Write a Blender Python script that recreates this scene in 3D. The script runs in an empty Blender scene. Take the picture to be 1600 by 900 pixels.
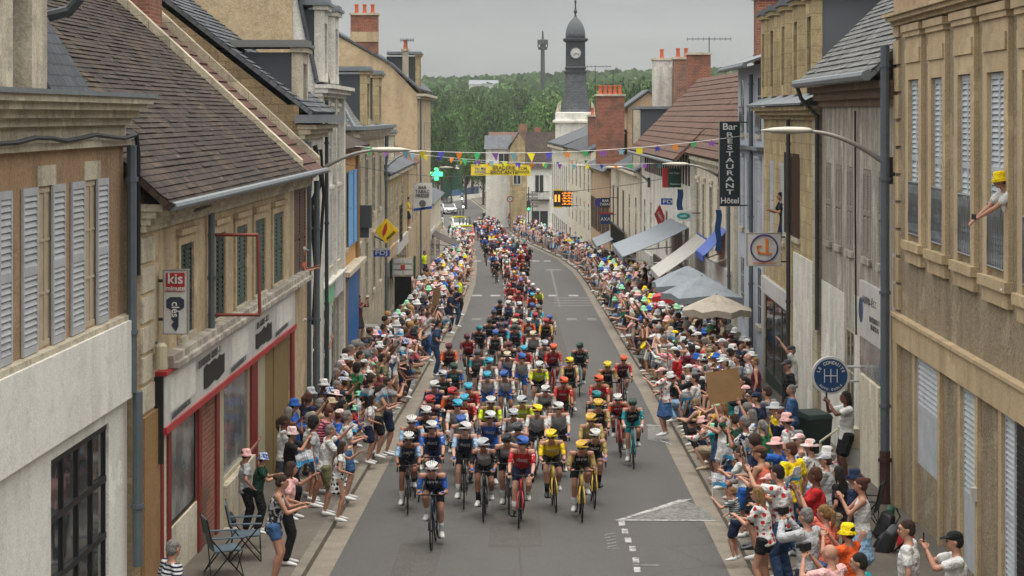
import bpy, bmesh, math, random
from mathutils import Vector, Matrix, Euler, Quaternion
R = random.Random(7)
sc = bpy.context.scene
C = sc.collection
PI = math.pi
# ------------------------------------------------------------------ camera
CZ = 7.11
cam_d = bpy.data.cameras.new("camera"); cam = bpy.data.objects.new("camera", cam_d); C.objects.link(cam)
cam.location = (0, 0, CZ); cam.rotation_euler = (math.radians(90), 0, 0)
cam_d.lens = 72; cam_d.sensor_width = 36; cam_d.shift_y = -270 / 1600
cam_d.clip_start = 0.5; cam_d.clip_end = 6000
sc.camera = cam
# ------------------------------------------------------------------ world: overcast sky, brighter overhead
w = bpy.data.worlds.new("World"); sc.world = w; w.use_nodes = True
nt = w.node_tree; nt.nodes.clear()
def wn(t, **k):
    n = nt.nodes.new(t)
    for a, b in k.items(): setattr(n, a, b)
    return n
wo = wn('ShaderNodeOutputWorld'); bg = wn('ShaderNodeBackground')
sky = wn('ShaderNodeTexSky'); sky.sky_type = 'NISHITA'; sky.sun_disc = False
sky.sun_elevation = math.radians(76); sky.sun_rotation = math.radians(200); sky.dust_density = 4; sky.air_density = 1
hs = wn('ShaderNodeHueSaturation'); hs.inputs['Saturation'].default_value = 0.12; hs.inputs['Value'].default_value = 0.12
nt.links.new(sky.outputs[0], hs.inputs['Color'])
tc = wn('ShaderNodeTexCoord'); sp = wn('ShaderNodeSeparateXYZ'); nt.links.new(tc.outputs['Generated'], sp.inputs[0])
rp = wn('ShaderNodeValToRGB')
rp.color_ramp.elements[0].position = 0.0; rp.color_ramp.elements[0].color = (0.31, 0.32, 0.313, 1)
rp.color_ramp.elements[1].position = 1.0; rp.color_ramp.elements[1].color = (2.35, 2.3, 2.22, 1)
e = rp.color_ramp.elements.new(0.07); e.color = (0.205, 0.213, 0.212, 1)
e = rp.color_ramp.elements.new(0.3); e.color = (0.5, 0.5, 0.49, 1)
nt.links.new(sp.outputs['Z'], rp.inputs[0])
nz = wn('ShaderNodeTexNoise'); nz.inputs['Scale'].default_value = 9; nz.inputs['Detail'].default_value = 4
mp = wn('ShaderNodeMapping'); mp.inputs['Scale'].default_value = (1, 1, 4)
nt.links.new(tc.outputs['Generated'], mp.inputs[0]); nt.links.new(mp.outputs[0], nz.inputs['Vector'])
mr = wn('ShaderNodeMapRange'); mr.inputs[1].default_value = .3; mr.inputs[2].default_value = .7; mr.inputs[3].default_value = .84; mr.inputs[4].default_value = 1.13
nt.links.new(nz.outputs[0], mr.inputs[0])
mm = wn('ShaderNodeMix', data_type='RGBA', blend_type='MULTIPLY'); mm.inputs[0].default_value = 1
nt.links.new(rp.outputs[0], mm.inputs[6]); nt.links.new(mr.outputs[0], mm.inputs[7])
ad = wn('ShaderNodeMix', data_type='RGBA', blend_type='ADD'); ad.inputs[0].default_value = .35
nt.links.new(mm.outputs[2], ad.inputs[6]); nt.links.new(hs.outputs[0], ad.inputs[7])
nt.links.new(ad.outputs[2], bg.inputs[0]); bg.inputs[1].default_value = 1.0
nt.links.new(bg.outputs[0], wo.inputs[0])
sun_d = bpy.data.lights.new("sun", 'SUN'); sun = bpy.data.objects.new("sun", sun_d); C.objects.link(sun)
sun_d.energy = 1.5; sun_d.angle = math.radians(16); sun_d.color = (1, .95, .88)
sun.rotation_euler = Vector((-.1, .22, -.97)).to_track_quat('-Z', 'Y').to_euler()   # light falls forward, down the street
sc.view_settings.view_transform = 'Standard'; sc.view_settings.look = 'None'
sc.view_settings.exposure = 0.36; sc.view_settings.gamma = 1
sc.cycles.use_denoising = True
sc.cycles.max_bounces = 5; sc.cycles.diffuse_bounces = 2; sc.cycles.glossy_bounces = 2; sc.cycles.transmission_bounces = 2
sc.cycles.volume_bounces = 0; sc.cycles.transparent_max_bounces = 4

# ------------------------------------------------------------------ materials
M = {}
def newmat(name):
    m = bpy.data.materials.new(name); m.use_nodes = True
    n = m.node_tree.nodes; b = n['Principled BSDF']; b.inputs['Specular IOR Level'].default_value = .3
    M[name] = m
    return m, m.node_tree, b
def lin(c):
    if isinstance(c, str):
        c = tuple(int(c[i:i+2], 16) / 255 for i in (0, 2, 4))
        return tuple(((x + .055) / 1.055) ** 2.4 if x > .04 else x / 12.92 for x in c)
    return c
def N(t, ty, **k):
    n = t.nodes.new(ty)
    for a, b in k.items(): setattr(n, a, b)
    return n
def wallcoord(t, sx=1, sz=1):
    tc = N(t, 'ShaderNodeTexCoord'); s = N(t, 'ShaderNodeSeparateXYZ'); a = N(t, 'ShaderNodeMath', operation='ADD')
    c = N(t, 'ShaderNodeCombineXYZ'); t.links.new(tc.outputs['Object'], s.inputs[0])
    t.links.new(s.outputs[0], a.inputs[0]); t.links.new(s.outputs[1], a.inputs[1])
    t.links.new(a.outputs[0], c.inputs[0]); t.links.new(s.outputs[2], c.inputs[1])
    mp = N(t, 'ShaderNodeMapping'); mp.inputs['Scale'].default_value = (sx, sz, 1); t.links.new(c.outputs[0], mp.inputs[0])
    return mp.outputs[0]
def mixc(t, fac, a, b, mode='MIX'):
    m = N(t, 'ShaderNodeMix', data_type='RGBA', blend_type=mode)
    for i, v in ((0, fac), (6, a), (7, b)):
        if isinstance(v, (int, float)): m.inputs[i].default_value = v
        elif isinstance(v, tuple): m.inputs[i].default_value = (*v[:3], 1)
        else: t.links.new(v, m.inputs[i])
    return m.outputs[2]
def noise(t, vec, scale, detail=4, rough=.6, lo=.35, hi=.65):
    n = N(t, 'ShaderNodeTexNoise'); n.inputs['Scale'].default_value = scale; n.inputs['Detail'].default_value = detail
    n.inputs['Roughness'].default_value = rough
    if vec is not None: t.links.new(vec, n.inputs['Vector'])
    r = N(t, 'ShaderNodeMapRange'); r.inputs[1].default_value = lo; r.inputs[2].default_value = hi
    t.links.new(n.outputs[0], r.inputs[0])
    return r.outputs[0]
def bump(t, b, h, s=.3, d=.02):
    n = N(t, 'ShaderNodeBump'); n.inputs['Strength'].default_value = s; n.inputs['Distance'].default_value = d
    t.links.new(h, n.inputs['Height']); t.links.new(n.outputs[0], b.inputs['Normal'])
def stucco(name, c1, c2, stain=(.1, .09, .08), st=.5, grain=60, gb=.5, blocks=None, patch=None, repair=True):
    """rendered wall: two tones, vertical dirt streaks, grain; blocks=(w,h) draws ashlar joints"""
    m, t, b = newmat(name); c1 = lin(c1); c2 = lin(c2)
    v = wallcoord(t); tc = N(t, 'ShaderNodeTexCoord').outputs['Object']
    big = noise(t, tc, .7, 5, .6)
    col = mixc(t, big, c1, c2)
    vs = wallcoord(t, 1.7, .25)
    streak = noise(t, vs, 1.1, 4, .6, .46, .66)
    g2 = noise(t, tc, .45, 3, .5, .28, .55)
    mul = N(t, 'ShaderNodeMath', operation='MULTIPLY'); t.links.new(streak, mul.inputs[0]); t.links.new(g2, mul.inputs[1])
    m2 = N(t, 'ShaderNodeMath', operation='MULTIPLY'); t.links.new(mul.outputs[0], m2.inputs[0]); m2.inputs[1].default_value = st
    col = mixc(t, m2.outputs[0], col, stain)
    if repair:
        rf = noise(t, tc, .75, 5, .55, .60, .615); col = mixc(t, rf, col, tuple(min(1, x * 1.12 + .02) for x in c1))
    if patch:
        pf = noise(t, vs, 1.6, 7, .7, .46, .52)
        col = mixc(t, pf, col, lin(patch))
    fine = noise(t, tc, grain * .42, 4, .7, .3, .7)
    col = mixc(t, .5, col, mixc(t, fine, tuple(x * .5 for x in c1), tuple(min(1, x * 1.35) for x in c1)))
    spots = noise(t, tc, 3.2, 8, .75, .5, .66); ms = N(t, 'ShaderNodeMath', operation='MULTIPLY'); t.links.new(spots, ms.inputs[0]); ms.inputs[1].default_value = .5 * st
    col = mixc(t, ms.outputs[0], col, tuple(x * .45 for x in c2))
    h = fine
    if blocks:
        br = N(t, 'ShaderNodeTexBrick'); br.inputs['Scale'].default_value = 1
        br.inputs['Brick Width'].default_value = blocks[0]; br.inputs['Row Height'].default_value = blocks[1]
        br.inputs['Mortar Size'].default_value = .012; br.inputs['Mortar Smooth'].default_value = .3
        br.inputs['Color1'].default_value = (.75, .75, .75, 1); br.inputs['Color2'].default_value = (1.05, 1.05, 1.05, 1); br.inputs['Mortar'].default_value = (.55, .5, .45, 1)
        t.links.new(v, br.inputs['Vector'])
        col = mixc(t, .8, col, br.outputs[0], 'MULTIPLY')
    t.links.new(col, b.inputs['Base Color']); b.inputs['Roughness'].default_value = .92
    bump(t, b, h, gb, .012)
    return m
def paint(name, c, rough=.5, metal=0, var=.25, scale=3, spec=.4):
    m, t, b = newmat(name); c = lin(c)
    tc = N(t, 'ShaderNodeTexCoord').outputs['Object']
    n = noise(t, tc, scale, 6, .65, .35, .7)
    col = mixc(t, n, c, tuple(x * (1 - var) for x in c))
    n2 = noise(t, tc, scale * 9, 3, .6, .6, .75)
    m2 = N(t, 'ShaderNodeMath', operation='MULTIPLY'); t.links.new(n2, m2.inputs[0]); m2.inputs[1].default_value = var
    col = mixc(t, m2.outputs[0], col, tuple(x * .55 for x in c))
    t.links.new(col, b.inputs['Base Color']); b.inputs['Roughness'].default_value = rough; b.inputs['Metallic'].default_value = metal
    b.inputs['Specular IOR Level'].default_value = spec
    return m
def tiles(name, c1, c2, c3, bw=.2, rh=.14, moss=None, lichen=None, rot=0):
    m, t, b = newmat(name)
    uv = N(t, 'ShaderNodeTexCoord').outputs['UV']
    ds = N(t, 'ShaderNodeTexNoise'); ds.inputs['Scale'].default_value = 3; t.links.new(uv, ds.inputs['Vector'])
    wob = N(t, 'ShaderNodeMix', data_type='VECTOR'); wob.inputs[0].default_value = .06
    t.links.new(uv, wob.inputs[4]); t.links.new(ds.outputs['Color'], wob.inputs[5])
    br = N(t, 'ShaderNodeTexBrick'); br.inputs['Scale'].default_value = 1
    br.inputs['Brick Width'].default_value = bw; br.inputs['Row Height'].default_value = rh
    br.inputs['Mortar Size'].default_value = .016; br.inputs['Mortar Smooth'].default_value = .6; br.inputs['Bias'].default_value = 0
    br.inputs['Color1'].default_value = (*lin(c1), 1); br.inputs['Color2'].default_value = (*lin(c2), 1); br.inputs['Mortar'].default_value = (*[x * .28 for x in lin(c1)], 1)
    t.links.new(wob.outputs[1], br.inputs['Vector'])
    big = noise(t, uv, .5, 5, .65, .35, .7)
    col = mixc(t, big, br.outputs[0], mixc(t, .6, br.outputs[0], lin(c3)))
    if moss: col = mixc(t, noise(t, uv, .9, 6, .7, .5, .75), col, mixc(t, .5, br.outputs[0], lin(moss)))
    if lichen: col = mixc(t, noise(t, uv, 7, 4, .6, .66, .72), col, lin(lichen))
    t.links.new(col, b.inputs['Base Color']); b.inputs['Roughness'].default_value = .85
    bump(t, b, br.outputs[1], -.8, .03)
    return m
def brick(name, c1, c2, mortar):
    m, t, b = newmat(name); v = wallcoord(t)
    br = N(t, 'ShaderNodeTexBrick'); br.inputs['Scale'].default_value = 1
    br.inputs['Brick Width'].default_value = .24; br.inputs['Row Height'].default_value = .085; br.inputs['Mortar Size'].default_value = .01
    br.inputs['Color1'].default_value = (*lin(c1), 1); br.inputs['Color2'].default_value = (*lin(c2), 1); br.inputs['Mortar'].default_value = (*lin(mortar), 1)
    t.links.new(v, br.inputs['Vector'])
    tc = N(t, 'ShaderNodeTexCoord').outputs['Object']
    col = mixc(t, noise(t, tc, 1.5, 5, .6, .45, .75), br.outputs[0], (.08, .06, .05))
    t.links.new(col, b.inputs['Base Color']); b.inputs['Roughness'].default_value = .9
    return m
def objcol(name, rough=.8, pattern=None, spec=.2):
    """cloth whose colour belongs to each object (object colour + property c2)"""
    m, t, b = newmat(name)
    oi = N(t, 'ShaderNodeObjectInfo'); tcn = N(t, 'ShaderNodeTexCoord'); tc = tcn.outputs['Object']
    col = oi.outputs['Color']
    at = N(t, 'ShaderNodeAttribute', attribute_type='OBJECT', attribute_name='c2')
    if pattern == 'dots':
        vo = N(t, 'ShaderNodeTexVoronoi'); vo.inputs['Scale'].default_value = 10; vo.inputs['Randomness'].default_value = .35
        t.links.new(tc, vo.inputs['Vector'])
        lt = N(t, 'ShaderNodeMath', operation='LESS_THAN'); lt.inputs[1].default_value = .36; t.links.new(vo.outputs['Distance'], lt.inputs[0])
        col = mixc(t, lt.outputs[0], col, at.outputs['Color'])
    elif pattern == 'print':
        n = noise(t, tc, 16, 3, .6, .49, .53); col = mixc(t, n, col, at.outputs['Color'])
    elif pattern == 'stripe':
        s = N(t, 'ShaderNodeSeparateXYZ'); t.links.new(tc, s.inputs[0])
        a = N(t, 'ShaderNodeMath', operation='MULTIPLY'); a.inputs[1].default_value = 130; t.links.new(s.outputs[2], a.inputs[0])
        sn = N(t, 'ShaderNodeMath', operation='SINE'); t.links.new(a.outputs[0], sn.inputs[0])
        g = N(t, 'ShaderNodeMath', operation='GREATER_THAN'); g.inputs[1].default_value = 0; t.links.new(sn.outputs[0], g.inputs[0])
        col = mixc(t, g.outputs[0], col, at.outputs['Color'])
    elif pattern == 'jersey':     # second colour on shoulders and sleeves, small pale sponsor marks
        s = N(t, 'ShaderNodeSeparateXYZ'); t.links.new(tc, s.inputs[0])
        ab = N(t, 'ShaderNodeMath', operation='ABSOLUTE'); t.links.new(s.outputs[0], ab.inputs[0])
        g = N(t, 'ShaderNodeMath', operation='GREATER_THAN'); g.inputs[1].default_value = .13; t.links.new(ab.outputs[0], g.inputs[0])
        col = mixc(t, g.outputs[0], col, at.outputs['Color'])
        n = noise(t, tc, 26, 2, .5, .665, .675)
        col = mixc(t, n, col, (.55, .55, .55))
        sg = N(t, 'ShaderNodeSeparateXYZ'); t.links.new(tcn.outputs['Generated'], sg.inputs[0]); z1 = N(t, 'ShaderNodeMath', operation='COMPARE'); t.links.new(sg.outputs[2], z1.inputs[0]); z1.inputs[1].default_value = .56; z1.inputs[2].default_value = .055
        x1 = N(t, 'ShaderNodeMath', operation='LESS_THAN'); t.links.new(ab.outputs[0], x1.inputs[0]); x1.inputs[1].default_value = .1; n2 = noise(t, tc, 48, 2, .5, .46, .5); mu = N(t, 'ShaderNodeMath', operation='MULTIPLY'); t.links.new(z1.outputs[0], mu.inputs[0]); t.links.new(x1.outputs[0], mu.inputs[1]); mu2 = N(t, 'ShaderNodeMath', operation='MULTIPLY'); t.links.new(mu.outputs[0], mu2.inputs[0]); t.links.new(n2, mu2.inputs[1])
        col = mixc(t, mu2.outputs[0], col, (.5, .5, .5))
        hi = N(t, 'ShaderNodeMath', operation='LESS_THAN'); t.links.new(sg.outputs[2], hi.inputs[0]); hi.inputs[1].default_value = .22; col = mixc(t, hi.outputs[0], col, at.outputs['Color'])
    elif pattern == 'flag':
        s = N(t, 'ShaderNodeSeparateXYZ'); t.links.new(tcn.outputs['Generated'], s.inputs[0])
        g = N(t, 'ShaderNodeMath', operation='LESS_THAN'); g.inputs[1].default_value = .4; t.links.new(s.outputs[2], g.inputs[0])
        col = mixc(t, g.outputs[0], col, at.outputs['Color'])
    fold = noise(t, tc, 9, 3, .6, .3, .75)  # shade of the cloth folds, multiplied into the colour below
    col = mixc(t, .16, col, mixc(t, fold, (.3, .3, .3), (1, 1, 1)), 'MULTIPLY')
    t.links.new(col, b.inputs['Base Color']); b.inputs['Roughness'].default_value = rough; b.inputs['Specular IOR Level'].default_value = spec
    if pattern not in ('plainhard',): bump(t, b, noise(t, tc, 9, 3, .6), .55, .05)
    return m
stucco('tan_stucco', 'c2ad8c', 'a59375', stain=(.09, .075, .06), st=.8)
stucco('pink_roughcast', 'a08466', 'b08f70', stain=(.14, .1, .075), st=.9, grain=45, gb=.9)
stucco('stone', 'c0b59c', 'a09681', stain=(.07, .065, .055), st=.95, blocks=(.9, .45))
stucco('plain_stone', 'c4bba6', 'a69c88', stain=(.07, .065, .055), st=.95)
stucco('yellow_stone', 'bba880', '9c8a6a', stain=(.08, .07, .055), st=.9, blocks=(.8, .4))
stucco('white_plaster', 'd8d5cb', 'bbb6aa', stain=(.08, .075, .065), st=.9)
stucco('white_panel', 'dddbd3', 'c9c7be', st=.5, grain=90, gb=.1)
stucco('stained_plaster', 'bbb5a9', 'a09889', stain=(.06, .05, .045), st=.85, patch='5d5046')
stucco('brown_roughcast', '7d6a54', '6b5a48', st=.5, grain=40, gb=.9)
stucco('grey_tan_roughcast', '9c8e75', '82745f', stain=(.1, .085, .065), st=.8, grain=38, gb=1.0)
stucco('tan_band', 'bda886', 'ab9778', stain=(.12, .09, .06), st=.6, grain=90, gb=.2)
stucco('ochre_stucco', '8a6a42', '94744a', st=.5)
stucco('orange_stucco', 'c89a62', 'bd8f58', st=.35)
stucco('blue_grey_plaster', 'b4b9c2', 'a7acb5', st=.3, grain=90, gb=.1)
stucco('cream_plaster', 'dbd3be', 'c2b9a4', st=.75)
stucco('white_render', 'dedbd1', 'cac6ba', st=.7)
stucco('pinkish_render', 'bfa384', 'b3977a', st=.4)
stucco('rubble_stone', '8e7b5e', '6f604b', st=.6, blocks=(.35, .2), gb=1)
tiles('brown_tiles', '493a30', '211a19', '1e1918', .17, .12, moss='5c5038', lichen='978b78')
tiles('red_tiles', '63443a', '523a32', '453632', .22, .3, moss='5a4a38')
tiles('rust_tiles', '684a3d', '4c3830', '5c463a', .25, .22, moss='5e5040', lichen='94826f')
tiles('slate', '63676b', '4c5054', '3d4145', .22, .16, moss='5e5d55')
tiles('dark_slate', '4b4f54', '3b3f43', '303438', .22, .16)
tiles('light_slate', '7a7b78', '5c5d5b', '4a4c4f', .16, .12, lichen='8f8d84')
brick('red_brick', '96543e', '7a4331', '8c7a6a'); brick('dull_brick', '8a5a46', '7a4c3c', '8f8272')
for n_, c_, r_, me_ in (('zinc', '757b7f', .55, .2), ('dark_pipe', '3c4043', .5, .2), ('grey_pipe', '59636a', .55, .1), ('rust_red', '7c3a2c', .6, 0), ('rusty_base', '4f332d', .7, 0), ('dark_red_paint', '7f2a24', .5, 0),
    ('white_paint', 'c9cbc8', .5, 0), ('shutter_white', 'b8bfc4', .55, 0), ('shutter_grey', 'b0b3b6', .6, 0), ('shutter_dirty', '8a8478', .7, 0), ('shutter_green', '46564c', .65, 0), ('shutter_brown', '5a4438', .7, 0), ('shutter_dark_green', '27332f', .7, 0),
    ('shutter_blue', '5f9bd0', .55, 0), ('blue_door_paint', '1f66a8', .5, 0), ('black_paint', '17191b', .5, 0), ('wood', '8a7448', .7, 0), ('dark_wood', '3d3029', .7, 0),
    ('terracotta', 'b5583a', .8, 0), ('sign_white', 'c8c8c4', .4, 0), ('sign_red', 'a92a2c', .4, 0), ('sign_blue', '17406e', .4, 0), ('sign_royal', '1f4fb0', .4, 0), ('sign_dark', '16262c', .4, 0), ('sign_green', '0f4a34', .4, 0),
    ('sign_yellow', 'e0bc14', .4, 0), ('sign_teal', '1c8a84', .4, 0), ('sign_orange', 'e07a1e', .4, 0), ('sign_purple', '3a2f78', .4, 0), ('sign_key', '2b3341', .4, 0), ('letter_white', 'd8d8d4', .4, 0), ('letter_grey', '5a5b5c', .6, 0),
    ('letter_black', '1a1a1a', .6, 0), ('blind_beige', 'b3a48c', .8, 0), ('lamp_grey', '8d8a82', .45, .2), ('lamp_head', 'b7b2a4', .45, 0), ('canvas_grey', '7e858b', .85, 0), ('canvas_white', 'a9a7a1', .85, 0), ('canvas_beige', '9d9486', .85, 0),
    ('tyre', '141414', .8, 0), ('black_metal', '1c1d1f', .4, .5), ('steel', '9a9ea1', .35, .8), ('bin_green', '1c2d2b', .5, 0), ('chair_grey', '4b5a63', .8, 0), ('plastic_white', 'c6c6c2', .5, 0), ('cardboard', '8c6c48', .85, 0),
    ('cream_metal', 'b8b094', .5, 0), ('car_white', 'c2c6c8', .25, 0), ('car_red', '9a1f22', .25, 0), ('bus_yellow', 'd6d42c', .4, 0), ('bridge_blue', '3a6a94', .6, 0), ('bark', '3f352b', .9, 0), ('red_white', 'b6242e', .5, 0), ('pale_green', '7fc29a', .7, 0), ('pave_slab', '77736a', .9, 0)):
    paint(n_, c_, r_, me_)
for n_, c_ in (('flag_cyan', '7fb6c4'), ('flag_yellow', 'e2d41c'), ('flag_purple', '8a50ac'), ('flag_blue', '3a3a9a'), ('flag_orange', 'e6872e'), ('flag_green', '38a860'), ('banner_yellow', 'f0d62e')):
    m_ = paint(n_, c_, .7); 
for n_ in ('canvas_grey', 'canvas_white', 'canvas_beige'): pass
m, t, b = newmat('glass'); b.inputs['Base Color'].default_value = (.025, .03, .034, 1); b.inputs['Roughness'].default_value = .06; b.inputs['Specular IOR Level'].default_value = .7
bump(t, b, noise(t, N(t, 'ShaderNodeTexCoord').outputs['Object'], 1.2, 2), .05, .05)
m, t, b = newmat('shop_glass'); tc_ = N(t, 'ShaderNodeTexCoord').outputs['Object']
t.links.new(mixc(t, noise(t, tc_, 1.6, 5, .6), (.08, .09, .088), (.3, .31, .3)), b.inputs['Base Color']); b.inputs['Roughness'].default_value = .15; b.inputs['Specular IOR Level'].default_value = .7
for n_, c_, e_ in (('lamp_green', (.05, .9, .25), 2.2), ('led_orange', (1, .28, .03), 1.6), ('lamp_white', (1, .95, .8), 5)):
    m, t, b = newmat(n_); b.inputs['Base Color'].default_value = (*c_, 1); b.inputs['Emission Color'].default_value = (*c_, 1); b.inputs['Emission Strength'].default_value = e_
m, t, b = newmat('asphalt'); tc_ = N(t, 'ShaderNodeTexCoord').outputs['Object']
v_ = N(t, 'ShaderNodeMapping'); v_.inputs['Scale'].default_value = (1, .12, 1); t.links.new(tc_, v_.inputs[0])
col = mixc(t, noise(t, v_.outputs[0], .8, 6, .6, .3, .7), (.044, .042, .039), (.061, .058, .053))
col = mixc(t, noise(t, tc_, .9, 7, .7, .55, .8), col, (.042, .04, .035))
col = mixc(t, noise(t, tc_, 55, 2, .6, .3, .7), mixc(t, .5, col, (.055, .053, .05)), mixc(t, .18, col, (.3, .29, .27)))
vo = N(t, 'ShaderNodeTexVoronoi', feature='DISTANCE_TO_EDGE'); vo.inputs['Scale'].default_value = .28; dn = N(t, 'ShaderNodeTexNoise'); dn.inputs['Scale'].default_value = 2; t.links.new(tc_, dn.inputs['Vector'])
wv = N(t, 'ShaderNodeMix', data_type='VECTOR'); wv.inputs[0].default_value = .25; t.links.new(tc_, wv.inputs[4]); t.links.new(dn.outputs['Color'], wv.inputs[5]); t.links.new(wv.outputs[1], vo.inputs['Vector'])
lt = N(t, 'ShaderNodeMath', operation='LESS_THAN'); lt.inputs[1].default_value = .006; t.links.new(vo.outputs[0], lt.inputs[0])
col = mixc(t, mixc(t, .4, (0, 0, 0), lt.outputs[0]), col, (.05, .05, .05))
t.links.new(col, b.inputs['Base Color']); b.inputs['Roughness'].default_value = .75; bump(t, b, noise(t, tc_, 90, 2), .5, .01)
def ground_mat(name, a, bb, sc_=1.0):
    m, t, b = newmat(name); tc_ = N(t, 'ShaderNodeTexCoord').outputs['Object']
    col = mixc(t, noise(t, tc_, sc_, 7, .65), lin(a), lin(bb)); col = mixc(t, noise(t, tc_, 40, 2, .6, .3, .7), mixc(t, .35, col, (.03, .03, .03)), mixc(t, .1, col, (.5, .48, .44)))
    t.links.new(col, b.inputs['Base Color']); b.inputs['Roughness'].default_value = .9; bump(t, b, noise(t, tc_, 60, 2), .4, .01)
ground_mat('asphalt_patch', '3d3a36', '46423c', 3); ground_mat('pavement', '665e53', '514b42'); ground_mat('gutter_stone', '857b6c', '736a5d', 2); ground_mat('kerb_stone', '7d7567', '605a50', 2); ground_mat('earth', '4a5236', '5a5a3c', .1)
m, t, b = newmat('road_paint'); tc_ = N(t, 'ShaderNodeTexCoord').outputs['Object']
t.links.new(mixc(t, noise(t, tc_, 9, 6, .75, .42, .62), (.4, .39, .37), (.1, .096, .09)), b.inputs['Base Color']); b.inputs['Roughness'].default_value = .8
m, t, b = newmat('worn_paint'); tc_ = N(t, 'ShaderNodeTexCoord').outputs['Object']
t.links.new(mixc(t, noise(t, tc_, 11, 8, .8, .42, .56), (.066, .062, .056), (.19, .185, .172)), b.inputs['Base Color']); b.inputs['Roughness'].default_value = .8
for n_, a_, b_ in (('leaf_dark', '2a4020', '3e5a2c'), ('leaf_mid', '38552a', '507036'), ('leaf_light', '5c7a3c', '466232')):
    m, t, b = newmat(n_); g = N(t, 'ShaderNodeNewGeometry')
    t.links.new(mixc(t, g.outputs['Random Per Island'], lin(a_), lin(b_)), b.inputs['Base Color']); b.inputs['Roughness'].default_value = .7
    b.inputs['Specular IOR Level'].default_value = .15
objcol('cloth'); objcol('dots', pattern='dots'); objcol('print', pattern='print'); objcol('stripe', pattern='stripe'); objcol('jersey', .6, 'jersey'); objcol('flagcloth', .8, 'flag'); objcol('hard', .3, 'plainhard', .5)
m, t, b = newmat('skin'); oi = N(t, 'ShaderNodeObjectInfo'); tc_ = N(t, 'ShaderNodeTexCoord').outputs['Object']
t.links.new(mixc(t, mixc(t, .3, (0, 0, 0), noise(t, tc_, 8, 3)), oi.outputs['Color'], (.32, .11, .07)), b.inputs['Base Color']); b.inputs['Roughness'].default_value = .55
m, t, b = newmat('hair'); oi = N(t, 'ShaderNodeObjectInfo'); tc_ = N(t, 'ShaderNodeTexCoord').outputs['Object']
t.links.new(mixc(t, noise(t, tc_, 45, 3), oi.outputs['Color'], mixc(t, .6, oi.outputs['Color'], (.01, .008, .006))), b.inputs['Base Color']); b.inputs['Roughness'].default_value = .6
bump(t, b, noise(t, tc_, 60, 3), .8, .02)
m, t, b = newmat('crowd_paint'); at = N(t, 'ShaderNodeAttribute', attribute_name='col'); t.links.new(at.outputs['Color'], b.inputs['Base Color']); b.inputs['Roughness'].default_value = .8

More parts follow.
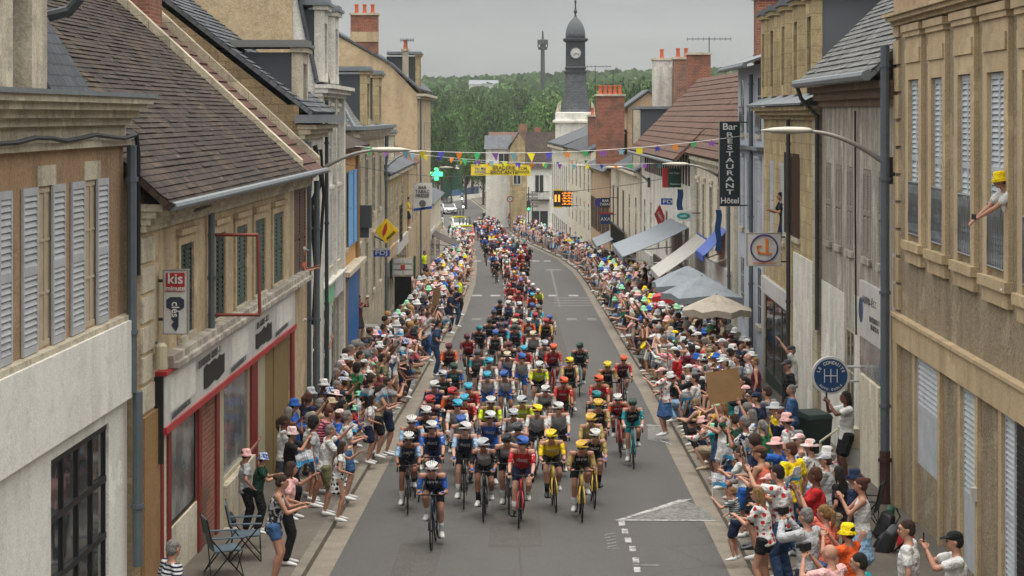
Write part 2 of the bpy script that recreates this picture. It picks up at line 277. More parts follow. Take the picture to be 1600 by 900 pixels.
# ------------------------------------------------------------------ object helpers
ORG = {}
class MB:
    def __init__(s): s.v = []; s.f = []; s.uv = {}; s.sm = False
    def face(s, pts, uv=None):
        i = len(s.v); s.v += [tuple(p) for p in pts]; s.f.append(tuple(range(i, i + len(pts))))
        if uv: s.uv[len(s.f) - 1] = uv
    def hexa(s, p):   # 8 pts: bottom 4 (ccw), top 4
        i = len(s.v); s.v += [tuple(q) for q in p]
        for q in ((0, 3, 2, 1), (4, 5, 6, 7), (0, 1, 5, 4), (1, 2, 6, 5), (2, 3, 7, 6), (3, 0, 4, 7)): s.f.append(tuple(i + k for k in q))
    def box(s, x0, x1, y0, y1, z0, z1):
        s.hexa([(x0, y0, z0), (x1, y0, z0), (x1, y1, z0), (x0, y1, z0), (x0, y0, z1), (x1, y0, z1), (x1, y1, z1), (x0, y1, z1)])
    def bar(s, a, b, w, h=None):
        a = Vector(a); b = Vector(b); h = h or w; t = (b - a).normalized()
        u = t.cross(Vector((0, 0, 1)));
        if u.length < .05: u = t.cross(Vector((1, 0, 0)))
        u.normalize(); n = u.cross(t); u = u * w / 2; n = n * h / 2
        s.hexa([a - u - n, a + u - n, b + u - n, b - u - n, a - u + n, a + u + n, b + u + n, b - u + n])
    def tube(s, pts, r, n=8, cap=True):
        pts = [Vector(p) for p in pts]; rr = r if isinstance(r, (list, tuple)) else [r] * len(pts)
        rings = []; side = None
        for i, p in enumerate(pts):
            t = (pts[min(i + 1, len(pts) - 1)] - pts[max(i - 1, 0)]).normalized()
            if side is None:
                side = t.cross(Vector((0, 0, 1)))
                if side.length < .1: side = t.cross(Vector((1, 0, 0)))
            side = (side - t * side.dot(t)).normalized(); o = t.cross(side)
            k = len(s.v); s.v += [tuple(p + side * rr[i] * math.cos(2 * PI * j / n) + o * rr[i] * math.sin(2 * PI * j / n)) for j in range(n)]
            rings.append(k)
        for a, b in zip(rings, rings[1:]):
            for j in range(n): s.f.append((a + j, a + (j + 1) % n, b + (j + 1) % n, b + j))
        if cap: s.f.append(tuple(rings[0] + j for j in range(n))[::-1]); s.f.append(tuple(rings[-1] + j for j in range(n)))
    def lathe(s, prof, c=(0, 0, 0), n=16, sx=1, sy=1):
        k0 = len(s.v)
        for r, z in prof: s.v += [(c[0] + r * sx * math.cos(2 * PI * j / n), c[1] + r * sy * math.sin(2 * PI * j / n), c[2] + z) for j in range(n)]
        for i in range(len(prof) - 1):
            a = k0 + i * n; b = a + n
            for j in range(n): s.f.append((a + j, a + (j + 1) % n, b + (j + 1) % n, b + j))
        s.f.append(tuple(k0 + j for j in range(n))[::-1]); s.f.append(tuple(k0 + (len(prof) - 1) * n + j for j in range(n)))
    def prism(s, poly, a, b):   # poly: list of 3D points; extruded by vector from offset a to b
        a = Vector(a); b = Vector(b); n = len(poly); i = len(s.v)
        s.v += [tuple(Vector(p) + a) for p in poly] + [tuple(Vector(p) + b) for p in poly]
        s.f.append(tuple(i + k for k in range(n))[::-1]); s.f.append(tuple(i + n + k for k in range(n)))
        for k in range(n): s.f.append((i + k, i + (k + 1) % n, i + n + (k + 1) % n, i + n + k))
    def ring(s, c, r, tr, ax='x', n=28, m=6):
        k0 = len(s.v); c = Vector(c)
        for i in range(n):
            a = 2 * PI * i / n
            for j in range(m):
                q = 2 * PI * j / m; rr = r + tr * math.cos(q); o = tr * math.sin(q)
                v = (o, rr * math.cos(a), rr * math.sin(a)) if ax == 'x' else (rr * math.cos(a), o, rr * math.sin(a)) if ax == 'y' else (rr * math.cos(a), rr * math.sin(a), o)
                s.v.append(tuple(c + Vector(v)))
        for i in range(n):
            for j in range(m): s.f.append((k0 + i * m + j, k0 + ((i + 1) % n) * m + j, k0 + ((i + 1) % n) * m + (j + 1) % m, k0 + i * m + (j + 1) % m))
    def mesh(s, name, mat, org=(0, 0, 0), smooth=False):
        me = bpy.data.meshes.new(name); ox, oy, oz = org
        me.from_pydata([(x - ox, y - oy, z - oz) for x, y, z in s.v], [], s.f)
        if s.uv:
            ul = me.uv_layers.new(name='UVMap')
            for fi, uv in s.uv.items():
                p = me.polygons[fi]
                for li, q in zip(p.loop_indices, uv): ul.data[li].uv = q
        me.materials.append(M[mat] if isinstance(mat, str) else mat)
        if smooth: me.polygons.foreach_set('use_smooth', [True] * len(me.polygons))
        me.update()
        return me
    def build(s, name, mat, parent=None, smooth=False):
        org = ORG.get(parent.name, (0, 0, 0)) if parent else (0, 0, 0)
        if not parent and s.v:   # a thing of its own: origin at its base
            xs = [v[0] for v in s.v]; ys = [v[1] for v in s.v]; zs = [v[2] for v in s.v]
            org = ((min(xs) + max(xs)) / 2, (min(ys) + max(ys)) / 2, min(zs))
        o = bpy.data.objects.new(name, s.mesh(name, mat, org, smooth)); C.objects.link(o)
        if parent: o.parent = parent
        else: o.location = org
        ORG[o.name] = org
        return o
def tag(o, label=None, cat=None, group=None, kind=None):
    if label: o['label'] = label
    if cat: o['category'] = cat
    if group: o['group'] = group
    if kind: o['kind'] = kind
    return o
def thing(name, label, cat, loc=(0, 0, 0), group=None):
    o = bpy.data.objects.new(name, None); C.objects.link(o); o.location = loc; ORG[o.name] = tuple(loc); o.empty_display_size = .3
    return tag(o, label, cat, group)
def place(me, name, parent=None, loc=None, rot=None, color=None, c2=None, mat=None, scale=None):
    o = bpy.data.objects.new(name, me); C.objects.link(o)
    if parent: o.parent = parent
    if loc is not None: o.location = loc
    if rot is not None: o.rotation_euler = rot
    if scale is not None: o.scale = (scale,) * 3 if isinstance(scale, (int, float)) else scale
    if color is not None: o.color = (*lin(color), 1)
    if c2 is not None: o['c2'] = list(lin(c2))
    if mat: o.material_slots[0].link = 'OBJECT'; o.material_slots[0].material = M[mat]
    return o
def text_mesh(body, size, depth=.01, space=1.0, line=1.0, rot90=False):
    cu = bpy.data.curves.new('t', 'FONT'); cu.body = body; cu.size = size; cu.extrude = depth; cu.align_x = 'CENTER'; cu.align_y = 'CENTER'; cu.space_character = space; cu.space_line = line
    cu.offset = size * .012
    o = bpy.data.objects.new('t', cu); C.objects.link(o)
    dg = bpy.context.evaluated_depsgraph_get(); me = bpy.data.meshes.new_from_object(o.evaluated_get(dg)); bpy.data.objects.remove(o)
    return me
TEXTS = []
def lettering(body, size, loc, mat, parent, face='cam', spin=0, sx=1, space=1.0, line=1.0, depth=.006, part='lettering'):
    """text mesh: face 'cam' reads from -Y, 'left' lies on a left-hand facade, 'right' on a right-hand one"""
    TEXTS.append((body, size, loc, mat, parent, face, spin, sx, space, line, depth, part))
def make_texts():
    for body, size, loc, mat, parent, face, spin, sx, space, line, depth, part in TEXTS:
        me = text_mesh(body, size, depth, space, line); me.materials.clear(); me.materials.append(M[mat])
        o = bpy.data.objects.new(part, me); C.objects.link(o)
        base = Matrix.Rotation(PI / 2, 4, 'X')
        yaw = {'cam': 0, 'left': PI / 2, 'right': -PI / 2}[face]
        mtx = Matrix.Rotation(yaw, 4, 'Z') @ base @ Matrix.Rotation(spin, 4, 'Z') @ Matrix.Diagonal((sx, 1, 1, 1))
        me.transform(mtx); o.location = loc
        if parent: o.parent = parent; og = ORG[parent.name]; o.location = (loc[0] - og[0], loc[1] - og[1], loc[2] - og[2])

# ------------------------------------------------------------------ terrain profile of the street
def gz(Y):
    if Y < 200: return 1.11 - .0347 * Y
    if Y < 245:
        q = (Y - 200) / 45; return -5.83 - .0347 * 45 * (q - q * q / 2)
    return -6.61 if Y < 480 else -6.61 + (min(Y, 1000) - 480) * .041
KERB = [(-30, -4.0, 2.9), (0, -3.55, 3.35), (31.6, -3.17, 3.72), (60, -2.85, 4.1), (98, -2.55, 4.4), (125, -2.6, 4.6), (145, -2.85, 4.6), (170, -3.3, 4.0), (198, -4.1, 2.5), (246, -8.2, -.4), (300, -12, -4.0), (400, -20, -11.5), (520, -34, -24)]
def kerbs(Y):
    for (a, l0, r0), (b, l1, r1) in zip(KERB, KERB[1:]):
        if Y <= b:
            q = (Y - a) / (b - a); return l0 + (l1 - l0) * q, r0 + (r1 - r0) * q
    return KERB[-1][1:]
def px_x(px, Y): return (px - 800) / 3200 * Y
def py_z(py, Y): return CZ - (py - 180) / 3200 * Y
def Y_of(py, h):
    """distance at which a point h metres above the road shows at row py"""
    lo, hi = 20, 420
    for _ in range(40):
        mid = (lo + hi) / 2
        y = 180 + (CZ - gz(mid) - h) / mid * 3200
        if y > py: lo = mid
        else: hi = mid
    return lo
# ------------------------------------------------------------------ ground, road, pavements
YS = [-30, 0, 15, 31.6, 45, 60, 80, 98, 112, 125, 145, 160, 170, 185, 198, 210, 222, 234, 246, 270, 300, 350, 400, 460, 520]
def strip(f0, f1, dz, name, mat, ys=YS, kind='structure'):
    m = MB()
    for a, b in zip(ys, ys[1:]):
        m.face([(f0(a), a, gz(a) + dz), (f1(a), a, gz(a) + dz), (f1(b), b, gz(b) + dz), (f0(b), b, gz(b) + dz)])
    return tag(m.build(name, mat), kind=kind)
gm = MB(); ys = [-60] + YS[1:-1] + [480, 520, 620, 760, 900, 1100, 1400]
def hz(x, Y):
    z = gz(Y)
    if Y > 480: z += 6 * math.sin(x * .008 + .5) * min(1, (Y - 480) / 300)
    return z - .02
xs = [-700, -400, -200, -100, -40, 0, 40, 100, 200, 400, 700]
for a, b in zip(ys, ys[1:]):
    for p, q in zip(xs, xs[1:]):
        gm.face([(p, a, hz(p, a)), (q, a, hz(q, a)), (q, b, hz(q, b)), (p, b, hz(p, b))])
tag(gm.build('ground', 'earth'), kind='structure')
GW = .36
strip(lambda y: kerbs(y)[0] + GW, lambda y: kerbs(y)[1] - GW, .004, 'road', 'asphalt')
strip(lambda y: kerbs(y)[0], lambda y: kerbs(y)[0] + GW, .008, 'gutter_strip', 'gutter_stone')
strip(lambda y: kerbs(y)[1] - GW, lambda y: kerbs(y)[1], .008, 'gutter_strip', 'gutter_stone')
for sg, nm in ((-1, 0), (1, 1)):
    k = MB(); p = MB()
    for a, b in zip(YS, YS[1:]):
        ka, kb = kerbs(a)[nm], kerbs(b)[nm]
        # kerb stone
        for (u0, u1, z0, z1) in ((0, .16, -.1, .13),):
            k.hexa([(ka + sg * u0, a, gz(a) + z0), (ka + sg * u1, a, gz(a) + z0), (kb + sg * u1, b, gz(b) + z0), (kb + sg * u0, b, gz(b) + z0),
                    (ka + sg * u0, a, gz(a) + z1), (ka + sg * u1, a, gz(a) + z1), (kb + sg * u1, b, gz(b) + z1), (kb + sg * u0, b, gz(b) + z1)])
        p.face([(ka + sg * .16, a, gz(a) + .125), (sg * 14, a, gz(a) + .125), (sg * 14 if b < 246 else kb + sg * 6, b, gz(b) + .125), (kb + sg * .16, b, gz(b) + .125)])
    tag(k.build('kerb', 'kerb_stone'), kind='structure'); tag(p.build('pavement', 'pavement'), kind='structure')
def mark(name, quads, mat='road_paint', dz=.010):
    m = MB()
    for q in quads: m.face([(x, y, gz(y) + dz) for x, y in q])
    return tag(m.build(name, mat), kind='structure')
def gpt(px, py):
    Y = Y_of(py, 0); return ((px - 800) / 3200 * Y, Y)
# crossing lines and dashes
def dash_row(py, pxs, wpx, hm):
    out = []
    for px in pxs:
        x, Y = gpt(px, py); w_ = wpx / 3200 * Y / 2
        out.append([(x - w_, Y - hm), (x + w_, Y - hm), (x + w_, Y + hm), (x - w_, Y + hm)])
    return out
mark('road_marking', dash_row(462, (745, 774, 864, 896), 15, .7)); mark('road_marking', dash_row(408, (746, 767, 837, 855), 11, .9), 'road_paint')
mark('road_marking', dash_row(499, (745, 830, 893, 925), 15, .8), 'worn_paint')
mark('crossing_stripes', [[(x, y) for x, y in (gpt(866, yy + 1.2), gpt(930 + (yy - 465) * .6, yy + 1.2), gpt(928 + (yy - 465) * .6, yy), gpt(866, yy))] for yy in (465, 469, 473, 477)], 'worn_paint')
mark('stop_line', [[gpt(853, 423), gpt(877, 423), gpt(877, 420.5), gpt(853, 420.5)], [gpt(860, 423), gpt(863, 423), gpt(876, 480), gpt(873, 480)]], 'worn_paint')
mark('painted_triangle', [[gpt(962, 813), gpt(1120, 813), gpt(1105, 797), gpt(1066, 781)]], 'worn_paint')
mark('painted_edge', [[gpt(962, 814), gpt(970, 814), gpt(1085, 780), gpt(1060, 782)], [gpt(962, 814.5), gpt(1128, 815), gpt(1128, 813.6), gpt(962, 813)]], 'road_paint', .014)
mark('dashed_line', [[gpt(a, y), gpt(a + 10, y), gpt(a + 9, y - 8), gpt(a - 1, y - 8)] for a, y in ((967, 822), (972, 835), (977, 849), (984, 862), (989, 880), (991, 895))], 'road_paint')
mark('chalk_marks', [[gpt(945 + i * 1.4, 838 + i * 4.5), gpt(961 + i * .6, 834 + i * 5), gpt(961 + i * .6, 832.5 + i * 5), gpt(944 + i * 1.4, 836 + i * 4.5)] for i in range(5)] + [[gpt(944, 858), gpt(968, 858), gpt(968, 857), gpt(944, 857)], [gpt(988, 884.5), gpt(1030, 885), gpt(1030, 883), gpt(988, 882.5)]], 'worn_paint')
mark('painted_triangle', [[gpt(1012, 688), gpt(1050, 695), gpt(1034, 667), gpt(1012, 664)]], 'worn_paint')
mark('painted_edge', [[gpt(1030, 689), gpt(1050, 696), gpt(1050, 694.5), gpt(1030, 688)], [gpt(1010, 665.5), gpt(1035, 667), gpt(1034, 665.6), gpt(1010, 664)]], 'road_paint', .014)

for (xa, ya, xb, yb) in ((-.4, 34, .5, 52), (1.9, 55, 2.9, 63), (-1.9, 30, -1.2, 34.5), (.9, 70, 2.0, 96)):
    mark('asphalt_patch', [[(xa, ya), (xb, ya + .1), (xb + .05, yb), (xa + .04, yb - .1)]], 'asphalt_patch', .0065)
for x, Y in ((-.9, 45), (2.6, 58)):
    m = MB(); m.lathe([(.31, 0), (.31, .006)], (x, Y, gz(Y) + .008), 24); tag(m.build('manhole_cover', 'black_metal'), kind='structure')
mark('tar_seam', [[(.1 + .05 * math.sin(i), 24 + i * 3), (.14 + .05 * math.sin(i), 24 + i * 3), (.14 + .05 * math.sin(i + 1), 27 + i * 3), (.1 + .05 * math.sin(i + 1), 27 + i * 3)] for i in range(40)], 'asphalt_patch', .0075)
# ------------------------------------------------------------------ buildings
class Bld:
    def __init__(s, name, label, cat, side, x0, b, Y0, Y1, zt, depth=9, wall='tan_stucco', group=None):
        s.side = side; s.g = 1 if side == 'L' else -1; s.x0 = x0; s.b = b; s.Y0 = Y0; s.Y1 = Y1; s.zt = zt; s.depth = depth; s.wallm = wall
        s.zb = gz(Y1) - .3; s.open = []; s.face_dir = 'left' if side == 'L' else 'right'
        s.t = thing(name, label, cat, (x0 + b * (Y0 + Y1) / 2, (Y0 + Y1) / 2, gz((Y0 + Y1) / 2)), group)
        s.rev = .026 if Y0 < 50 else 0.02 if Y0 < 80 else .015 if Y0 < 130 else .006
    def P(s, Y, d, z): return (s.x0 + s.b * Y + s.g * d, Y, z)
    def Yp(s, px, d=0):
        return (s.x0 + s.g * d) / ((px - 800) / 3200 - s.b)
    def zp(s, py, Y): return py_z(py, Y)
    def rect(s, pa, pb, ya, yb):
        Ya, Yb = sorted((s.Yp(pa), s.Yp(pb))); Ym = (Ya + Yb) / 2
        return Ya, Yb, s.zp(yb, Ym), s.zp(ya, Ym)
    def box(s, m, Ya, Yb, d0, d1, za, zb):
        P = s.P; m.hexa([P(Ya, d0, za), P(Ya, d1, za), P(Yb, d1, za), P(Yb, d0, za), P(Ya, d0, zb), P(Ya, d1, zb), P(Yb, d1, zb), P(Yb, d0, zb)])
    def part(s, name, mat, Ya, Yb, d0, d1, za, zb, parent=None):
        m = MB(); s.box(m, Ya, Yb, d0, d1, za, zb); return m.build(name, mat, parent or s.t)
    def walls(s, rev=.2, profile=None):
        rev = s.rev
        """front with real openings, ends and back; profile: list of (d, z) above zt making the gable ends"""
        m = MB(); P = s.P
        ysx = sorted(set([s.Y0, s.Y1] + [v for o in s.open for v in o[:2]])); zs = sorted(set([s.zb, s.zt] + [v for o in s.open for v in o[2:4]]))
        for a, b in zip(ysx, ysx[1:]):
            for c, d in zip(zs, zs[1:]):
                ym = (a + b) / 2; zm = (c + d) / 2
                if any(o[0] < ym < o[1] and o[2] < zm < o[3] for o in s.open): continue
                m.face([P(a, 0, c), P(b, 0, c), P(b, 0, d), P(a, 0, d)])
        for o in s.open:
            a, b, c, d = o[:4]
            m.face([P(a, 0, c), P(a, -rev, c), P(a, -rev, d), P(a, 0, d)]); m.face([P(b, 0, c), P(b, -rev, c), P(b, -rev, d), P(b, 0, d)])
            m.face([P(a, 0, c), P(b, 0, c), P(b, -rev, c), P(a, -rev, c)]); m.face([P(a, 0, d), P(b, 0, d), P(b, -rev, d), P(a, -rev, d)])
            m.face([P(a - .05, -rev - .02, c - .05), P(b + .05, -rev - .02, c - .05), P(b + .05, -rev - .02, d + .05), P(a - .05, -rev - .02, d + .05)])
        prof = profile or [(0, s.zt), (-s.depth, s.zt)]
        for Y in (s.Y0, s.Y1):
            m.face([P(Y, 0, s.zb)] + [P(Y, d, z) for d, z in ([(0, s.zt)] if prof[0] != (0, s.zt) else []) + prof] + [P(Y, -s.depth, s.zb)])
        m.face([P(s.Y0, -s.depth, s.zb), P(s.Y1, -s.depth, s.zb), P(s.Y1, -s.depth, prof[-1][1]), P(s.Y0, -s.depth, prof[-1][1])])
        if not profile: m.face([P(s.Y0, 0, s.zt), P(s.Y1, 0, s.zt), P(s.Y1, -s.depth, s.zt), P(s.Y0, -s.depth, s.zt)])
        return m.build('wall', s.wallm, s.t)
    def roof(s, prof, mat, th=.12, over=.15, Ya=None, Yb=None, course=.0, name='roof'):
        """prof: list of (d, z) from the eave inwards; sawtooth courses if course > 0"""
        m = MB(); P = s.P; Ya = s.Y0 - over if Ya is None else Ya; Yb = s.Y1 + over if Yb is None else Yb
        v = 0
        for (d0, z0), (d1, z1) in zip(prof, prof[1:]):
            L = math.hypot(d1 - d0, z1 - z0); nx, nz = -(z1 - z0) / L, (d1 - d0) / L
            if nz < 0: nx, nz = -nx, -nz
            n = max(1, int(L / course)) if course else 1
            nu = max(1, int((Yb - Ya) / .7)) if course else 1
            for i in range(n):
                q0, q1 = i / n, (i + 1) / n
                A = (d0 + (d1 - d0) * q0, z0 + (z1 - z0) * q0); B = (d0 + (d1 - d0) * q1, z0 + (z1 - z0) * q1)
                lift = th + (min(.03, course * .13) if course else 0)
                for j in range(nu):
                    ya = Ya + (Yb - Ya) * j / nu; yb = Ya + (Yb - Ya) * (j + 1) / nu
                    w1 = R.uniform(-.009, .011) if course else 0; w2 = w1
                    a1 = (A[0] + nx * (lift + w1), A[1] + nz * (lift + w1)); b1 = (B[0] + nx * th, B[1] + nz * th)
                    uv = [(ya, v + L * q0), (yb, v + L * q0), (yb, v + L * q1), (ya, v + L * q1)]
                    m.face([P(ya, *a1), P(yb, *a1), P(yb, *b1), P(ya, *b1)], uv)
                    if course:
                        a0 = (A[0] + nx * th * .9, A[1] + nz * th * .9)
                        m.face([P(ya, *a0), P(yb, *a0), P(yb, *a1), P(ya, *a1)], [(ya, v + L * q0 - .03), (yb, v + L * q0 - .03), (yb, v + L * q0), (ya, v + L * q0)])
            for Y in (Ya, Yb):
                m.face([P(Y, d0, z0), P(Y, d1, z1), P(Y, d1 + nx * th, z1 + nz * th), P(Y, d0 + nx * th, z0 + nz * th)], [(0, 0), (L, 0), (L, .1), (0, .1)])
            m.face([P(Ya, d0, z0), P(Yb, d0, z0), P(Yb, d1, z1), P(Ya, d1, z1)], [(0, 0), (1, 0), (1, 1), (0, 1)])
            v += L
        d0, z0 = prof[0]; m.face([P(Ya, d0, z0), P(Yb, d0, z0), P(Yb, d0, z0 + th), P(Ya, d0, z0 + th)], [(0, 0), (1, 0), (1, .1), (0, .1)])
        return m.build(name, mat, s.t)
    def gutter(s, z, d=.3, mat='zinc', Ya=None, Yb=None, r=.08):
        m = MB(); m.tube([s.P(Ya or s.Y0, d, z), s.P(Yb or s.Y1, d, z)], r, 8); return m.build('gutter', mat, s.t)
    def pipe(s, Y, z1, z0=None, d=.09, mat='grey_pipe', r=.055):
        m = MB(); z0 = gz(Y) if z0 is None else z0; m.tube([s.P(Y, d, z1), s.P(Y, d, z0)], r, 8)
        z = z0 + .8
        while z < z1: m.tube([s.P(Y, d, z), s.P(Y, d, z + .06)], r * 1.3, 8); z += 2.1
        return m.build('downpipe', mat, s.t)
    def cornice(s, z, steps=((.1, .12), (.2, .12), (.3, .1)), mat=None, Ya=None, Yb=None, name='cornice'):
        m = MB(); Ya = s.Y0 if Ya is None else Ya; Yb = s.Y1 if Yb is None else Yb
        for d, h in steps:
            s.box(m, Ya - d * .2 - .004, Yb + .004, -.05, d, z, z + h); z += h - .002
        return m.build(name, mat or s.wallm, s.t)
    def louvres(s, m, Ya, Yb, z0, z1, d, flat=None, slat=.07, th=.035, mid=True):
        """shutter leaf lying in the facade plane at depth d"""
        fr = .05
        s.box(m, Ya, Ya + fr, d, d + th, z0, z1); s.box(m, Yb - fr, Yb, d, d + th, z0, z1)
        s.box(m, Ya + .003, Yb - .003, d + .001, d + th - .001, z0 + .001, z0 + .09); s.box(m, Ya + .003, Yb - .003, d + .001, d + th - .001, z1 - .09, z1 - .001)
        zm = (z0 + z1) / 2
        if mid: s.box(m, Ya + .003, Yb - .003, d + .001, d + th - .001, zm - .05, zm + .05)
        z = z0 + .1; P = s.P
        while z < z1 - .1:
            if not (mid and abs(z + slat / 2 - zm) < .06):
                m.face([P(Ya + fr, d + th, z), P(Yb - fr, d + th, z), P(Yb - fr, d + .004, z + slat * .8), P(Ya + fr, d + .004, z + slat * .8)])
            z += slat
        m.face([P(Ya, d + .002, z0), P(Yb, d + .002, z0), P(Yb, d + .002, z1), P(Ya, d + .002, z1)])
    def window(s, Ya, Yb, za, zb, kind='glass', shut='shutter_white', rev=None, frame='white_paint', sill=True, sur=None, sillm=None, slat=.07, bars=2, rail=False, blind=None):
        rev = s.rev; W = Yb - Ya; s.open.append((Ya, Yb, za, zb))
        if s.Y0 > 80: sur = None; sill = False
        if kind in ('closed', 'half'):
            m = MB(); ym = (Ya + Yb) / 2
            s.louvres(m, Ya + .01, ym - .005, za + .01, zb - .01, -rev + .004, slat=slat, th=.03); s.louvres(m, ym + .005, Yb - .01, za + .01, zb - .01, -rev + .004, slat=slat, th=.03)
            m.build('shutter', shut, s.t)
        else:
            m = MB(); d = -rev + .002; f = .06 if s.Y0 < 60 else .035; ft = min(.03, rev * (.7 if s.Y0 < 60 else .25))
            s.box(m, Ya, Ya + f, d, d + ft, za, zb); s.box(m, Yb - f, Yb, d, d + ft, za, zb); s.box(m, Ya + f, Yb - f, d, d + ft, za, za + f); s.box(m, Ya + f, Yb - f, d, d + ft, zb - f, zb)
            for i in range(1, bars): yy = Ya + W * i / bars; s.box(m, yy - .03, yy + .03, d, d + ft, za + f, zb - f)
            for i in range(1, 3): zz = za + (zb - za) * i / 3; s.box(m, Ya + f, Yb - f, d, d + ft * .9, zz - .015, zz + .015)
            w_ = m.build('window', frame, s.t)
            g = MB(); g.face([s.P(Ya + .02, d + .001, za + .02), s.P(Yb - .02, d + .001, za + .02), s.P(Yb - .02, d + .001, zb - .02), s.P(Ya + .02, d + .001, zb - .02)]); g.build('pane', blind or 'glass', w_)
        if kind == 'open':
            for q in (0, 1):
                m = MB(); a, b = (Ya - W * .52, Ya - .02) if q == 0 else (Yb + .02, Yb + W * .52)
                s.louvres(m, a, b, za, zb, .03, slat=slat); m.build('shutter', shut, s.t)
        if sill:
            m = MB(); s.box(m, Ya - .12, Yb + .12, -.02, .07, za - .13, za); m.build('sill', sillm or 'plain_stone', s.t)
        if sur:
            m = MB(); e = .16
            s.box(m, Ya - e, Ya, -.01, .04, za, zb + e); s.box(m, Yb, Yb + e, -.01, .04, za, zb + e); s.box(m, Ya, Yb, -.01, .04, zb, zb + e); s.box(m, Ya - e - .05, Yb + e + .05, -.01, .1, zb + e, zb + e + .09)
            m.build('window_surround', sur, s.t)
        if rail:
            m = MB(); h = min(.95, (zb - za) * .5)
            for z in (za + .04, za + h): m.tube([s.P(Ya, .06, z), s.P(Yb, .06, z)], .016, 6)
            n = max(4, int(W / .11))
            for i in range(n + 1): yy = Ya + W * i / n; m.tube([s.P(yy, .06, za + .04), s.P(yy, .06, za + h)], .009, 5)
            for i in range(n): 
                yy = Ya + W * (i + .5) / n
                m.tube([s.P(yy + .035 * math.sin(k * 1.05), .06 + .01, za + .1 + (h - .15) * k / 6) for k in range(7)], .009, 4)
            m.build('railing', 'steel', s.t)
    def chimney(s, Y, d, z0, z1, w=.9, l=1.2, mat='red_brick', pots=3, label=None, cap='plain_stone'):
        x, _, _ = s.P(Y, d, 0); m = MB(); m.box(x - w / 2, x + w / 2, Y - l / 2, Y + l / 2, z0, z1)
        o = m.build('chimney', mat, s.t)
        m = MB(); m.box(x - w / 2 - .08, x + w / 2 + .08, Y - l / 2 - .08, Y + l / 2 + .08, z1 - .002, z1 + .12); m.build('chimney_cap', cap, o)
        ORG[o.name] = ORG[s.t.name]
        for i in range(pots):
            px = x + (i - (pots - 1) / 2) * w / max(pots, 1) * .9
            m = MB(); m.lathe([(.16, 0), (.12, .1), (.1, .45), (.13, .47), (.13, .55), (.09, .56)], (px, Y, z1 + .12), 10); m.build('chimney_pot', 'terracotta', o)
        return o
    def dormer(s, Y, w, d, z0, h, deep=1.6, wall='yellow_stone', roofm='zinc', winm='glass', side=None):
        """stone-fronted dormer facing the street, cheeks running back into the roof"""
        Ya, Yb = Y - w / 2, Y + w / 2; m = MB(); fw = w * .22
        s.box(m, Ya, Ya + fw, d - .25, d, z0, z0 + h); s.box(m, Yb - fw, Yb, d - .25, d, z0, z0 + h); s.box(m, Ya + fw, Yb - fw, d - .25, d, z0 + h * .82, z0 + h); s.box(m, Ya + fw, Yb - fw, d - .25, d + .03, z0, z0 + h * .12)
        s.box(m, Ya - .06, Yb + .06, d - .28, d + .1, z0 + h, z0 + h + .12)
        o = m.build('dormer', wall, s.t); ORG[o.name] = ORG[s.t.name]
        m = MB(); m.face([s.P(Ya + fw, d - .15, z0 + h * .1), s.P(Yb - fw, d - .15, z0 + h * .1), s.P(Yb - fw, d - .15, z0 + h * .85), s.P(Ya + fw, d - .15, z0 + h * .85)]); m.build('pane', winm, o)
        m = MB(); s.box(m, Ya + .03, Yb - .03, d - deep, d - .25, z0, z0 + h); me = m.build('dormer_cheek', side or 'dark_slate', o)
        m = MB(); s.box(m, Ya - .12, Yb + .12, d - deep, d + .16, z0 + h + .122, z0 + h + .2)
        s.box(m, Ya + .1, Yb - .1, d - deep, d + .1, z0 + h + .2, z0 + h + .3); m.build('dormer_roof', roofm, o)
        return o
    def auto(s, n, rows, w=1.0, h=1.6, kinds=('glass',), shut='shutter_white', **k):
        L = s.Y1 - s.Y0
        for z in rows:
            for i in range(n):
                Yc = s.Y0 + L * (i + .5) / n; kd = kinds[R.randrange(len(kinds))]
                s.window(Yc - w / 2, Yc + w / 2, z, z + h, kd, shut, **k)
    def shopfront(s, Ya, Yb, z0, z1, frame='dark_wood', fascia='sign_white', fh=.6, n=3, glass='glass'):
        s.open.append((Ya, Yb, z0, z1)); m = MB(); rev = s.rev; q = min(.03, rev * .6)
        for i in range(n + 1): yy = Ya + (Yb - Ya) * i / n; s.box(m, yy - .06, yy + .06, -rev + .003, -rev + .003 + q, z0, z1)
        s.box(m, Ya, Yb, -rev + .002, -rev + .002 + q, z1 - .12, z1); s.box(m, Ya, Yb, -rev + .002, -rev + .002 + q, z0, z0 + .45)
        o = m.build('shop_window', frame, s.t); ORG[o.name] = ORG[s.t.name]
        g = MB(); g.face([s.P(Ya, -rev + .001, z0), s.P(Yb, -rev + .001, z0), s.P(Yb, -rev + .001, z1), s.P(Ya, -rev + .001, z1)]); g.build('pane', glass, o)
        if fascia: s.part('fascia', fascia, Ya - .15, Yb + .15, .002, .12, z1 + .05, z1 + .05 + fh)
def bpart(s, name, mat, boxes, parent=None):
    for b in boxes:
        m = MB(); s.box(m, *b); o = m.build(name, mat, parent or s.t)
    return o

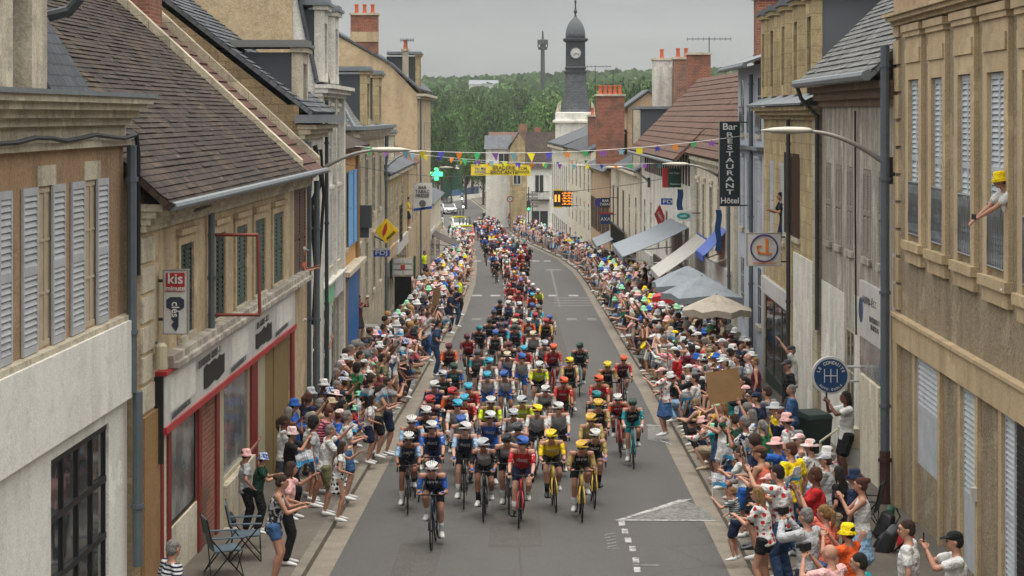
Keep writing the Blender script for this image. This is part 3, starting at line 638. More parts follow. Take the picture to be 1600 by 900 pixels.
# ================= LEFT SIDE =================
A = Bld('corner_building', 'pink roughcast building with white fascia and open grey shutters, nearest on the left', 'building', 'L', -6.22, .03, 17, 28.3, 7.0, 8, 'pink_roughcast')
for pa, pb in ((60, 82), (133, 152)):
    Ya, Yb, za, zb = A.rect(pa, pb, 294 if pa == 60 else 283, 545 if pa == 60 else 512)
    A.window(Ya, Yb, 4.40, 6.26, 'glass', sill=False, blind='blind_beige', rev=.35, frame='blind_beige')
for pa, pb in ((-2, 20), (35, 60), (82, 103), (112, 133), (152, 170)):
    Ya, Yb = A.Yp(pa, .03), A.Yp(pb, .03); m = MB(); A.louvres(m, Ya + .02, Yb - .02, 4.38, 6.28, .008, slat=.075, th=.03); A_ = m.build('shutter', 'shutter_grey', A.t)
for pa, pb in ((60, 82), (133, 152)): A.part('lintel', 'plain_stone', A.Yp(pa) - .1, A.Yp(pb) + .1, 0, .02, 6.28, 6.52)
Yd0, Yd1 = A.Yp(73), A.Yp(164)
A.open.append((Yd0, Yd1, .3, 3.03))
A.walls(.22)
bpart(A, 'fascia', 'white_panel', [(17, 28.32, 0, .16, 3.24, 4.3)])
bpart(A, 'string_course', 'plain_stone', [(17, 28.35, 0, .12, 4.3, 4.37), (17, 28.35, 0, .1, 6.7, 6.78), (17, 28.33, 0, .03, 6.78, 6.99)])
bpart(A, 'ground_floor_cladding', 'white_panel', [(17, Yd0, 0, .05, 0, 3.24), (Yd1, 28.31, 0, .05, 0, 3.24), (Yd0, Yd1, 0, .05, 3.03, 3.24)])
A.cornice(6.98, ((.12, .1), (.22, .1), (.34, .09), (.42, .08)), 'plain_stone')
bpart(A, 'roof_edge', 'zinc', [(17, 28.42, -.4, .46, 7.345, 7.4)])
door = MB()
for k in range(5):
    yy = Yd0 + (Yd1 - Yd0) * k / 4; A.box(door, yy - .035, yy + .035, -.024, .01, .3, 3.03)
for z in (.82, 1.54, 2.29, 2.98): A.box(door, Yd0, Yd1, -.02, .02, z - .04, z + .04)
dr = door.build('door', 'black_paint', A.t); ORG[dr.name] = ORG[A.t.name]
g = MB(); g.face([A.P(Yd0, -.02, .3), A.P(Yd1, -.02, .3), A.P(Yd1, -.02, 3.03), A.P(Yd0, -.02, 3.03)]); g.build('pane', 'glass', dr)
h = MB(); h.tube([A.P(Yd0 + .55, .07, 1.2), A.P(Yd0 + .55, .07, 1.5)], .02); h.tube([A.P(Yd0 + .45, .07, 1.2), A.P(Yd0 + .65, .07, 1.2)], .02); h.build('handle', 'steel', dr)
A.pipe(28.15, 6.7, 3.3, d=.15, mat='grey_pipe', r=.07); A.pipe(28.2, 3.3, .9, d=.22, mat='grey_pipe', r=.07)
# attic window block
m = MB(); 
for a in ((17, A.Yp(20, -.5), -2.5, -.5, 7.4, 9.4), (A.Yp(50, -.5), 26.15, -2.5, -.5, 7.4, 9.4), (A.Yp(20, -.5), A.Yp(50, -.5), -2.5, -.5, 8.75, 9.4), (A.Yp(20, -.5), A.Yp(50, -.5), -2.5, -.85, 7.4, 8.75)): A.box(m, *a)
at_ = m.build('attic', 'plain_stone', A.t); ORG[at_.name] = ORG[A.t.name]
sh = MB(); ya, yb = A.Yp(20, -.5), A.Yp(50, -.5); ymid = (ya + yb) / 2
A.box(sh, ya, ymid - .01, -.8, -.76, 7.4, 8.75); A.box(sh, ymid + .01, yb, -.8, -.76, 7.4, 8.75); sh.build('shutter', 'shutter_white', at_)
dk = MB()
for z in (7.62, 8.05, 8.48):
    for k in range(10):
        yy = ya + .04 + (yb - ya - .08) * k / 10; A.box(dk, yy, yy + (yb - ya) * .06, -.765, -.755, z, z + .09)
dk.build('shutter_slot', 'black_paint', at_)
A.roof([(-.45, 7.35), (-2.2, 10.3)], 'dark_slate', .05, 0, 26.16, 28.3)
A.roof([(-2.2, 9.9), (-6, 11.5)], 'dark_slate', .05, 0, 17, 26)
m = MB(); m.tube([(px_x(76, 26.4), 26.4, py_z(25, 26.4)), (px_x(108, 26.4), 26.4, py_z(17, 26.4)), (px_x(122, 26.4), 26.4, py_z(0, 26.4)), (px_x(126, 26.4), 26.4, py_z(-60, 26.4))], .075); m.build('drainpipe', 'dark_pipe', A.t)
m = MB(); pts = [A.P(17 + i * .75, .16 + .02 * math.sin(i), 6.83 + .03 * math.sin(i * 1.7)) for i in range(16)]; m.tube(pts, .03, 6); m.tube([A.P(28.3, .18, 6.85), A.P(28.34, .2, 6.6), A.P(28.34, .2, 4.9), (px_x(200, 28.6), 28.6, py_z(372, 28.6)), (px_x(222, 28.9), 28.9, py_z(365, 28.9)), (px_x(240, 29.5), 29.5, py_z(352, 29.5)), (px_x(320, 32.5), 33, py_z(320, 33))], .035, 6)
tag(m.build('overhead_cable', 'black_paint'), 'thick black twisted cable running along the pink building to the tan shop house', 'cable')

B = Bld('clothes_shop_building', 'tan house with brown tiled roof, green shutters and white and red shop sign', 'building', 'L', -5.78, .0219, 28.45, 47.4, 6.0, 9, 'tan_stucco')
B.window(*B.rect(279, 299, 385, 530)[:2], 3.72, 5.12, 'closed', 'shutter_dark_green', sillm='plain_stone', sur='tan_stucco')
for pc, w_, sm in ((341, 8, 'shutter_dark_green'), (375, 8, 'shutter_green'), (404, 8, 'shutter_green'), (432.5, 7.5, 'shutter_green')):
    B.window(B.Yp(pc - w_), B.Yp(pc + w_), 3.66, 5.1, 'closed', sm, sillm='plain_stone', sur='tan_stucco', slat=.08)
B.window(B.Yp(460), B.Yp(477), 3.3, 5.5, 'closed', 'shutter_brown', sill=False, rev=.1)
sh = [(263, 306, .95, 2.6), (346, 389, .75, 2.6), (411, 452, -.35, 2.5)]
for a, b, c, d in sh: B.open.append((B.Yp(a), B.Yp(b), c, d))
B.walls(.3, [(0, 6.0), (-4.8, 10.3), (-9, 6.5)])
for i, (a, b, c, d) in enumerate(sh[:2]):
    Ya, Yb = B.Yp(a), B.Yp(b)
    w_ = B.part('shop_window', 'cream_metal' if i else 'black_metal', Ya, Yb, -.026, -.022, c, d); ORG[w_.name] = ORG[B.t.name]; bpart(B, 'shop_window_frame', 'cream_metal' if i else 'black_metal', [(Ya, Ya + .06, -.024, .0, c, d), (Yb - .06, Yb, -.024, .0, c, d), (Ya, Yb, -.024, .0, c, c + .06), (Ya, Yb, -.024, .0, d - .06, d)])
    g = MB(); g.face([B.P(Ya, -.02, c), B.P(Yb, -.02, c), B.P(Yb, -.02, d), B.P(Ya, -.02, d)]); g.build('pane', 'shop_glass', w_)
    # clothes on show behind the glass
bpart(B, 'doorway', 'wood', [(B.Yp(411), B.Yp(452), -.024, -.02, -.4, 2.5), (B.Yp(428), B.Yp(430), -.02, 0, -.4, 2.5)])
bpart(B, 'red_post', 'dark_red_paint', [(B.Yp(245), B.Yp(249), .0, .07, -.3, 2.6), (B.Yp(258), B.Yp(263), .0, .05, -.1, 2.6), (B.Yp(306.5), B.Yp(311), .0, .05, -.3, 2.6), (B.Yp(334), B.Yp(339), .0, .05, -.3, 2.6), (B.Yp(390), B.Yp(399), .0, .05, -.4, 2.6), (B.Yp(452.5), B.Yp(457), .0, .05, -.6, 2.6)])
bpart(B, 'shop_wall', 'cream_plaster', [(B.Yp(249), B.Yp(258), .0, .02, -.2, 2.6), (B.Yp(263), B.Yp(306), .0, .02, -.2, .93)])
bpart(B, 'brick_panel', 'red_brick', [(B.Yp(311.5), B.Yp(333.5), .0, .02, -.1, 2.6)])
bpart(B, 'step', 'plain_stone', [(B.Yp(263), B.Yp(345), .06, .3, -.3, .02), (B.Yp(345), B.Yp(390), .003, .12, -.4, .73)])
bpart(B, 'shop_post', 'cream_metal', [(B.Yp(339.5), B.Yp(346), .0, .04, -.2, 2.6), (B.Yp(400), B.Yp(411), .0, .04, -.4, 2.6)])
bpart(B, 'corner_pier', 'ochre_stucco', [(28.44, B.Yp(244), 0, .06, -.2, 2.9)]); bpart(B, 'quoin', 'plain_stone', [(28.44, 29.3, 0, .03, 2.95 + i * .42, 3.3 + i * .42) for i in range(6)])
fs = bpart(B, 'fascia', 'sign_white', [(B.Yp(258, .15), B.Yp(461, .15), 0, .15, 2.62, 3.36)]); ORG[fs.name] = ORG[B.t.name]
bpart(B, 'fascia_trim', 'sign_red', [(B.Yp(258, .15) - .03, B.Yp(461, .15) + .05, 0, .18, 3.36, 3.42), (B.Yp(258, .15) - .03, B.Yp(461, .15) + .05, 0, .18, 2.52, 2.62)])
bpart(B, 'fascia_end', 'letter_black', [(B.Yp(258, .15) - .04, B.Yp(258, .15) - .003, 0, .13, 2.1, 3.36)])
bpart(B, 'shop_ledge', 'stained_plaster', [(B.Yp(250), B.Yp(470), 0, .27, 3.425, 3.5), (B.Yp(250), B.Yp(470), 0, .2, 3.5, 3.6)])
bpart(B, 'fascia_panel', 'white_panel', [(B.Yp(p, .15), B.Yp(q, .15), .15, .156, 2.78, 3.28) for p, q in ((266, 305), (362, 388), (432, 456))])
for a, b, z0, z1 in ((318, 350, 2.76, 3.1), (399, 424, 2.74, 3.02)):
    Ya, Yb = B.Yp(a, .15), B.Yp(b, .15); m = MB(); top = [B.P(Yb - (Yb - Ya) * i / 8, .157, z1 + R.uniform(-.03, .06)) for i in range(9)]; bot = [B.P(Ya + (Yb - Ya) * i / 8, .157, z0 + R.uniform(-.04, .02)) for i in range(9)]
    m.prism(bot + top, (0, 0, 0), (.004, 0, 0)); m.build('blacked_out_patch', 'letter_black', fs)
def blet(txt, pa, z, size, part=fs, mat='letter_grey', sx=1.0):
    Y = B.Yp(pa, .15); lettering(txt, size, B.P(Y, .162, z), mat, part, 'left', sx=sx)
blet('L\'ETONNANTE - FOUINE - D\'AVALLON', 333, 3.2, .16, sx=1.15); blet('LES PERSONNES DE L\'ELECTRIQUE', 284, 2.72, .12); blet('LES PERSONNES DE L\'ELECTRIQUE', 374, 2.72, .12, sx=1.2); blet('LES - MARIE - DESSA', 411, 3.16, .16, sx=1.4); blet('LES PERSONNES DE L\'ELECTRIQUE', 443, 2.74, .12, sx=1.6)
B.cornice(5.48, ((.08, .1), (.14, .1), (.22, .1), (.32, .1)), 'plain_stone')
B.roof([(.42, 5.78), (-4.8, 10.45)], 'brown_tiles', .1, 0, 28.3, 43.9, .12)
B.roof([(.42, 5.78), (-4.8, 10.45)], 'red_tiles', .06, 0, 44.25, 47.1, .3, name='lower_roof')
m = MB()
for Y in (44.08, 47.3): m.hexa([B.P(Y - .16, .3, 5.8), B.P(Y + .16, .3, 5.8), B.P(Y + .16, -4.8, 10.3), B.P(Y - .16, -4.8, 10.3), B.P(Y - .16, .3, 6.15), B.P(Y + .16, .3, 6.15), B.P(Y + .16, -4.8, 10.85), B.P(Y - .16, -4.8, 10.85)])

for Y in (44.08, 47.3): m = MB(); m.hexa([B.P(Y - .16, .3, 5.8), B.P(Y + .16, .3, 5.8), B.P(Y + .16, -4.8, 10.3), B.P(Y - .16, -4.8, 10.3), B.P(Y - .16, .3, 6.15), B.P(Y + .16, .3, 6.15), B.P(Y + .16, -4.8, 10.85), B.P(Y - .16, -4.8, 10.85)]); m.build('roof_parapet', 'stone', B.t)
B.roof([(-4.8, 10.45), (-9, 6.4)], 'brown_tiles', .1, 0, 28.3, 47.3, 0, name='back_roof')
B.gutter(5.84, .46, 'zinc', 28.35, 47.4, .065); B.pipe(B.Yp(322), 5.5, 3.6, mat='grey_pipe'); B.pipe(47.2, 5.6, None, d=.25, mat='grey_pipe', r=.07)
B.chimney(45.6, -3.6, 8.5, 10.9, .9, 1.6, 'red_brick', 0)
m = MB(); ya = 31.5; m.box(*sorted((B.P(ya, -3.0, 0)[0], B.P(ya, -3.25, 0)[0])), 38.4, 38.8, 8.78, 8.83); m.build('roof_window', 'sign_white', B.t)

Cb = Bld('rubble_gable_house', 'rough stone gable house with slate dormer rising behind the brown roof', 'house', 'L', -4.92, 0, 47.5, 53.4, 7.0, 10, 'white_plaster')
Cb.window(48.6, 49.6, 3.6, 5.6, 'closed', 'shutter_grey'); Cb.window(51, 52, 3.4, 5.4, 'closed', 'shutter_brown'); Cb.window(48.4, 49.8, -.6, 2.2, 'glass', sill=False); Cb.window(50.6, 52.6, -.6, 2.2, 'glass', sill=False)
Cb.walls(.2, [(0, 7.1), (-5.2, 11.2), (-10, 7.5)])
bpart(Cb, 'gable_face', 'rubble_stone', [(47.46, 47.49, -.9, -.02, 6.0, 7.35)])
m = MB(); m.prism([(-4.95, 47.44, 5.6), (-4.95, 47.44, 7.15), (-10.1, 47.44, 11.2), (-14.9, 47.44, 7.3), (-14.9, 47.44, 5.6)], (0, 0, 0), (0, .05, 0)); m.build('gable_wall', 'rubble_stone', Cb.t)
Cb.roof([(.25, 7.1), (-5.2, 11.35)], 'slate', .1, .05, None, None, .2); Cb.roof([(-5.2, 11.35), (-10, 7.5)], 'slate', .1, .05, name='back_roof')
bpart(Cb, 'roof_flashing', 'dark_pipe', [(47.38, 47.5, .2, .26, 6.9, 7.0)])
Cb.cornice(6.55, ((.12, .12), (.25, .12), (.4, .1)), 'plain_stone'); bpart(Cb, 'roof_edge', 'zinc', [(47.3, 53.4, -.1, .55, 6.93, 7.12)])
Cb.dormer(49.2, 1.4, -.05, 7.15, 1.45, 2.6, 'plain_stone', 'light_slate'); Cb.pipe(47.6, 6.5, None, .18, 'grey_pipe', .08)
m = MB(); m.tube([(-4.6, 47.8, 6.4), (-4.45, 47.9, 5.6), (-4.7, 47.9, 5.0), (-4.6, 48.2, 3.4), (-4.65, 48, 2.2)], .06); m.tube([(-4.75, 48, 6.2), (-4.5, 48.2, 6.3), (-4.45, 48.4, 5.2), (-4.6, 48.4, 3)], .04)
tag(m.build('cable_bundle', 'black_paint'), 'tangle of black cables on the corner where the street lamp is fixed', 'cable')

D = Bld('white_town_house', 'tall narrow white plastered house with worn pilasters and mansard roof', 'house', 'L', -5.1, 0, 53.5, 61, 7.9, 10, 'white_plaster')
for Y in (54.6, 57.2, 59.6):
    D.window(Y - .5, Y + .5, 2.9, 4.9, 'half', 'shutter_grey', sur='white_plaster'); D.window(Y - .5, Y + .5, 5.7, 7.2, 'glass', sur='white_plaster')
D.shopfront(54.2, 57.2, -.7, 1.9, 'sign_teal', 'pale_green', .5, 3); D.shopfront(57.9, 60.4, -.7, 1.9, 'cream_metal', 'white_paint', .5, 2)
D.walls(.2, [(0, 7.9), (-.5, 10.3), (-4.5, 11.6), (-10, 9.2)])
bpart(D, 'pilaster', 'white_plaster', [(53.5, 53.95, 0, .14, -1, 7.6), (60.5, 61, 0, .14, -1, 7.6), (55.8, 56.1, 0, .1, 2.4, 7.6), (58.3, 58.6, 0, .1, 2.4, 7.6)])
D.cornice(7.6, ((.16, .1), (.3, .12), (.42, .1)), 'white_plaster'); D.cornice(2.45, ((.1, .06), (.2, .06)), 'white_plaster', name='string_course')
D.roof([(-.05, 7.95), (-.55, 10.35)], 'dark_slate', .06, .06); D.roof([(-.4, 10.35), (-4.5, 11.7)], 'zinc', .06, .1, name='roof_top'); D.roof([(-4.5, 11.7), (-10, 9.2)], 'slate', .06, .1, name='back_roof')
m = MB(); m.prism([(-5.65, 53.46, 6), (-5.75, 53.46, 10.25), (-9.6, 53.46, 11.5), (-15, 53.46, 9.1), (-15, 53.46, 6)], (0, 0, 0), (0, .03, 0)); m.build('gable_wall', 'tan_stucco', D.t)
D.dormer(54.8, 1.3, .12, 8.0, 1.9, 1.2, 'white_plaster', 'zinc'); D.dormer(58.2, 1.3, .12, 8.0, 1.9, 1.2, 'white_plaster', 'zinc'); D.pipe(53.6, 7.5, None, .25, 'dark_pipe', .05)

G = Bld('orange_house', 'narrow orange house with light blue shutters and a blue door surround', 'house', 'L', -5.45, 0, 61.1, 72, 6.1, 9, 'orange_stucco')
G.window(63.6, 65, 2.7, 5.0, 'glass', sill=False); G.window(G.Yp(536), G.Yp(541), 2.75, 5.25, 'glass', 'shutter_blue'); 
m = MB(); G.louvres(m, G.Yp(541.5), G.Yp(549), 2.75, 5.25, .04); G.louvres(m, G.Yp(550), G.Yp(555), 2.75, 5.25, .04); m.build('shutter', 'shutter_blue', G.t)
G.walls(.2, [(0, 6.1), (-4.5, 8.2), (-9, 6.3)])
bpart(G, 'door_panel', 'blue_door_paint', [(G.Yp(536.5), 71.2, 0, .12, -1.45, 1.75)]); bpart(G, 'orange_pier', 'ochre_stucco', [(64.9, G.Yp(535.8), 0, .16, -1.4, 1.95), (71.3, 72, 0, .1, -1.6, 6)])
bpart(G, 'ledge', 'plain_stone', [(64.5, 72, 0, .35, 2.0, 2.15), (64.5, 72, 0, .2, 5.75, 5.9)])
G.roof([(.4, 6.0), (-4.5, 8.3), (-9, 6.2)], 'brown_tiles', .1, .05); G.cornice(5.9, ((.15, .07), (.3, .07)), 'orange_stucco')

E = Bld('stone_mansard_house', 'stone house with patterned slate mansard roof and stone dormer', 'house', 'L', -5.62, 0, 72.1, 90, 6.6, 10, 'stone')
for Y in (75, 79, 83, 87): E.window(Y - .6, Y + .6, 3.2, 5.4, 'glass', sur='plain_stone')
for Y in (75, 79, 83, 87): E.window(Y - .6, Y + .6, .1, 2.2, 'glass', sur='plain_stone')
E.walls(.2, [(0, 6.6), (-1.6, 8.5), (-5, 9.8), (-8.6, 8.5), (-10, 6.6)])
m = MB(); P_ = E.P   # hip-ended mansard
m.face([P_(72.0, .1, 6.62), P_(90, .1, 6.62), P_(89, -1.3, 8.35), P_(73.1, -.95, 8.35)], [(0, 0), (18, 0), (17, 2.4), (1.1, 2.4)]); m.face([P_(72.0, .1, 6.62), P_(72.0, -10, 6.62), P_(73.1, -9, 8.35), P_(73.1, -.95, 8.35)], [(0, 0), (10, 0), (9, 2.2), (1, 2.2)])
m.face([P_(73.1, -.95, 8.35), P_(89, -1.3, 8.35), P_(88, -5, 9.5), P_(74.5, -5, 9.5)], [(1, 3), (17, 3), (16, 7), (2, 7)]); m.face([P_(73.1, -.95, 8.35), P_(73.1, -9, 8.35), P_(74.5, -5, 9.5)], [(0, 3), (8, 3), (4, 7)])
m.build('roof', 'light_slate', E.t)
m = MB(); m.tube([P_(73.05, -.9, 8.4), P_(74.5, -5, 9.55)], .1, 6); m.tube([P_(72.0, .12, 6.65), P_(73.1, -.95, 8.4)], .05, 6); m.build('roof_ridge', 'zinc', E.t)
bpart(E, 'end_wall', 'plain_stone', [(72.05, 72.09, -10, -.01, -3, 6.5)]); E.cornice(6.2, ((.14, .12), (.28, .14), (.42, .12)), 'plain_stone'); bpart(E, 'roof_edge', 'zinc', [(71.9, 90, -.2, .55, 6.58, 6.72), (71.9, 72.2, -10, -.2, 6.58, 6.72)])
E.dormer(78, 2.0, .15, 6.75, 1.9, 1.8, 'yellow_stone', 'zinc'); E.dormer(85, 2.0, .15, 6.75, 1.9, 1.8, 'yellow_stone', 'zinc'); E.pipe(89.6, 6.2, None, .12)
m = MB(); m.box(-5.64, -5.0, 72.8, 73.2, 3.1, 3.9); m.box(-5.64, -5.1, 72.85, 73.15, 2.75, 3.1); m.build('porch', 'dark_slate', E.t)

H = Bld('corner_stone_house', 'stone house with quoins, low slate roof and lattice balcony behind the yellow diamond sign', 'house', 'L', -5.72, 0, 90.2, 112, 4.5, 10, 'yellow_stone')
for Y in (93, 97.5, 102, 107): H.window(Y - .65, Y + .65, 1.5, 3.7, 'glass', sur='plain_stone')
H.shopfront(92, 99, -2.5, .4, 'cream_metal', 'pinkish_render', .5, 4); H.shopfront(101, 110.5, -2.8, .2, 'sign_green', 'sign_white', .6, 4)
H.walls(.2, [(0, 4.5), (-4.5, 6.3), (-10, 4.5)]); H.roof([(.4, 4.45), (-4.5, 6.4), (-10, 4.4)], 'slate', .1, .1); H.cornice(4.15, ((.15, .12), (.35, .14)), 'plain_stone'); bpart(H, 'quoin', 'plain_stone', [(90.15, 91 - (.25 if i % 2 else 0), 0, .05, -1.8 + i * .45, -1.4 + i * .45) for i in range(13)])
H.dormer(94.5, 1.6, -.2, 4.6, 1.7, 1.6, 'plain_stone', 'light_slate'); H.dormer(103, 1.4, -.2, 4.6, 1.5, 1.6, 'plain_stone', 'zinc')
m = MB()
for k in range(7): H.box(m, 95 + k * .35, 95.05 + k * .35, .5, .53, 1.2, 2.9)
for k in range(6): H.box(m, 95, 97.2, .5, .53, 1.25 + k * .3, 1.3 + k * .3)
m.build('lattice_panel', 'dark_wood', H.t)

F = Bld('tall_gable_building', 'large plain tan gable wall with a brick chimney of three pots', 'building', 'L', -5.65, 0, 122, 142, 8.4, 14, 'tan_stucco')
F.auto(5, (-2.6, 1.2, 4.8), 1.1, 1.9, sur='plain_stone'); F.walls(.2, [(0, 8.4), (-1.6, 10.1), (-6.7, 12.9), (-11, 9.5), (-14, 8.4)]); F.roof([(.1, 8.6), (-1.7, 10.2), (-6.7, 13), (-14, 8.5)], 'slate', .12, .1)
F.chimney(123, -3.2, 10.8, 13.1, 1.6, 1.2, 'red_brick', 3); F.cornice(8.1, ((.2, .15), (.5, .15)), 'plain_stone'); F.dormer(126, 2, 0, 8.5, 2.2, 2, 'yellow_stone', 'zinc'); F.pipe(122.3, 8, None, .2)
bpart(F, 'chimney_band', 'tan_stucco', [(122.36, 123.64, -4.02, -2.38, 11.5, 12.1)]); F.chimney(124, -.8, 9.2, 11.0, .35, .4, 'plain_stone', 1)
F2 = Bld('lean_to_house', 'lower tan wing with sloping tile edge beside the tall gable wall', 'house', 'L', -5.68, 0, 112.2, 121.8, 4.3, 9, 'tan_stucco')
F2.auto(3, (-2.9, .9), 1.1, 1.8, sur='plain_stone'); F2.walls(.2, [(0, 4.3), (-5.2, 7.6), (-9, 6)]); F2.roof([(.2, 4.3), (-5.2, 7.7), (-9, 6)], 'rust_tiles', .1, .1)
I_ = Bld('pharmacy_building', 'low cream building with brown awning past the tall gable wall', 'building', 'L', -5.75, 0, 142.2, 165, .8, 9, 'cream_plaster')
I_.shopfront(144, 152, -4.3, -1.7, 'sign_green', 'sign_white', .6, 4); I_.shopfront(154, 163, -4.7, -2, 'dark_wood', 'cream_metal', .6, 4); I_.walls(.2, [(0, .8), (-4, 2.6), (-9, .8)]); I_.roof([(.3, .8), (-4, 2.7), (-9, .8)], 'slate', .1, .1)
# ================= RIGHT SIDE =================
R1 = Bld('roughcast_building', 'grey tan roughcast building with white louvred shutters and iron balconettes, nearest on the right', 'building', 'R', 6.44, .018, 15, 38, 9.9, 9, 'grey_tan_roughcast')
for a, b, yt, yb in ((1425, 1441, 124, 370), (1461, 1478, 121, 384), (1503, 1523, 116, 401), (1549, 1576, 112, 423), (1605, 1640, 108, 455), (1680, 1720, 104, 490)):
    Ya, Yb = sorted((R1.Yp(a), R1.Yp(b))); w_ = Yb - Ya
    R1.window(Ya, Yb, R1.zp(yb, (Ya + Yb) / 2), R1.zp(yt, (Ya + Yb) / 2), 'closed', 'shutter_white', rev=.22, sill=False, slat=.085, rail=True, frame='white_paint')
    zb_, zt_ = R1.open[-1][2:]
    bpart(R1, 'window_surround', 'tan_band', [(Ya - .28, Ya, -.02, .07, zb_ - .1, zt_ + .3), (Yb, Yb + .28, -.02, .07, zb_ - .1, zt_ + .3), (Ya, Yb, -.02, .07, zt_, zt_ + .3), (Ya - .2, Yb + .2, .07, .1, zt_ + .3, zt_ + .55), (Ya - .28, Yb + .28, -.02, .07, zt_ + .3, zt_ + .85), (Ya - .38, Yb + .38, -.02, .14, zt_ + .85, zt_ + .97), (Ya - .32, Yb + .32, -.02, .11, zt_ + .76, zt_ + .85)])
    bpart(R1, 'sill', 'tan_band', [(Ya - .35, Yb + .35, 0, .14, zb_ - .25, zb_ - .1), (Ya - .28, Yb + .28, 0, .08, zb_ - .48, zb_ - .252)])
pil = []
for a, b, yt, yb, kd in ((1434, 1470, 562, 806, 'p'), (1506, 1529, 612, 900, 'd'), (1571, 1640, 660, 1000, 'g')):
    Ya, Yb = sorted((R1.Yp(a), R1.Yp(b))); Ym = (Ya + Yb) / 2
    zb_ = {'p': 1.05, 'd': .15, 'g': .1}[kd]; zt_ = 2.93
    R1.open.append((Ya, Yb, zb_, zt_))
    if kd in 'pd':
        m = MB(); zl = zb_ + (zt_ - zb_) * (.5 if kd == 'p' else .38)
        R1.box(m, Ya, Yb, -.024, .0, zb_, zl); R1.louvres(m, Ya, Yb, zl, zt_, -.024, slat=.09, mid=False, th=.03); o = m.build('shutter' if kd == 'p' else 'door', 'shutter_white', R1.t); ORG[o.name] = ORG[R1.t.name]
        h = MB(); h.tube([R1.P(Ya + .35 if kd == 'p' else Ya + .08, -.1, zl - .15), R1.P(Ya + .35 if kd == 'p' else Ya + .08, -.1, zl - .3)], .02); h.build('handle', 'steel', o)
    else:
        m = MB(); R1.louvres(m, R1.Yp(1587), Yb - .02, zb_, zt_, -.022, slat=.08, mid=True); m.build('shutter', 'shutter_white', R1.t)
        m = MB(); z = zb_
        while z < zt_: R1.box(m, Ya, R1.Yp(1588), -.024, -.005, z, z + .07); z += .1
        m.build('roller_blind', 'black_paint', R1.t)
    pil += [(Ya - .2, Ya, 0, .06, .0, 2.95), (Yb, Yb + .2, 0, .06, .0, 2.95)]
R1.walls(.22)
bpart(R1, 'pilaster', 'tan_band', pil); bpart(R1, 'ground_floor_band', 'tan_band', [(15, 38.02, 0, .1, 2.95, 3.42), (15, 38.02, 0, .14, 3.42, 3.48), (37.4, 38.02, 0, .09, -.2, 2.95)])
bpart(R1, 'quoin', 'tan_band', [(37.45, 38.03, 0, .05, 3.55 + i * .5, 3.98 + i * .5) for i in range(11)])
R1.cornice(8.75, ((.1, .08), (.2, .08), (.26, .06)), 'tan_band'); bpart(R1, 'frieze', 'pinkish_render', [(15, 38.02, 0, .04, 8.97, 9.88)]); R1.cornice(9.88, ((.2, .1), (.4, .12)), 'tan_band')
R1.pipe(37.9, 8.4, .9, .22, 'grey_pipe', .085); R1.pipe(37.9, .9, -.1, .22, 'rusty_base', .1)
bpart(R1, 'door_lamp', 'plastic_white', [(R1.Yp(1533), R1.Yp(1530), .06, .14, 1.35, 1.55)])
R1.roof([(.1, 10.1), (-4.5, 13), (-9, 10.1)], 'slate', .1, .0)

R2 = Bld('stained_grey_house', 'grey house with peeling dark stained plaster, slate roof and thin shutters', 'house', 'R', 6.5, .018, 38.02, 48.8, 7.9, 9, 'stained_plaster')
for a, b in ((1291, 1299), (1306, 1315), (1324, 1333), (1349, 1361), (1373, 1384)):
    Ya, Yb = sorted((R2.Yp(a), R2.Yp(b))); R2.window(Ya, Yb, 4.2, 6.0, 'closed', 'shutter_dirty', rev=.12, slat=.06, sillm='stained_plaster')
for a, b, z0, z1, k in ((1292, 1299, -.2, 2.2, 0), (1322, 1334, -.3, 2.5, 0)):
    Ya, Yb = sorted((R2.Yp(a), R2.Yp(b))); R2.window(Ya, Yb, z0, z1, 'glass', frame='cream_metal', sill=False)
Ya, Yb = R2.Yp(1388), R2.Yp(1346); R2.open.append((Ya + .3, Ya + 1.5, 0, 2.5)); 
R2.walls(.3)
bpart(R2, 'ground_floor_cladding', 'white_render', [(R2.Yp(1344), 43.5, 0, .012, -.2, 3.3), (R2.Yp(1320), 48.8, 0, .012, -.6, 3.2)])
bpart(R2, 'signboard', 'sign_white', [(R2.Yp(1387), R2.Yp(1347), .0, .06, 2.55, 3.7)]); bpart(R2, 'shop_glass_panel', 'shop_glass', [(R2.Yp(1387), R2.Yp(1347), .0, .05, 1.85, 2.53)])
lettering('AUTO-ÉCOLE', .2, R2.P((R2.Yp(1387) + R2.Yp(1347)) / 2, .065, 3.35), 'letter_grey', R2.t, 'right', sx=1.4, space=1.3); lettering('LE CONDUITE\n06 12 26 06', .15, R2.P(R2.Yp(1372), .065, 2.95), 'letter_grey', R2.t, 'right', sx=1.3)
m = MB(); m.lathe([(.26, 0), (.26, .01)], (0, 0, 0), 20); 
m.v = [tuple(Vector(R2.P(R2.Yp(1350), .07, 3.1)) + Vector((v[2], v[0], v[1]))) for v in m.v]; m.build('round_emblem', 'sign_blue', R2.t)
bpart(R2, 'entrance_block', 'cream_plaster', [(R2.Yp(1380), R2.Yp(1350), 0, .1, -.3, 1.8)])
R2.roof([(.55, 7.75), (-5, 13.2)], 'light_slate', .1, 0, 38.05, 48.9, .18); R2.roof([(-5, 13.2), (-9, 9)], 'light_slate', .1, 0, name='back_roof')
m = MB(); m.prism([R2.P(48.8, 0, 7.9), R2.P(48.8, -5, 13.1), R2.P(48.8, -9, 9)], (0, -.1, 0), (0, 0, 0)); m.build('gable_wall', 'stained_plaster', R2.t)
R2.gutter(7.85, .6, 'zinc', 38.05, 49, .1); R2.cornice(7.3, ((.08, .15), (.2, .18), (.35, .14)), 'brown_roughcast')
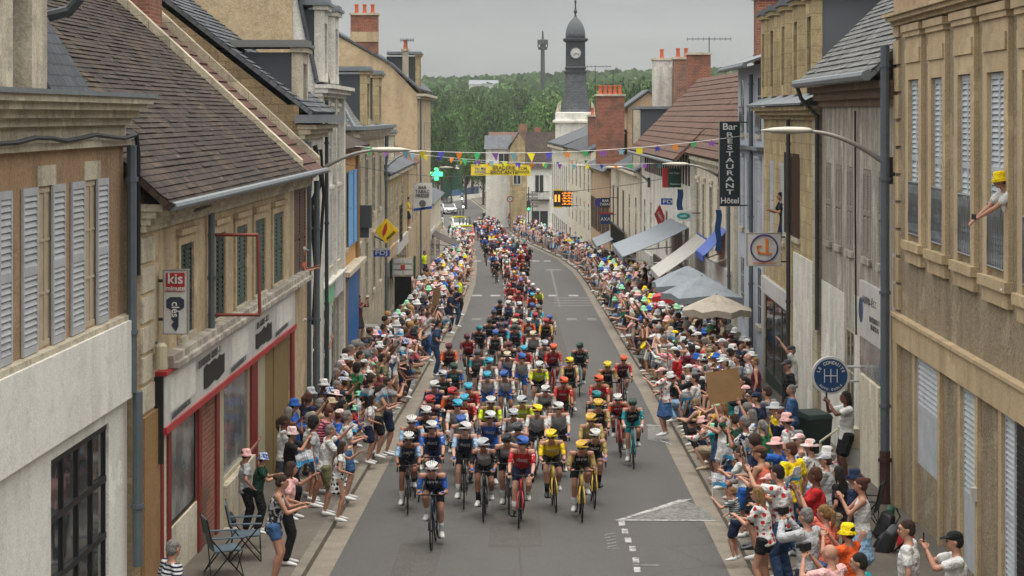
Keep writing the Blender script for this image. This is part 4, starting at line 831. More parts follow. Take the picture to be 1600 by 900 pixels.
m = MB(); m.tube([R2.P(48.7, .6, 7.8), R2.P(48.7, .5, 7.5), R2.P(48.75, .12, 7.1), R2.P(48.75, .12, 2)], .05); m.build('downpipe', 'dark_pipe', R2.t)
m = MB(); m.tube([R2.P(43.2, .04, 7.2), R2.P(43.1, .05, 5), R2.P(43.0, .05, 2.5)], .02); m.build('cable', 'black_paint', R2.t)

R3 = Bld('dormered_stone_house', 'tan stone house with a row of tall stone dormers and brown barred windows', 'house', 'R', 6.5, .018, 48.85, 62, 7.3, 10, 'yellow_stone')
for a, b, k in ((1228, 1238, 0), (1241, 1250, 1)):
    Ya, Yb = sorted((R3.Yp(a), R3.Yp(b))); R3.window(Ya, Yb, 3.9, 6.0, 'closed', 'shutter_brown', slat=.1)
    m = MB()
    for k in range(6): R3.box(m, Ya + (Yb - Ya) * k / 5, Ya + (Yb - Ya) * k / 5 + .04, .02, .05, 3.8, 6.1)
    m.build('window_bars', 'shutter_brown', R3.t)
for Y in (57, 59.7): R3.window(Y - .5, Y + .5, 3.6, 5.8, 'closed', 'shutter_grey')
R3.window(50.4, 51.3, -.6, 1.9, 'glass', frame='white_paint', sill=False); R3.window(52.2, 52.9, -.6, 1.9, 'glass', sill=False); R3.shopfront(55.2, 61.5, -.9, 1.8, 'shutter_green', 'sign_white', .45, 3)
R3.walls(.2); bpart(R3, 'pale_panel', 'white_render', [(49.9, 54.2, 0, .04, -.9, 3.5)]); bpart(R3, 'corner_pier', 'stone', [(48.86, 49.75, 0, .1, -1, 7.2)])
R3.cornice(7.0, ((.12, .12), (.28, .12), (.4, .1)), 'yellow_stone'); R3.roof([(.5, 7.36), (-.35, 7.75)], 'zinc', .05, 0, 48.9, 62); R3.roof([(-.3, 7.7), (-1.3, 9.6), (-5, 10.8), (-10, 9)], 'dark_slate', .08, 0, 48.9, 62, name='mansard')
m = MB(); m.prism([R3.P(48.9, -.3, 7.3), R3.P(48.9, -1.3, 9.6), R3.P(48.9, -5, 10.8), R3.P(48.9, -10, 9), R3.P(48.9, -10, 7.3)], (0, -.03, 0), (0, 0, 0)); m.build('slate_end', 'dark_slate', R3.t)
for Y in (50.4, 53.2, 56, 58.8, 61.2): R3.dormer(Y, 1.25, .1, 7.65, 2.3, 2.2, 'yellow_stone', 'slate', side='slate')
R3.pipe(54.6, 7, None, .12, 'dark_pipe')

R4 = Bld('blue_grey_hotel', 'pale blue-grey hotel facade with top floor balcony behind the vertical black sign', 'hotel', 'R', 7.4, .004, 62.05, 69.6, 8.7, 10, 'blue_grey_plaster')
for Y in (63.4, 65.8, 68.2):
    R4.window(Y - .5, Y + .5, 3.4, 5.6, 'closed', 'shutter_grey', sur='blue_grey_plaster'); R4.window(Y - .5, Y + .5, 6.5, 8.3, 'glass', frame='shutter_grey', rail=True); R4.window(Y - .5, Y + .5, .6, 2.4, 'glass', frame='shutter_grey')
R4.walls(); R4.cornice(5.95, ((.1, .08), (.25, .1)), 'zinc', name='balcony_ledge'); R4.roof([(.55, 8.65), (-4.5, 10.4), (-10, 8.6)], 'zinc', .08, .1); R4.gutter(8.62, .6, 'zinc'); R4.pipe(64.6, 8.4, None, .12, 'grey_pipe', .07); R4.chimney(69.2, -1.0, 8.8, 11.0, .9, 1.0, 'red_brick', 1)

R5 = Bld('cream_shop_house', 'cream house with steep rust tiled roof and small slate dormer', 'house', 'R', 7.55, 0, 69.7, 84, 5.7, 10, 'cream_plaster')
for Y in (71.5, 74.5, 77.5, 80.5, 83): R5.window(Y - .5, Y + .5, 2.2, 4.4, 'glass', sur='cream_plaster', frame='plastic_white')
R5.shopfront(70.5, 76, -1.6, 1.0, 'cream_metal', 'sign_white', .7, 4); R5.shopfront(77.5, 83.5, -1.9, .8, 'cream_metal', 'sign_white', .8, 4)
R5.walls(.2, [(0, 5.7), (-3.2, 9.6), (-10, 6)]); R5.roof([(.35, 5.5), (-3.2, 9.7)], 'rust_tiles', .12, 0, 69.7, 84.1, .32); R5.roof([(-3.2, 9.7), (-10, 6)], 'rust_tiles', .1, .1, name='back_roof')
m = MB(); m.prism([R5.P(84, .2, 5.6), R5.P(84, -3.2, 9.75), R5.P(84, -3.4, 9.75), R5.P(84, 0, 5.3)], (0, -.1, 0), (0, .2, 0)); m.build('roof_verge', 'plain_stone', R5.t)
R5.dormer(70.5, 1.2, -.9, 6.9, 2.0, 2, 'yellow_stone', 'zinc', side='slate'); R5.cornice(5.2, ((.12, .12), (.3, .14)), 'cream_plaster'); R5.pipe(70, 5.4, None, .14)
R6 = Bld('white_timbered_house', 'white house with brown tiled eaves over timber uprights', 'house', 'R', 8.45, -.0135, 84.1, 110, 5.5, 10, 'white_render')
for Y in (87, 91, 95, 99.5, 104, 108): R6.window(Y - .55, Y + .55, .6, 2.7, 'glass' if Y != 91 else 'closed', 'white_paint', sur='cream_plaster')
R6.shopfront(85.5, 93, -2.4, .1, 'plastic_white', 'sign_white', .5, 5); R6.shopfront(95, 101, -2.8, -.3, 'dark_wood', 'dark_wood', .5, 3); R6.shopfront(103, 109, -3, -.5, 'cream_metal', 'sign_white', .5, 3)
R6.walls(.2, [(0, 5.5), (-3.2, 8.9), (-10, 5.5)]); R6.roof([(.6, 5.2), (-3.2, 9.0)], 'rust_tiles', .12, .1, None, None, .34); R6.roof([(-3.2, 9.0), (-10, 5.4)], 'rust_tiles', .1, .1, name='back_roof'); R6.gutter(5.15, .7)
bpart(R6, 'timber_frame', 'dark_wood', [(84.15 + i * 1.2, 84.4 + i * 1.2, 0, .06, 4.2, 5.45) for i in range(20)]); 

R7 = Bld('balcony_house', 'cream house with iron balconies, slate attic and large brick chimney', 'house', 'R', 8.35, -.0135, 110.1, 135, 4.1, 10, 'cream_plaster')
for Y in (113, 118, 123, 128, 132.5): R7.window(Y - .6, Y + .6, .0, 2.6, 'closed' if Y > 122 else 'glass', 'shutter_brown', sur='plain_stone'); 
R7.shopfront(111, 120, -3.4, -.9, 'dark_wood', 'sign_white', .6, 4); R7.shopfront(122, 133, -3.9, -1.3, 'dark_wood', 'dark_wood', .6, 4)
R7.walls(.2, [(0, 4.1), (-4, 6.2), (-10, 4)]); R7.roof([(.3, 4.0), (-4, 6.3), (-10, 4)], 'slate', .1, .1); R7.cornice(3.75, ((.15, .12), (.35, .14)), 'cream_plaster')
m = MB()
for k in range(40): R7.box(m, 111 + k * .3, 111.04 + k * .3, .75, .79, -.3, .7)
R7.box(m, 111, 123, .74, .8, .7, .76); R7.box(m, 111, 123, 0, .8, -.42, -.3); m.build('balcony', 'black_metal', R7.t)
R7.chimney(123, -2.31, 4, 10.4, 1.08, 1.4, 'white_plaster', 1); R7.chimney(121, -3.33, 4, 10.4, 1.04, 1.4, 'dull_brick', 2); R7.chimney(112, -3.36, 4, 10.4, 1.2, 1.4, 'red_brick', 0)
m = MB(); m.box(7.05, 9.7, 112.5, 120, 4.0, 7.45); m.build('slate_attic', 'dark_slate', R7.t); m = MB(); m.box(6.95, 9.8, 112.4, 120.1, 7.45, 7.6); m.build('attic_roof', 'zinc', R7.t); m = MB(); m.box(6.75, 7.05, 112.5, 114, 4.1, 7.4); m.build('attic_front', 'plain_stone', R7.t)
m = MB(); m.prism([(7.3, 129, 4), (7.3, 129, 7.6), (8.6, 129, 8.55), (9.9, 129, 7.6), (9.9, 129, 4)], (0, 0, 0), (0, 6, 0)); m.build('gable_wing', 'pinkish_render', R7.t)
m = MB()
for a, b in (((7.0, 7.45), (8.6, 8.62)), ((8.6, 8.62), (10.2, 7.45))): m.hexa([(a[0], 128.8, a[1]), (b[0], 128.8, b[1]), (b[0], 135.2, b[1]), (a[0], 135.2, a[1]), (a[0], 128.8, a[1] + .12), (b[0], 128.8, b[1] + .12), (b[0], 135.2, b[1] + .12), (a[0], 135.2, a[1] + .12)])
m.build('gable_roof', 'slate', R7.t)
R7.chimney(128, .5, 4.0, 8.3, 1.7, 2.0, 'red_brick', 5); R7.dormer(116, 1.6, -.3, 4.3, 2.2, 1.6, 'plain_stone', 'zinc'); R7.dormer(131, 1.8, -.2, 4.2, 1.7, 1.8, 'plain_stone', 'dark_slate', side='dark_slate')
R8 = Bld('brown_shuttered_house', 'pale house with dark brown shutters and grey slate roof beyond the balconies', 'house', 'R', 10.9, -.033, 135.1, 152, 3.4, 9, 'pinkish_render')
R8.auto(5, (-1.1,), 1.1, 2.3, ('open',), 'shutter_brown'); R8.auto(3, (-4.1,), 1.4, 2.2); R8.walls(.2, [(0, 3.4), (-4, 6.4), (-9, 4)]); R8.roof([(.4, 3.3), (-4, 6.5), (-9, 4)], 'slate', .1, .1)
R9 = Bld('plain_tall_house', 'cream house with a long slate roof sloping towards the clock tower', 'house', 'R', 12.0, -.0405, 152.1, 177.5, 4.3, 9, 'cream_plaster')
R9.auto(6, (-1.6, 1.3), 1.1, 2.1, sur='cream_plaster'); R9.auto(4, (-4.7,), 1.8, 2.3); R9.walls(.2, [(0, 4.3), (-4.5, 6.6), (-9, 5)]); R9.roof([(.3, 4.3), (-4.5, 6.6), (-9, 5)], 'dark_slate', .12, .1); R9.chimney(158, -.6, 4.5, 7, .7, .9, 'red_brick', 1)
TH = Bld('town_hall', 'white town hall with rows of tall narrow windows attached to the clock tower', 'town hall', 'R', 12.0, -.0405, 177.6, 200, 4.4, 10, 'white_render')
TH.auto(8, (-1.0, ), 1.3, 3.6, ('glass',), sur='plain_stone', frame='dark_wood'); TH.auto(8, (-5.0,), 1.4, 2.6, frame='dark_wood', sur='plain_stone'); TH.walls(.3, [(0, 4.4), (-5, 6.5), (-10, 4.4)]); TH.roof([(.4, 4.4), (-5, 6.6), (-10, 4.4)], 'slate', .12, .1); TH.cornice(3.9, ((.2, .15), (.45, .2)), 'plain_stone')
# clock tower
tw = thing('clock_tower', 'clock tower with flared slate spire, white clock face and tall finial', 'clock tower', (6.35, 205, gz(205))); tx, ty = 6.35, 205
def sq(m, rings):
    for (h0, z0), (h1, z1) in zip(rings, rings[1:]):
        for (a, b) in (((-1, -1), (1, -1)), ((1, -1), (1, 1)), ((1, 1), (-1, 1)), ((-1, 1), (-1, -1))):
            m.face([(tx + a[0] * h0, ty + a[1] * h0, z0), (tx + b[0] * h0, ty + b[1] * h0, z0), (tx + b[0] * h1, ty + b[1] * h1, z1), (tx + a[0] * h1, ty + a[1] * h1, z1)], [(0, z0), (2 * h0, z0), (2 * h1, z1), (0, z1)])
    h, z = rings[-1]; m.face([(tx - h, ty - h, z), (tx + h, ty - h, z), (tx + h, ty + h, z), (tx - h, ty + h, z)], [(0, 0), (1, 0), (1, 1), (0, 1)])
m = MB(); sq(m, [(1.98, gz(205) - 1), (1.98, 6.3), (2.25, 6.38), (2.25, 6.6), (2.0, 6.66), (2.0, 7.35), (1.8, 7.42)]); m.build('tower_wall', 'white_render', tw)
m = MB(); sq(m, [(1.62, 7.38), (1.42, 7.7), (1.28, 8.3), (1.14, 9.3), (1.05, 10.3), (1.0, 11.3)]); m.build('spire', 'slate', tw)
m = MB(); sq(m, [(1.08, 11.3), (1.1, 11.5), (.98, 11.55), (.98, 11.75), (1.1, 11.8), (1.0, 11.95), (.96, 12.0), (.94, 14.4), (1.1, 14.5), (1.2, 14.55), (1.22, 14.75), (1.0, 14.8)]); lantern = m.build('lantern', 'dark_slate', tw)
m = MB(); m.lathe([(.98, 14.8), (1.0, 15.2), (.92, 15.7), (.74, 16.2), (.48, 16.6), (.22, 16.85), (.12, 17.0)], (tx, ty, 0), 16); m.build('dome', 'slate', tw, True)
m = MB(); m.lathe([(.16, 16.95), (.08, 17.2), (.2, 17.5), (.1, 17.7), (.06, 18.2), (.12, 18.5), (.04, 18.7), (.02, 21.5), (.005, 22.5)], (tx, ty, 0), 8); m.build('finial', 'dark_pipe', tw)
m = MB(); m.ring((tx, ty - .96, 13.3), .56, .07, 'y'); m.build('clock_rim', 'dark_slate', tw)
m = MB(); m.lathe([(.53, 0), (.53, .04)], n=24); m.v = [(tx + a, ty - .97 - c, 13.3 + b) for a, b, c in m.v]; cf = m.build('clock_face', 'sign_white', tw); ORG[cf.name] = ORG[tw.name]
m = MB(); m.bar((tx, ty - 1.02, 13.3), (tx - .22, ty - 1.02, 13.05), .07); m.bar((tx, ty - 1.025, 13.3), (tx + .33, ty - 1.025, 13.12), .05)
for k in range(12): a = k * PI / 6; m.bar((tx + .42 * math.sin(a), ty - 1.02, 13.3 + .42 * math.cos(a)), (tx + .5 * math.sin(a), ty - 1.02, 13.3 + .5 * math.cos(a)), .035)
m.build('clock_hands', 'black_paint', cf)
for q in (-1, 1):
    m = MB(); m.prism([(tx + q * 1.98, ty - 1.9, 6.7), (tx + q * 1.5, ty - 1.9, 6.7), (tx + q * 1.5, ty - 1.9, 8.5), (tx + q * 1.75, ty - 1.9, 8.2), (tx + q * 1.98, ty - 1.9, 7.3)], (0, 0, 0), (0, 3.4, 0)); m.build('corner_scroll', 'plain_stone', tw)
for q in (-.35, .35):
    m = MB(); m.lathe([(.1, 0), (.1, .06)], n=10); m.v = [(tx + q + a, ty - .95 - c, 15.35 + b) for a, b, c in m.v]; m.build('oculus', 'zinc', tw)

# far houses closing the view: front walls face up the street
def far_house(name, label, xa, xb, Y, zt, depth, wall, roofm, rise, wins, along=True, z0=None, shop=None):
    t = thing(name, label, 'house', ((xa + xb) / 2, Y + depth / 2, gz(Y)))
    zb = gz(Y) - 1 if z0 is None else z0; m = MB(); m.box(xa, xb, Y, Y + depth, zb, zt); wl = m.build('wall', wall, t); ORG[wl.name] = ORG[t.name]
    r = MB()
    if along:   # ridge parallel to the front
        ym = Y + depth / 2
        r.face([(xa - .2, Y - .3, zt), (xb + .2, Y - .3, zt), (xb + .2, ym, zt + rise), (xa - .2, ym, zt + rise)], [(0, 0), (xb - xa, 0), (xb - xa, rise * 1.5), (0, rise * 1.5)]); r.face([(xa - .2, Y + depth + .3, zt), (xb + .2, Y + depth + .3, zt), (xb + .2, ym, zt + rise), (xa - .2, ym, zt + rise)], [(0, 0), (8, 0), (8, 5), (0, 5)])
        for x in (xa, xb): r.face([(x, Y, zt), (x, Y + depth, zt), (x, ym, zt + rise)], [(0, 0), (1, 0), (.5, 1)])
    else:
        xm = (xa + xb) / 2
        for s_ in (xa - .3, xb + .3): r.face([(s_, Y - .2, zt - .1), (s_, Y + depth, zt - .1), (xm, Y + depth, zt + rise), (xm, Y - .2, zt + rise)], [(0, 0), (depth, 0), (depth, rise * 1.5), (0, rise * 1.5)])
        g_ = MB(); g_.face([(xa, Y, zt), (xb, Y, zt), (xm, Y, zt + rise - .15)]); g_.face([(xa, Y + depth, zt), (xb, Y + depth, zt), (xm, Y + depth, zt + rise - .15)]); g_.build('gable_wall', wall, t)
    r.build('roof', roofm, t)
    for (a, b, c, d) in wins:
        m = MB(); m.box(a - .08, b + .08, Y - .05, Y + .02, c - .08, d + .08); f = m.build('window', 'white_paint', t); ORG[f.name] = ORG[t.name]
        m = MB(); m.box(a, (a + b) / 2 - .04, Y - .06, Y, c, d); m.box((a + b) / 2 + .04, b, Y - .06, Y, c, d); m.build('pane', 'glass', f)
    return t
W1 = far_house('white_corner_house', 'white corner house with brown tiled roof and one balcony window, left of town hall', 1.75, 5.2, 229, 1.2, 10, 'white_panel', 'brown_tiles', 4.0, [(2.6, 3.5, -1.4, .4), (2.2, 4.0, -7.3, -3.6)])
m = MB()
for k in range(14): m.box(2.15 + k * .15, 2.18 + k * .15, 228.2, 228.23, -2.3, -1.4)
m.box(2.1, 4.2, 228.2, 228.24, -1.45, -1.38); m.box(2.1, 4.2, 228.2, 229, -2.4, -2.3); m.build('balcony', 'black_metal', W1)
W2 = far_house('yellow_gable_house', 'narrow yellow gabled house between the white corner house and the blank pale wall', -.2, 1.9, 242, 3.4, 14, 'yellow_stone', 'slate', 1.8, [(.2, 1.0, -1.0, .8)], False)
W3 = far_house('blank_walled_house', 'pale house with large blank wall behind the street banner', -3.2, -.25, 250, 3.0, 12, 'white_panel', 'slate', 1.6, [(-1.6, -.4, .8, 2.4)])
W4 = far_house('brown_gable_house', 'beige house with brown hipped roof rising behind the banner', -3.0, 2.5, 275, 3.2, 12, 'pinkish_render', 'rust_tiles', 1.6, [])
m = MB(); m.box(.9, 2.0, 272, 274, 2, 5.9); m.build('chimney', 'dull_brick', W4); m = MB(); m.box(2.9, 3.8, 268, 270, 1, 5.5); m.build('chimney', 'red_brick', W4)
W5 = far_house('grey_roofed_house', 'house with a pale zinc roof behind the white corner house', 2.6, 8, 250, 2.4, 12, 'plain_stone', 'zinc', 1.4, [])
# ------------------------------------------------------------------ trees
def tree_mesh(seed, mat, H=12, Rr=5.5, n=1500, leaf=.5):
    r = random.Random(seed); cr = MB(); tr = MB()
    tr.tube([(0, 0, -.5), (.1, 0, H * .3), (.2, .1, H * .55), (.1, 0, H * .8)], [.4, .3, .2, .06], 7)
    lobes = []
    for i in range(16):
        a = r.uniform(0, 2 * PI); q = r.uniform(.15, .75); z = H * r.uniform(.3, .86); taper = 1 - abs(z / H - .5) * .9
        c = Vector((math.cos(a) * Rr * q * taper, math.sin(a) * Rr * q * taper, z)); lobes.append((c, r.uniform(.26, .42) * Rr))
        tr.tube([(0.1, 0, H * .28), tuple(c * .6 + Vector((0, 0, H * .16))), tuple(c)], [.16, .1, .03], 5)
    for c, rad in lobes:
        for k in range(n // 16):
            d = Vector((r.gauss(0, 1), r.gauss(0, 1), r.gauss(0, 1))).normalized(); p = c + Vector((d.x, d.y, d.z * .8)) * rad * r.uniform(.55, 1.12)
            u = Vector((r.gauss(0, 1), r.gauss(0, 1), r.gauss(0, .6))).normalized(); v = u.cross(d); 
            if v.length < .1: continue
            v = v.normalized(); s = leaf * r.uniform(.5, 1.25)
            cr.face([p - u * s * .5, p + v * s * .45, p + u * s * .5, p - v * s * .45])
    return cr.mesh('crown', mat), tr.mesh('trunk', 'bark')
TM = [tree_mesh(1, 'leaf_dark', 12, 5.5), tree_mesh(2, 'leaf_mid', 11, 5.8), tree_mesh(3, 'leaf_light', 10, 5), tree_mesh(4, 'leaf_dark', 14, 5), tree_mesh(5, 'leaf_mid', 13, 6.2)]
def tree(k, x, Y, s, label, z=None, sx=1.0, g='trees on the slope beyond the town'):
    z = hz(x, Y) if z is None else z
    o = thing('tree', label, 'tree', (x, Y, z), g); o.scale = (s * sx, s * sx, s); o.rotation_euler = (0, 0, R.uniform(0, 6))
    place(TM[k][0], 'crown', o); place(TM[k][1], 'trunk', o)
    return o
tl = []
# (px centre, py top, px width, distance, kind)
spec = [(690, 165, 46, 330, 0), (712, 150, 50, 350, 1), (738, 158, 60, 340, 4), (768, 150, 62, 345, 0), (800, 160, 60, 350, 1), (830, 158, 56, 340, 4), (858, 140, 52, 350, 2), (682, 130, 44, 420, 3), (705, 140, 52, 430, 4), (732, 138, 55, 440, 0),
        (760, 128, 52, 450, 1), (790, 134, 50, 445, 4), (820, 132, 50, 440, 0), (848, 128, 48, 430, 1), (925, 120, 56, 300, 4), (955, 108, 62, 310, 0), (985, 98, 66, 315, 1), (1012, 108, 50, 305, 0), (1040, 125, 46, 300, 4), (1070, 118, 44, 290, 1), (1118, 98, 30, 300, 0), (940, 140, 46, 290, 2),
        (685, 210, 34, 300, 0), (705, 215, 30, 305, 3), (728, 208, 34, 300, 1), (755, 205, 34, 310, 0), (784, 200, 30, 310, 4), (672, 180, 30, 320, 3), (660, 150, 40, 400, 1), (640, 140, 50, 430, 0), (870, 150, 40, 380, 4), (900, 152, 40, 380, 1), (1100, 130, 40, 300, 0)]
words_ = ['dark green dense', 'mid green rounded', 'pale green loose', 'slim dark', 'broad green']
for i, (px, py, pw, Y, k) in enumerate(spec):
    py = py - 8 if Y > 390 else py; x = px_x(px, Y); ztop = py_z(py, Y); hh = (12, 11, 10, 14, 13)[k]; rr = (5.5, 5.8, 5, 5, 6.2)[k]
    z0 = hz(x, Y); s = (ztop - z0) / hh / 1.0; wr = pw / 3200 * Y / 2 / rr
    place_ = 'far behind the gable of the tan building' if px < 700 else 'on the slope behind the street banner' if px < 800 else 'behind the clock tower on the left' if px < 890 else 'behind the chimneys right of clock tower'
    row = 'front' if Y < 322 else 'middle' if Y < 390 else 'back'
    lb_ = '%s tree %s, %s row' % (words_[k], place_, row); nth = sum(1 for q in tl if q['label'].endswith(lb_))
    tl.append(tree(k, x, Y, s, (['', 'next ', 'another more rightward ', 'far right '][min(nth, 3)]) + lb_, z0, max(.5, wr / s * 1.25)))
# far wooded ridge, nobody could count it
fw = MB(); r_ = random.Random(9)
for i in range(2800):
    Y = r_.uniform(540, 1080); x = r_.uniform(-.09, .12) * Y; z = hz(x, Y) ; H = r_.uniform(6, 10); 
    for k in range(16):
        d = Vector((r_.gauss(0, 1), r_.gauss(0, 1), r_.gauss(0, 1))).normalized(); p = Vector((x, Y, z + H * .55)) + Vector((d.x * 3.6, d.y * 3.6, d.z * H * .45))
        u = Vector((r_.gauss(0, 1), r_.gauss(0, .4), r_.gauss(0, .6))).normalized(); v = u.cross(Vector((0, 1, 0.2))).normalized(); s = r_.uniform(1, 2)
        fw.face([p - u * s, p + v * s, p + u * s, p - v * s])
tag(fw.build('woodland', 'leaf_mid'), kind='stuff')
m = MB(); x = px_x(848, 700); zt_ = py_z(55, 700); zb_ = hz(x, 700)
m.lathe([(.9, zb_), (.7, zt_ - 6), (.65, zt_ - 5)], (x, 700, 0), 8); ms = thing('radio_mast', 'tall grey radio mast on the wooded ridge left of the clock tower', 'radio mast', (x, 700, zb_)); ORG[ms.name] = (x, 700, zb_); m.build('mast', 'dark_pipe', ms)
m = MB(); m.lathe([(1.5, zt_ - 5), (1.6, zt_ - 4.6), (1.6, zt_ - 4.3), (1.5, zt_ - 4), (.7, zt_ - 3.9), (1.4, zt_ - 3), (1.4, zt_ - 1.6), (.4, zt_ - 1.4), (.25, zt_ + 1.5)], (x, 700, 0), 8); m.build('antenna', 'dark_pipe', ms)
for k in range(6):
    a = k * PI / 3; m = MB(); m.box(x + 1.6 * math.cos(a) - .2, x + 1.6 * math.cos(a) + .2, 700 + 1.6 * math.sin(a) - .2, 700 + 1.6 * math.sin(a) + .2, zt_ - 4.2, zt_ - 1.5); m.build('panel_antenna', 'dark_pipe', ms)
far_house('distant_factory', 'long building with pale blue roof in the mist on the wooded ridge', px_x(733, 800), px_x(778, 800), 800, py_z(132, 800), 10, 'white_render', 'zinc', 1.8, [], z0=py_z(170, 800))

# ------------------------------------------------------------------ tv aerials
def aerial(px, py_top, py_bot, Y, label, w=1.2):
    x = px_x(px, Y); zt, zb = py_z(py_top, Y), py_z(py_bot, Y); t = thing('tv_aerial', label, 'aerial', (x, Y, zb), 'tv aerials on the roofs'); m = MB(); m.tube([(x, Y, zb), (x, Y, zt)], .03, 6); m.build('mast', 'dark_pipe', t)
    m = MB(); z = zt - .1; m.tube([(x - w, Y, z), (x + w, Y, z)], .025, 5)
    for k in range(9): xx = x - w + k * w / 4; m.tube([(xx, Y - .25, z), (xx, Y + .25, z)], .015, 4); m.tube([(xx, Y, z - .12), (xx, Y, z + .12)], .012, 4)
    m.build('antenna', 'dark_pipe', t)
aerial(1108, 58, 84, 112.5, 'tv aerial on top of the tall red brick chimney on the right'); aerial(930, 102, 190, 160, 'thin tv aerial just right of the clock tower'); aerial(958, 108, 140, 128, 'thin mast standing on the red brick chimney of many pots', .5); aerial(636, 60, 80, 122.5, 'small tv aerial beside the three-pot chimney on the left gable', .4)

# ------------------------------------------------------------------ street lamps on walls
def lamp(side, px_w, py_w, px_h, py_h, Y, label):
    x0, z0, x1, z1 = px_x(px_w, Y), py_z(py_w, Y), px_x(px_h, Y), py_z(py_h, Y); t = thing('street_lamp', label, 'street lamp', (x0, Y, z0), 'wall-mounted street lamps'); g = 1 if x1 > x0 else -1
    m = MB(); n = 12; pts = []
    for i in range(n + 1):
        q = i / n; pts.append((x0 + (x1 - x0) * q, Y, z0 + (z1 - z0) * (1 - (1 - q) ** 1.9)))
    m.tube(pts, [.055 - .025 * i / n for i in range(n + 1)], 8); m.build('arm', 'lamp_grey', t, True)
    m = MB(); m.lathe([(.02, 0), (.09, .06), (.13, .2), (.14, .5), (.11, .75), (.03, .95), (.0, 1.0)], n=12); m.v = [(x1 - g * .15 + g * c, Y + a, z1 + b * .5 + .015) for a, b, c in m.v]; m.build('lamp_head', 'lamp_head', t, True)
    m = MB(); m.box(min(x0, x0 - g * .12), max(x0, x0 - g * .12), Y - .1, Y + .1, z0 - .35, z0 + .15); m.build('wall_bracket', 'dark_pipe', t)
lamp('L', 487, 276, 588, 235, 50, 'street lamp on a curved arm at the corner of the rubble gable house'); lamp('L', 603, 262, 645, 238, 91, 'second street lamp on the left, on the stone house corner'); lamp('R', 1387, 258, 1258, 205, 38.2, 'large street lamp arm on the blue downpipe, nearest on the right')
lamp('R', 1122, 275, 1070, 257, 74, 'street lamp beside the vertical black sign'); lamp('R', 1012, 282, 970, 262, 104, 'street lamp above the red diamond sign'); lamp('R', 935, 285, 912, 259, 150, 'small distant street lamp above the lit orange display'); lamp('L', 672, 275, 690, 262, 143, 'small distant street lamp above the green cross')

# ------------------------------------------------------------------ signs
def sgn(name, label, cat, px0, px1, py0, py1, Y, mat, th=.12, border=None, bw=.03):
    x0, x1, z0, z1 = px_x(px0, Y), px_x(px1, Y), py_z(py1, Y), py_z(py0, Y)
    t = thing(name, label, cat, ((x0 + x1) / 2, Y, z0)); m = MB(); m.box(x0, x1, Y, Y + th, z0, z1); m.build('board', mat, t)
    if border:
        for (a, b, c, d) in ((x0 - bw, x1 + bw, z1, z1 + bw), (x0 - bw, x1 + bw, z0 - bw, z0), (x0 - bw, x0, z0, z1), (x1, x1 + bw, z0, z1)):
            m = MB(); m.box(a, b, Y - .01, Y + th + .01, c, d); m.build('border', border, t)
    return t, x0, x1, z0, z1
def bracket(t, xa, xb, Y, zs, mat='dark_pipe', r=.025):
    for z in zs: m = MB(); m.tube([(xa, Y, z), (xb, Y, z)], r, 6); m.build('bracket', mat, t)
t, x0, x1, z0, z1 = sgn('key_cutting_sign', 'vertical white sign with red panel and dark key shape above the shop fascia', 'sign', 256, 292, 423, 521, 29.6, 'sign_white', .14, 'lamp_grey', .015)
m = MB(); m.box(x0 + .03, x1 - .03, 29.585, 29.6, z1 - .3, z1 - .03); p_ = m.build('red_panel', 'sign_red', t); m = MB(); m.box(x0 + .06, x1 - .06, 29.58, 29.586, z1 - .2, z1 - .06); 
lettering('kis', .21, ((x0 + x1) / 2, 29.578, z1 - .12), 'letter_white', t, sx=1.0); lettering('minute', .1, ((x0 + x1) / 2, 29.578, z1 - .255), 'letter_white', t)
xm = (x0 + x1) / 2; m = MB(); m.prism([(xm - .07, 0, z1 - .38), (xm + .07, 0, z1 - .38), (xm + .13, 0, z1 - .42), (xm + .13, 0, z1 - .53), (xm + .05, 0, z1 - .58), (xm + .045, 0, z0 + .1), (xm + .01, 0, z0 + .03), (xm - .03, 0, z0 + .08), (xm - .06, 0, z0 + .12), (xm - .02, 0, z0 + .17), (xm - .06, 0, z0 + .21), (xm - .04, 0, z1 - .58), (xm - .13, 0, z1 - .53), (xm - .13, 0, z1 - .42)], (0, 29.59, 0), (0, 29.6, 0)); m.build('key_emblem', 'sign_key', t)
lettering('clés', .15, (xm, 29.582, z1 - .56), 'letter_white', t, spin=-PI / 2); bracket(t, -5.12, x0, 29.67, [z0 + .2, z1 - .15])
m = MB(); m.lathe([(.09, -.17), (.085, .16), (.05, .2)], (px_x(252, 29.2), 29.2, py_z(558, 29.2)), 12); fl = m.build('floodlight', 'cream_metal'); tag(fl, 'cream cylindrical floodlight under the key-cutting sign', 'floodlight')
ORG[fl.name] = tuple(fl.location); m = MB(); m.tube([(px_x(243, 29.2), 29.25, py_z(535, 29.2)), (px_x(250, 29.2), 29.2, py_z(542, 29.2))], .02); m.build('bracket', 'dark_pipe', fl)
t = thing('sign_frame', 'empty rust-red square pipe frame jutting out over the shop fascia', 'frame', (-4.9, 33.9, 3.8)); Y = 33.9
for a, b in (((325, 367), (403, 367)), ((403, 367), (406, 492)), ((406, 492), (325, 492))):
    m = MB(); m.tube([(px_x(a[0], Y), Y, py_z(a[1], Y)), (px_x(b[0], Y), Y, py_z(b[1], Y))], .028); m.build('frame_bar', 'rust_red', t)
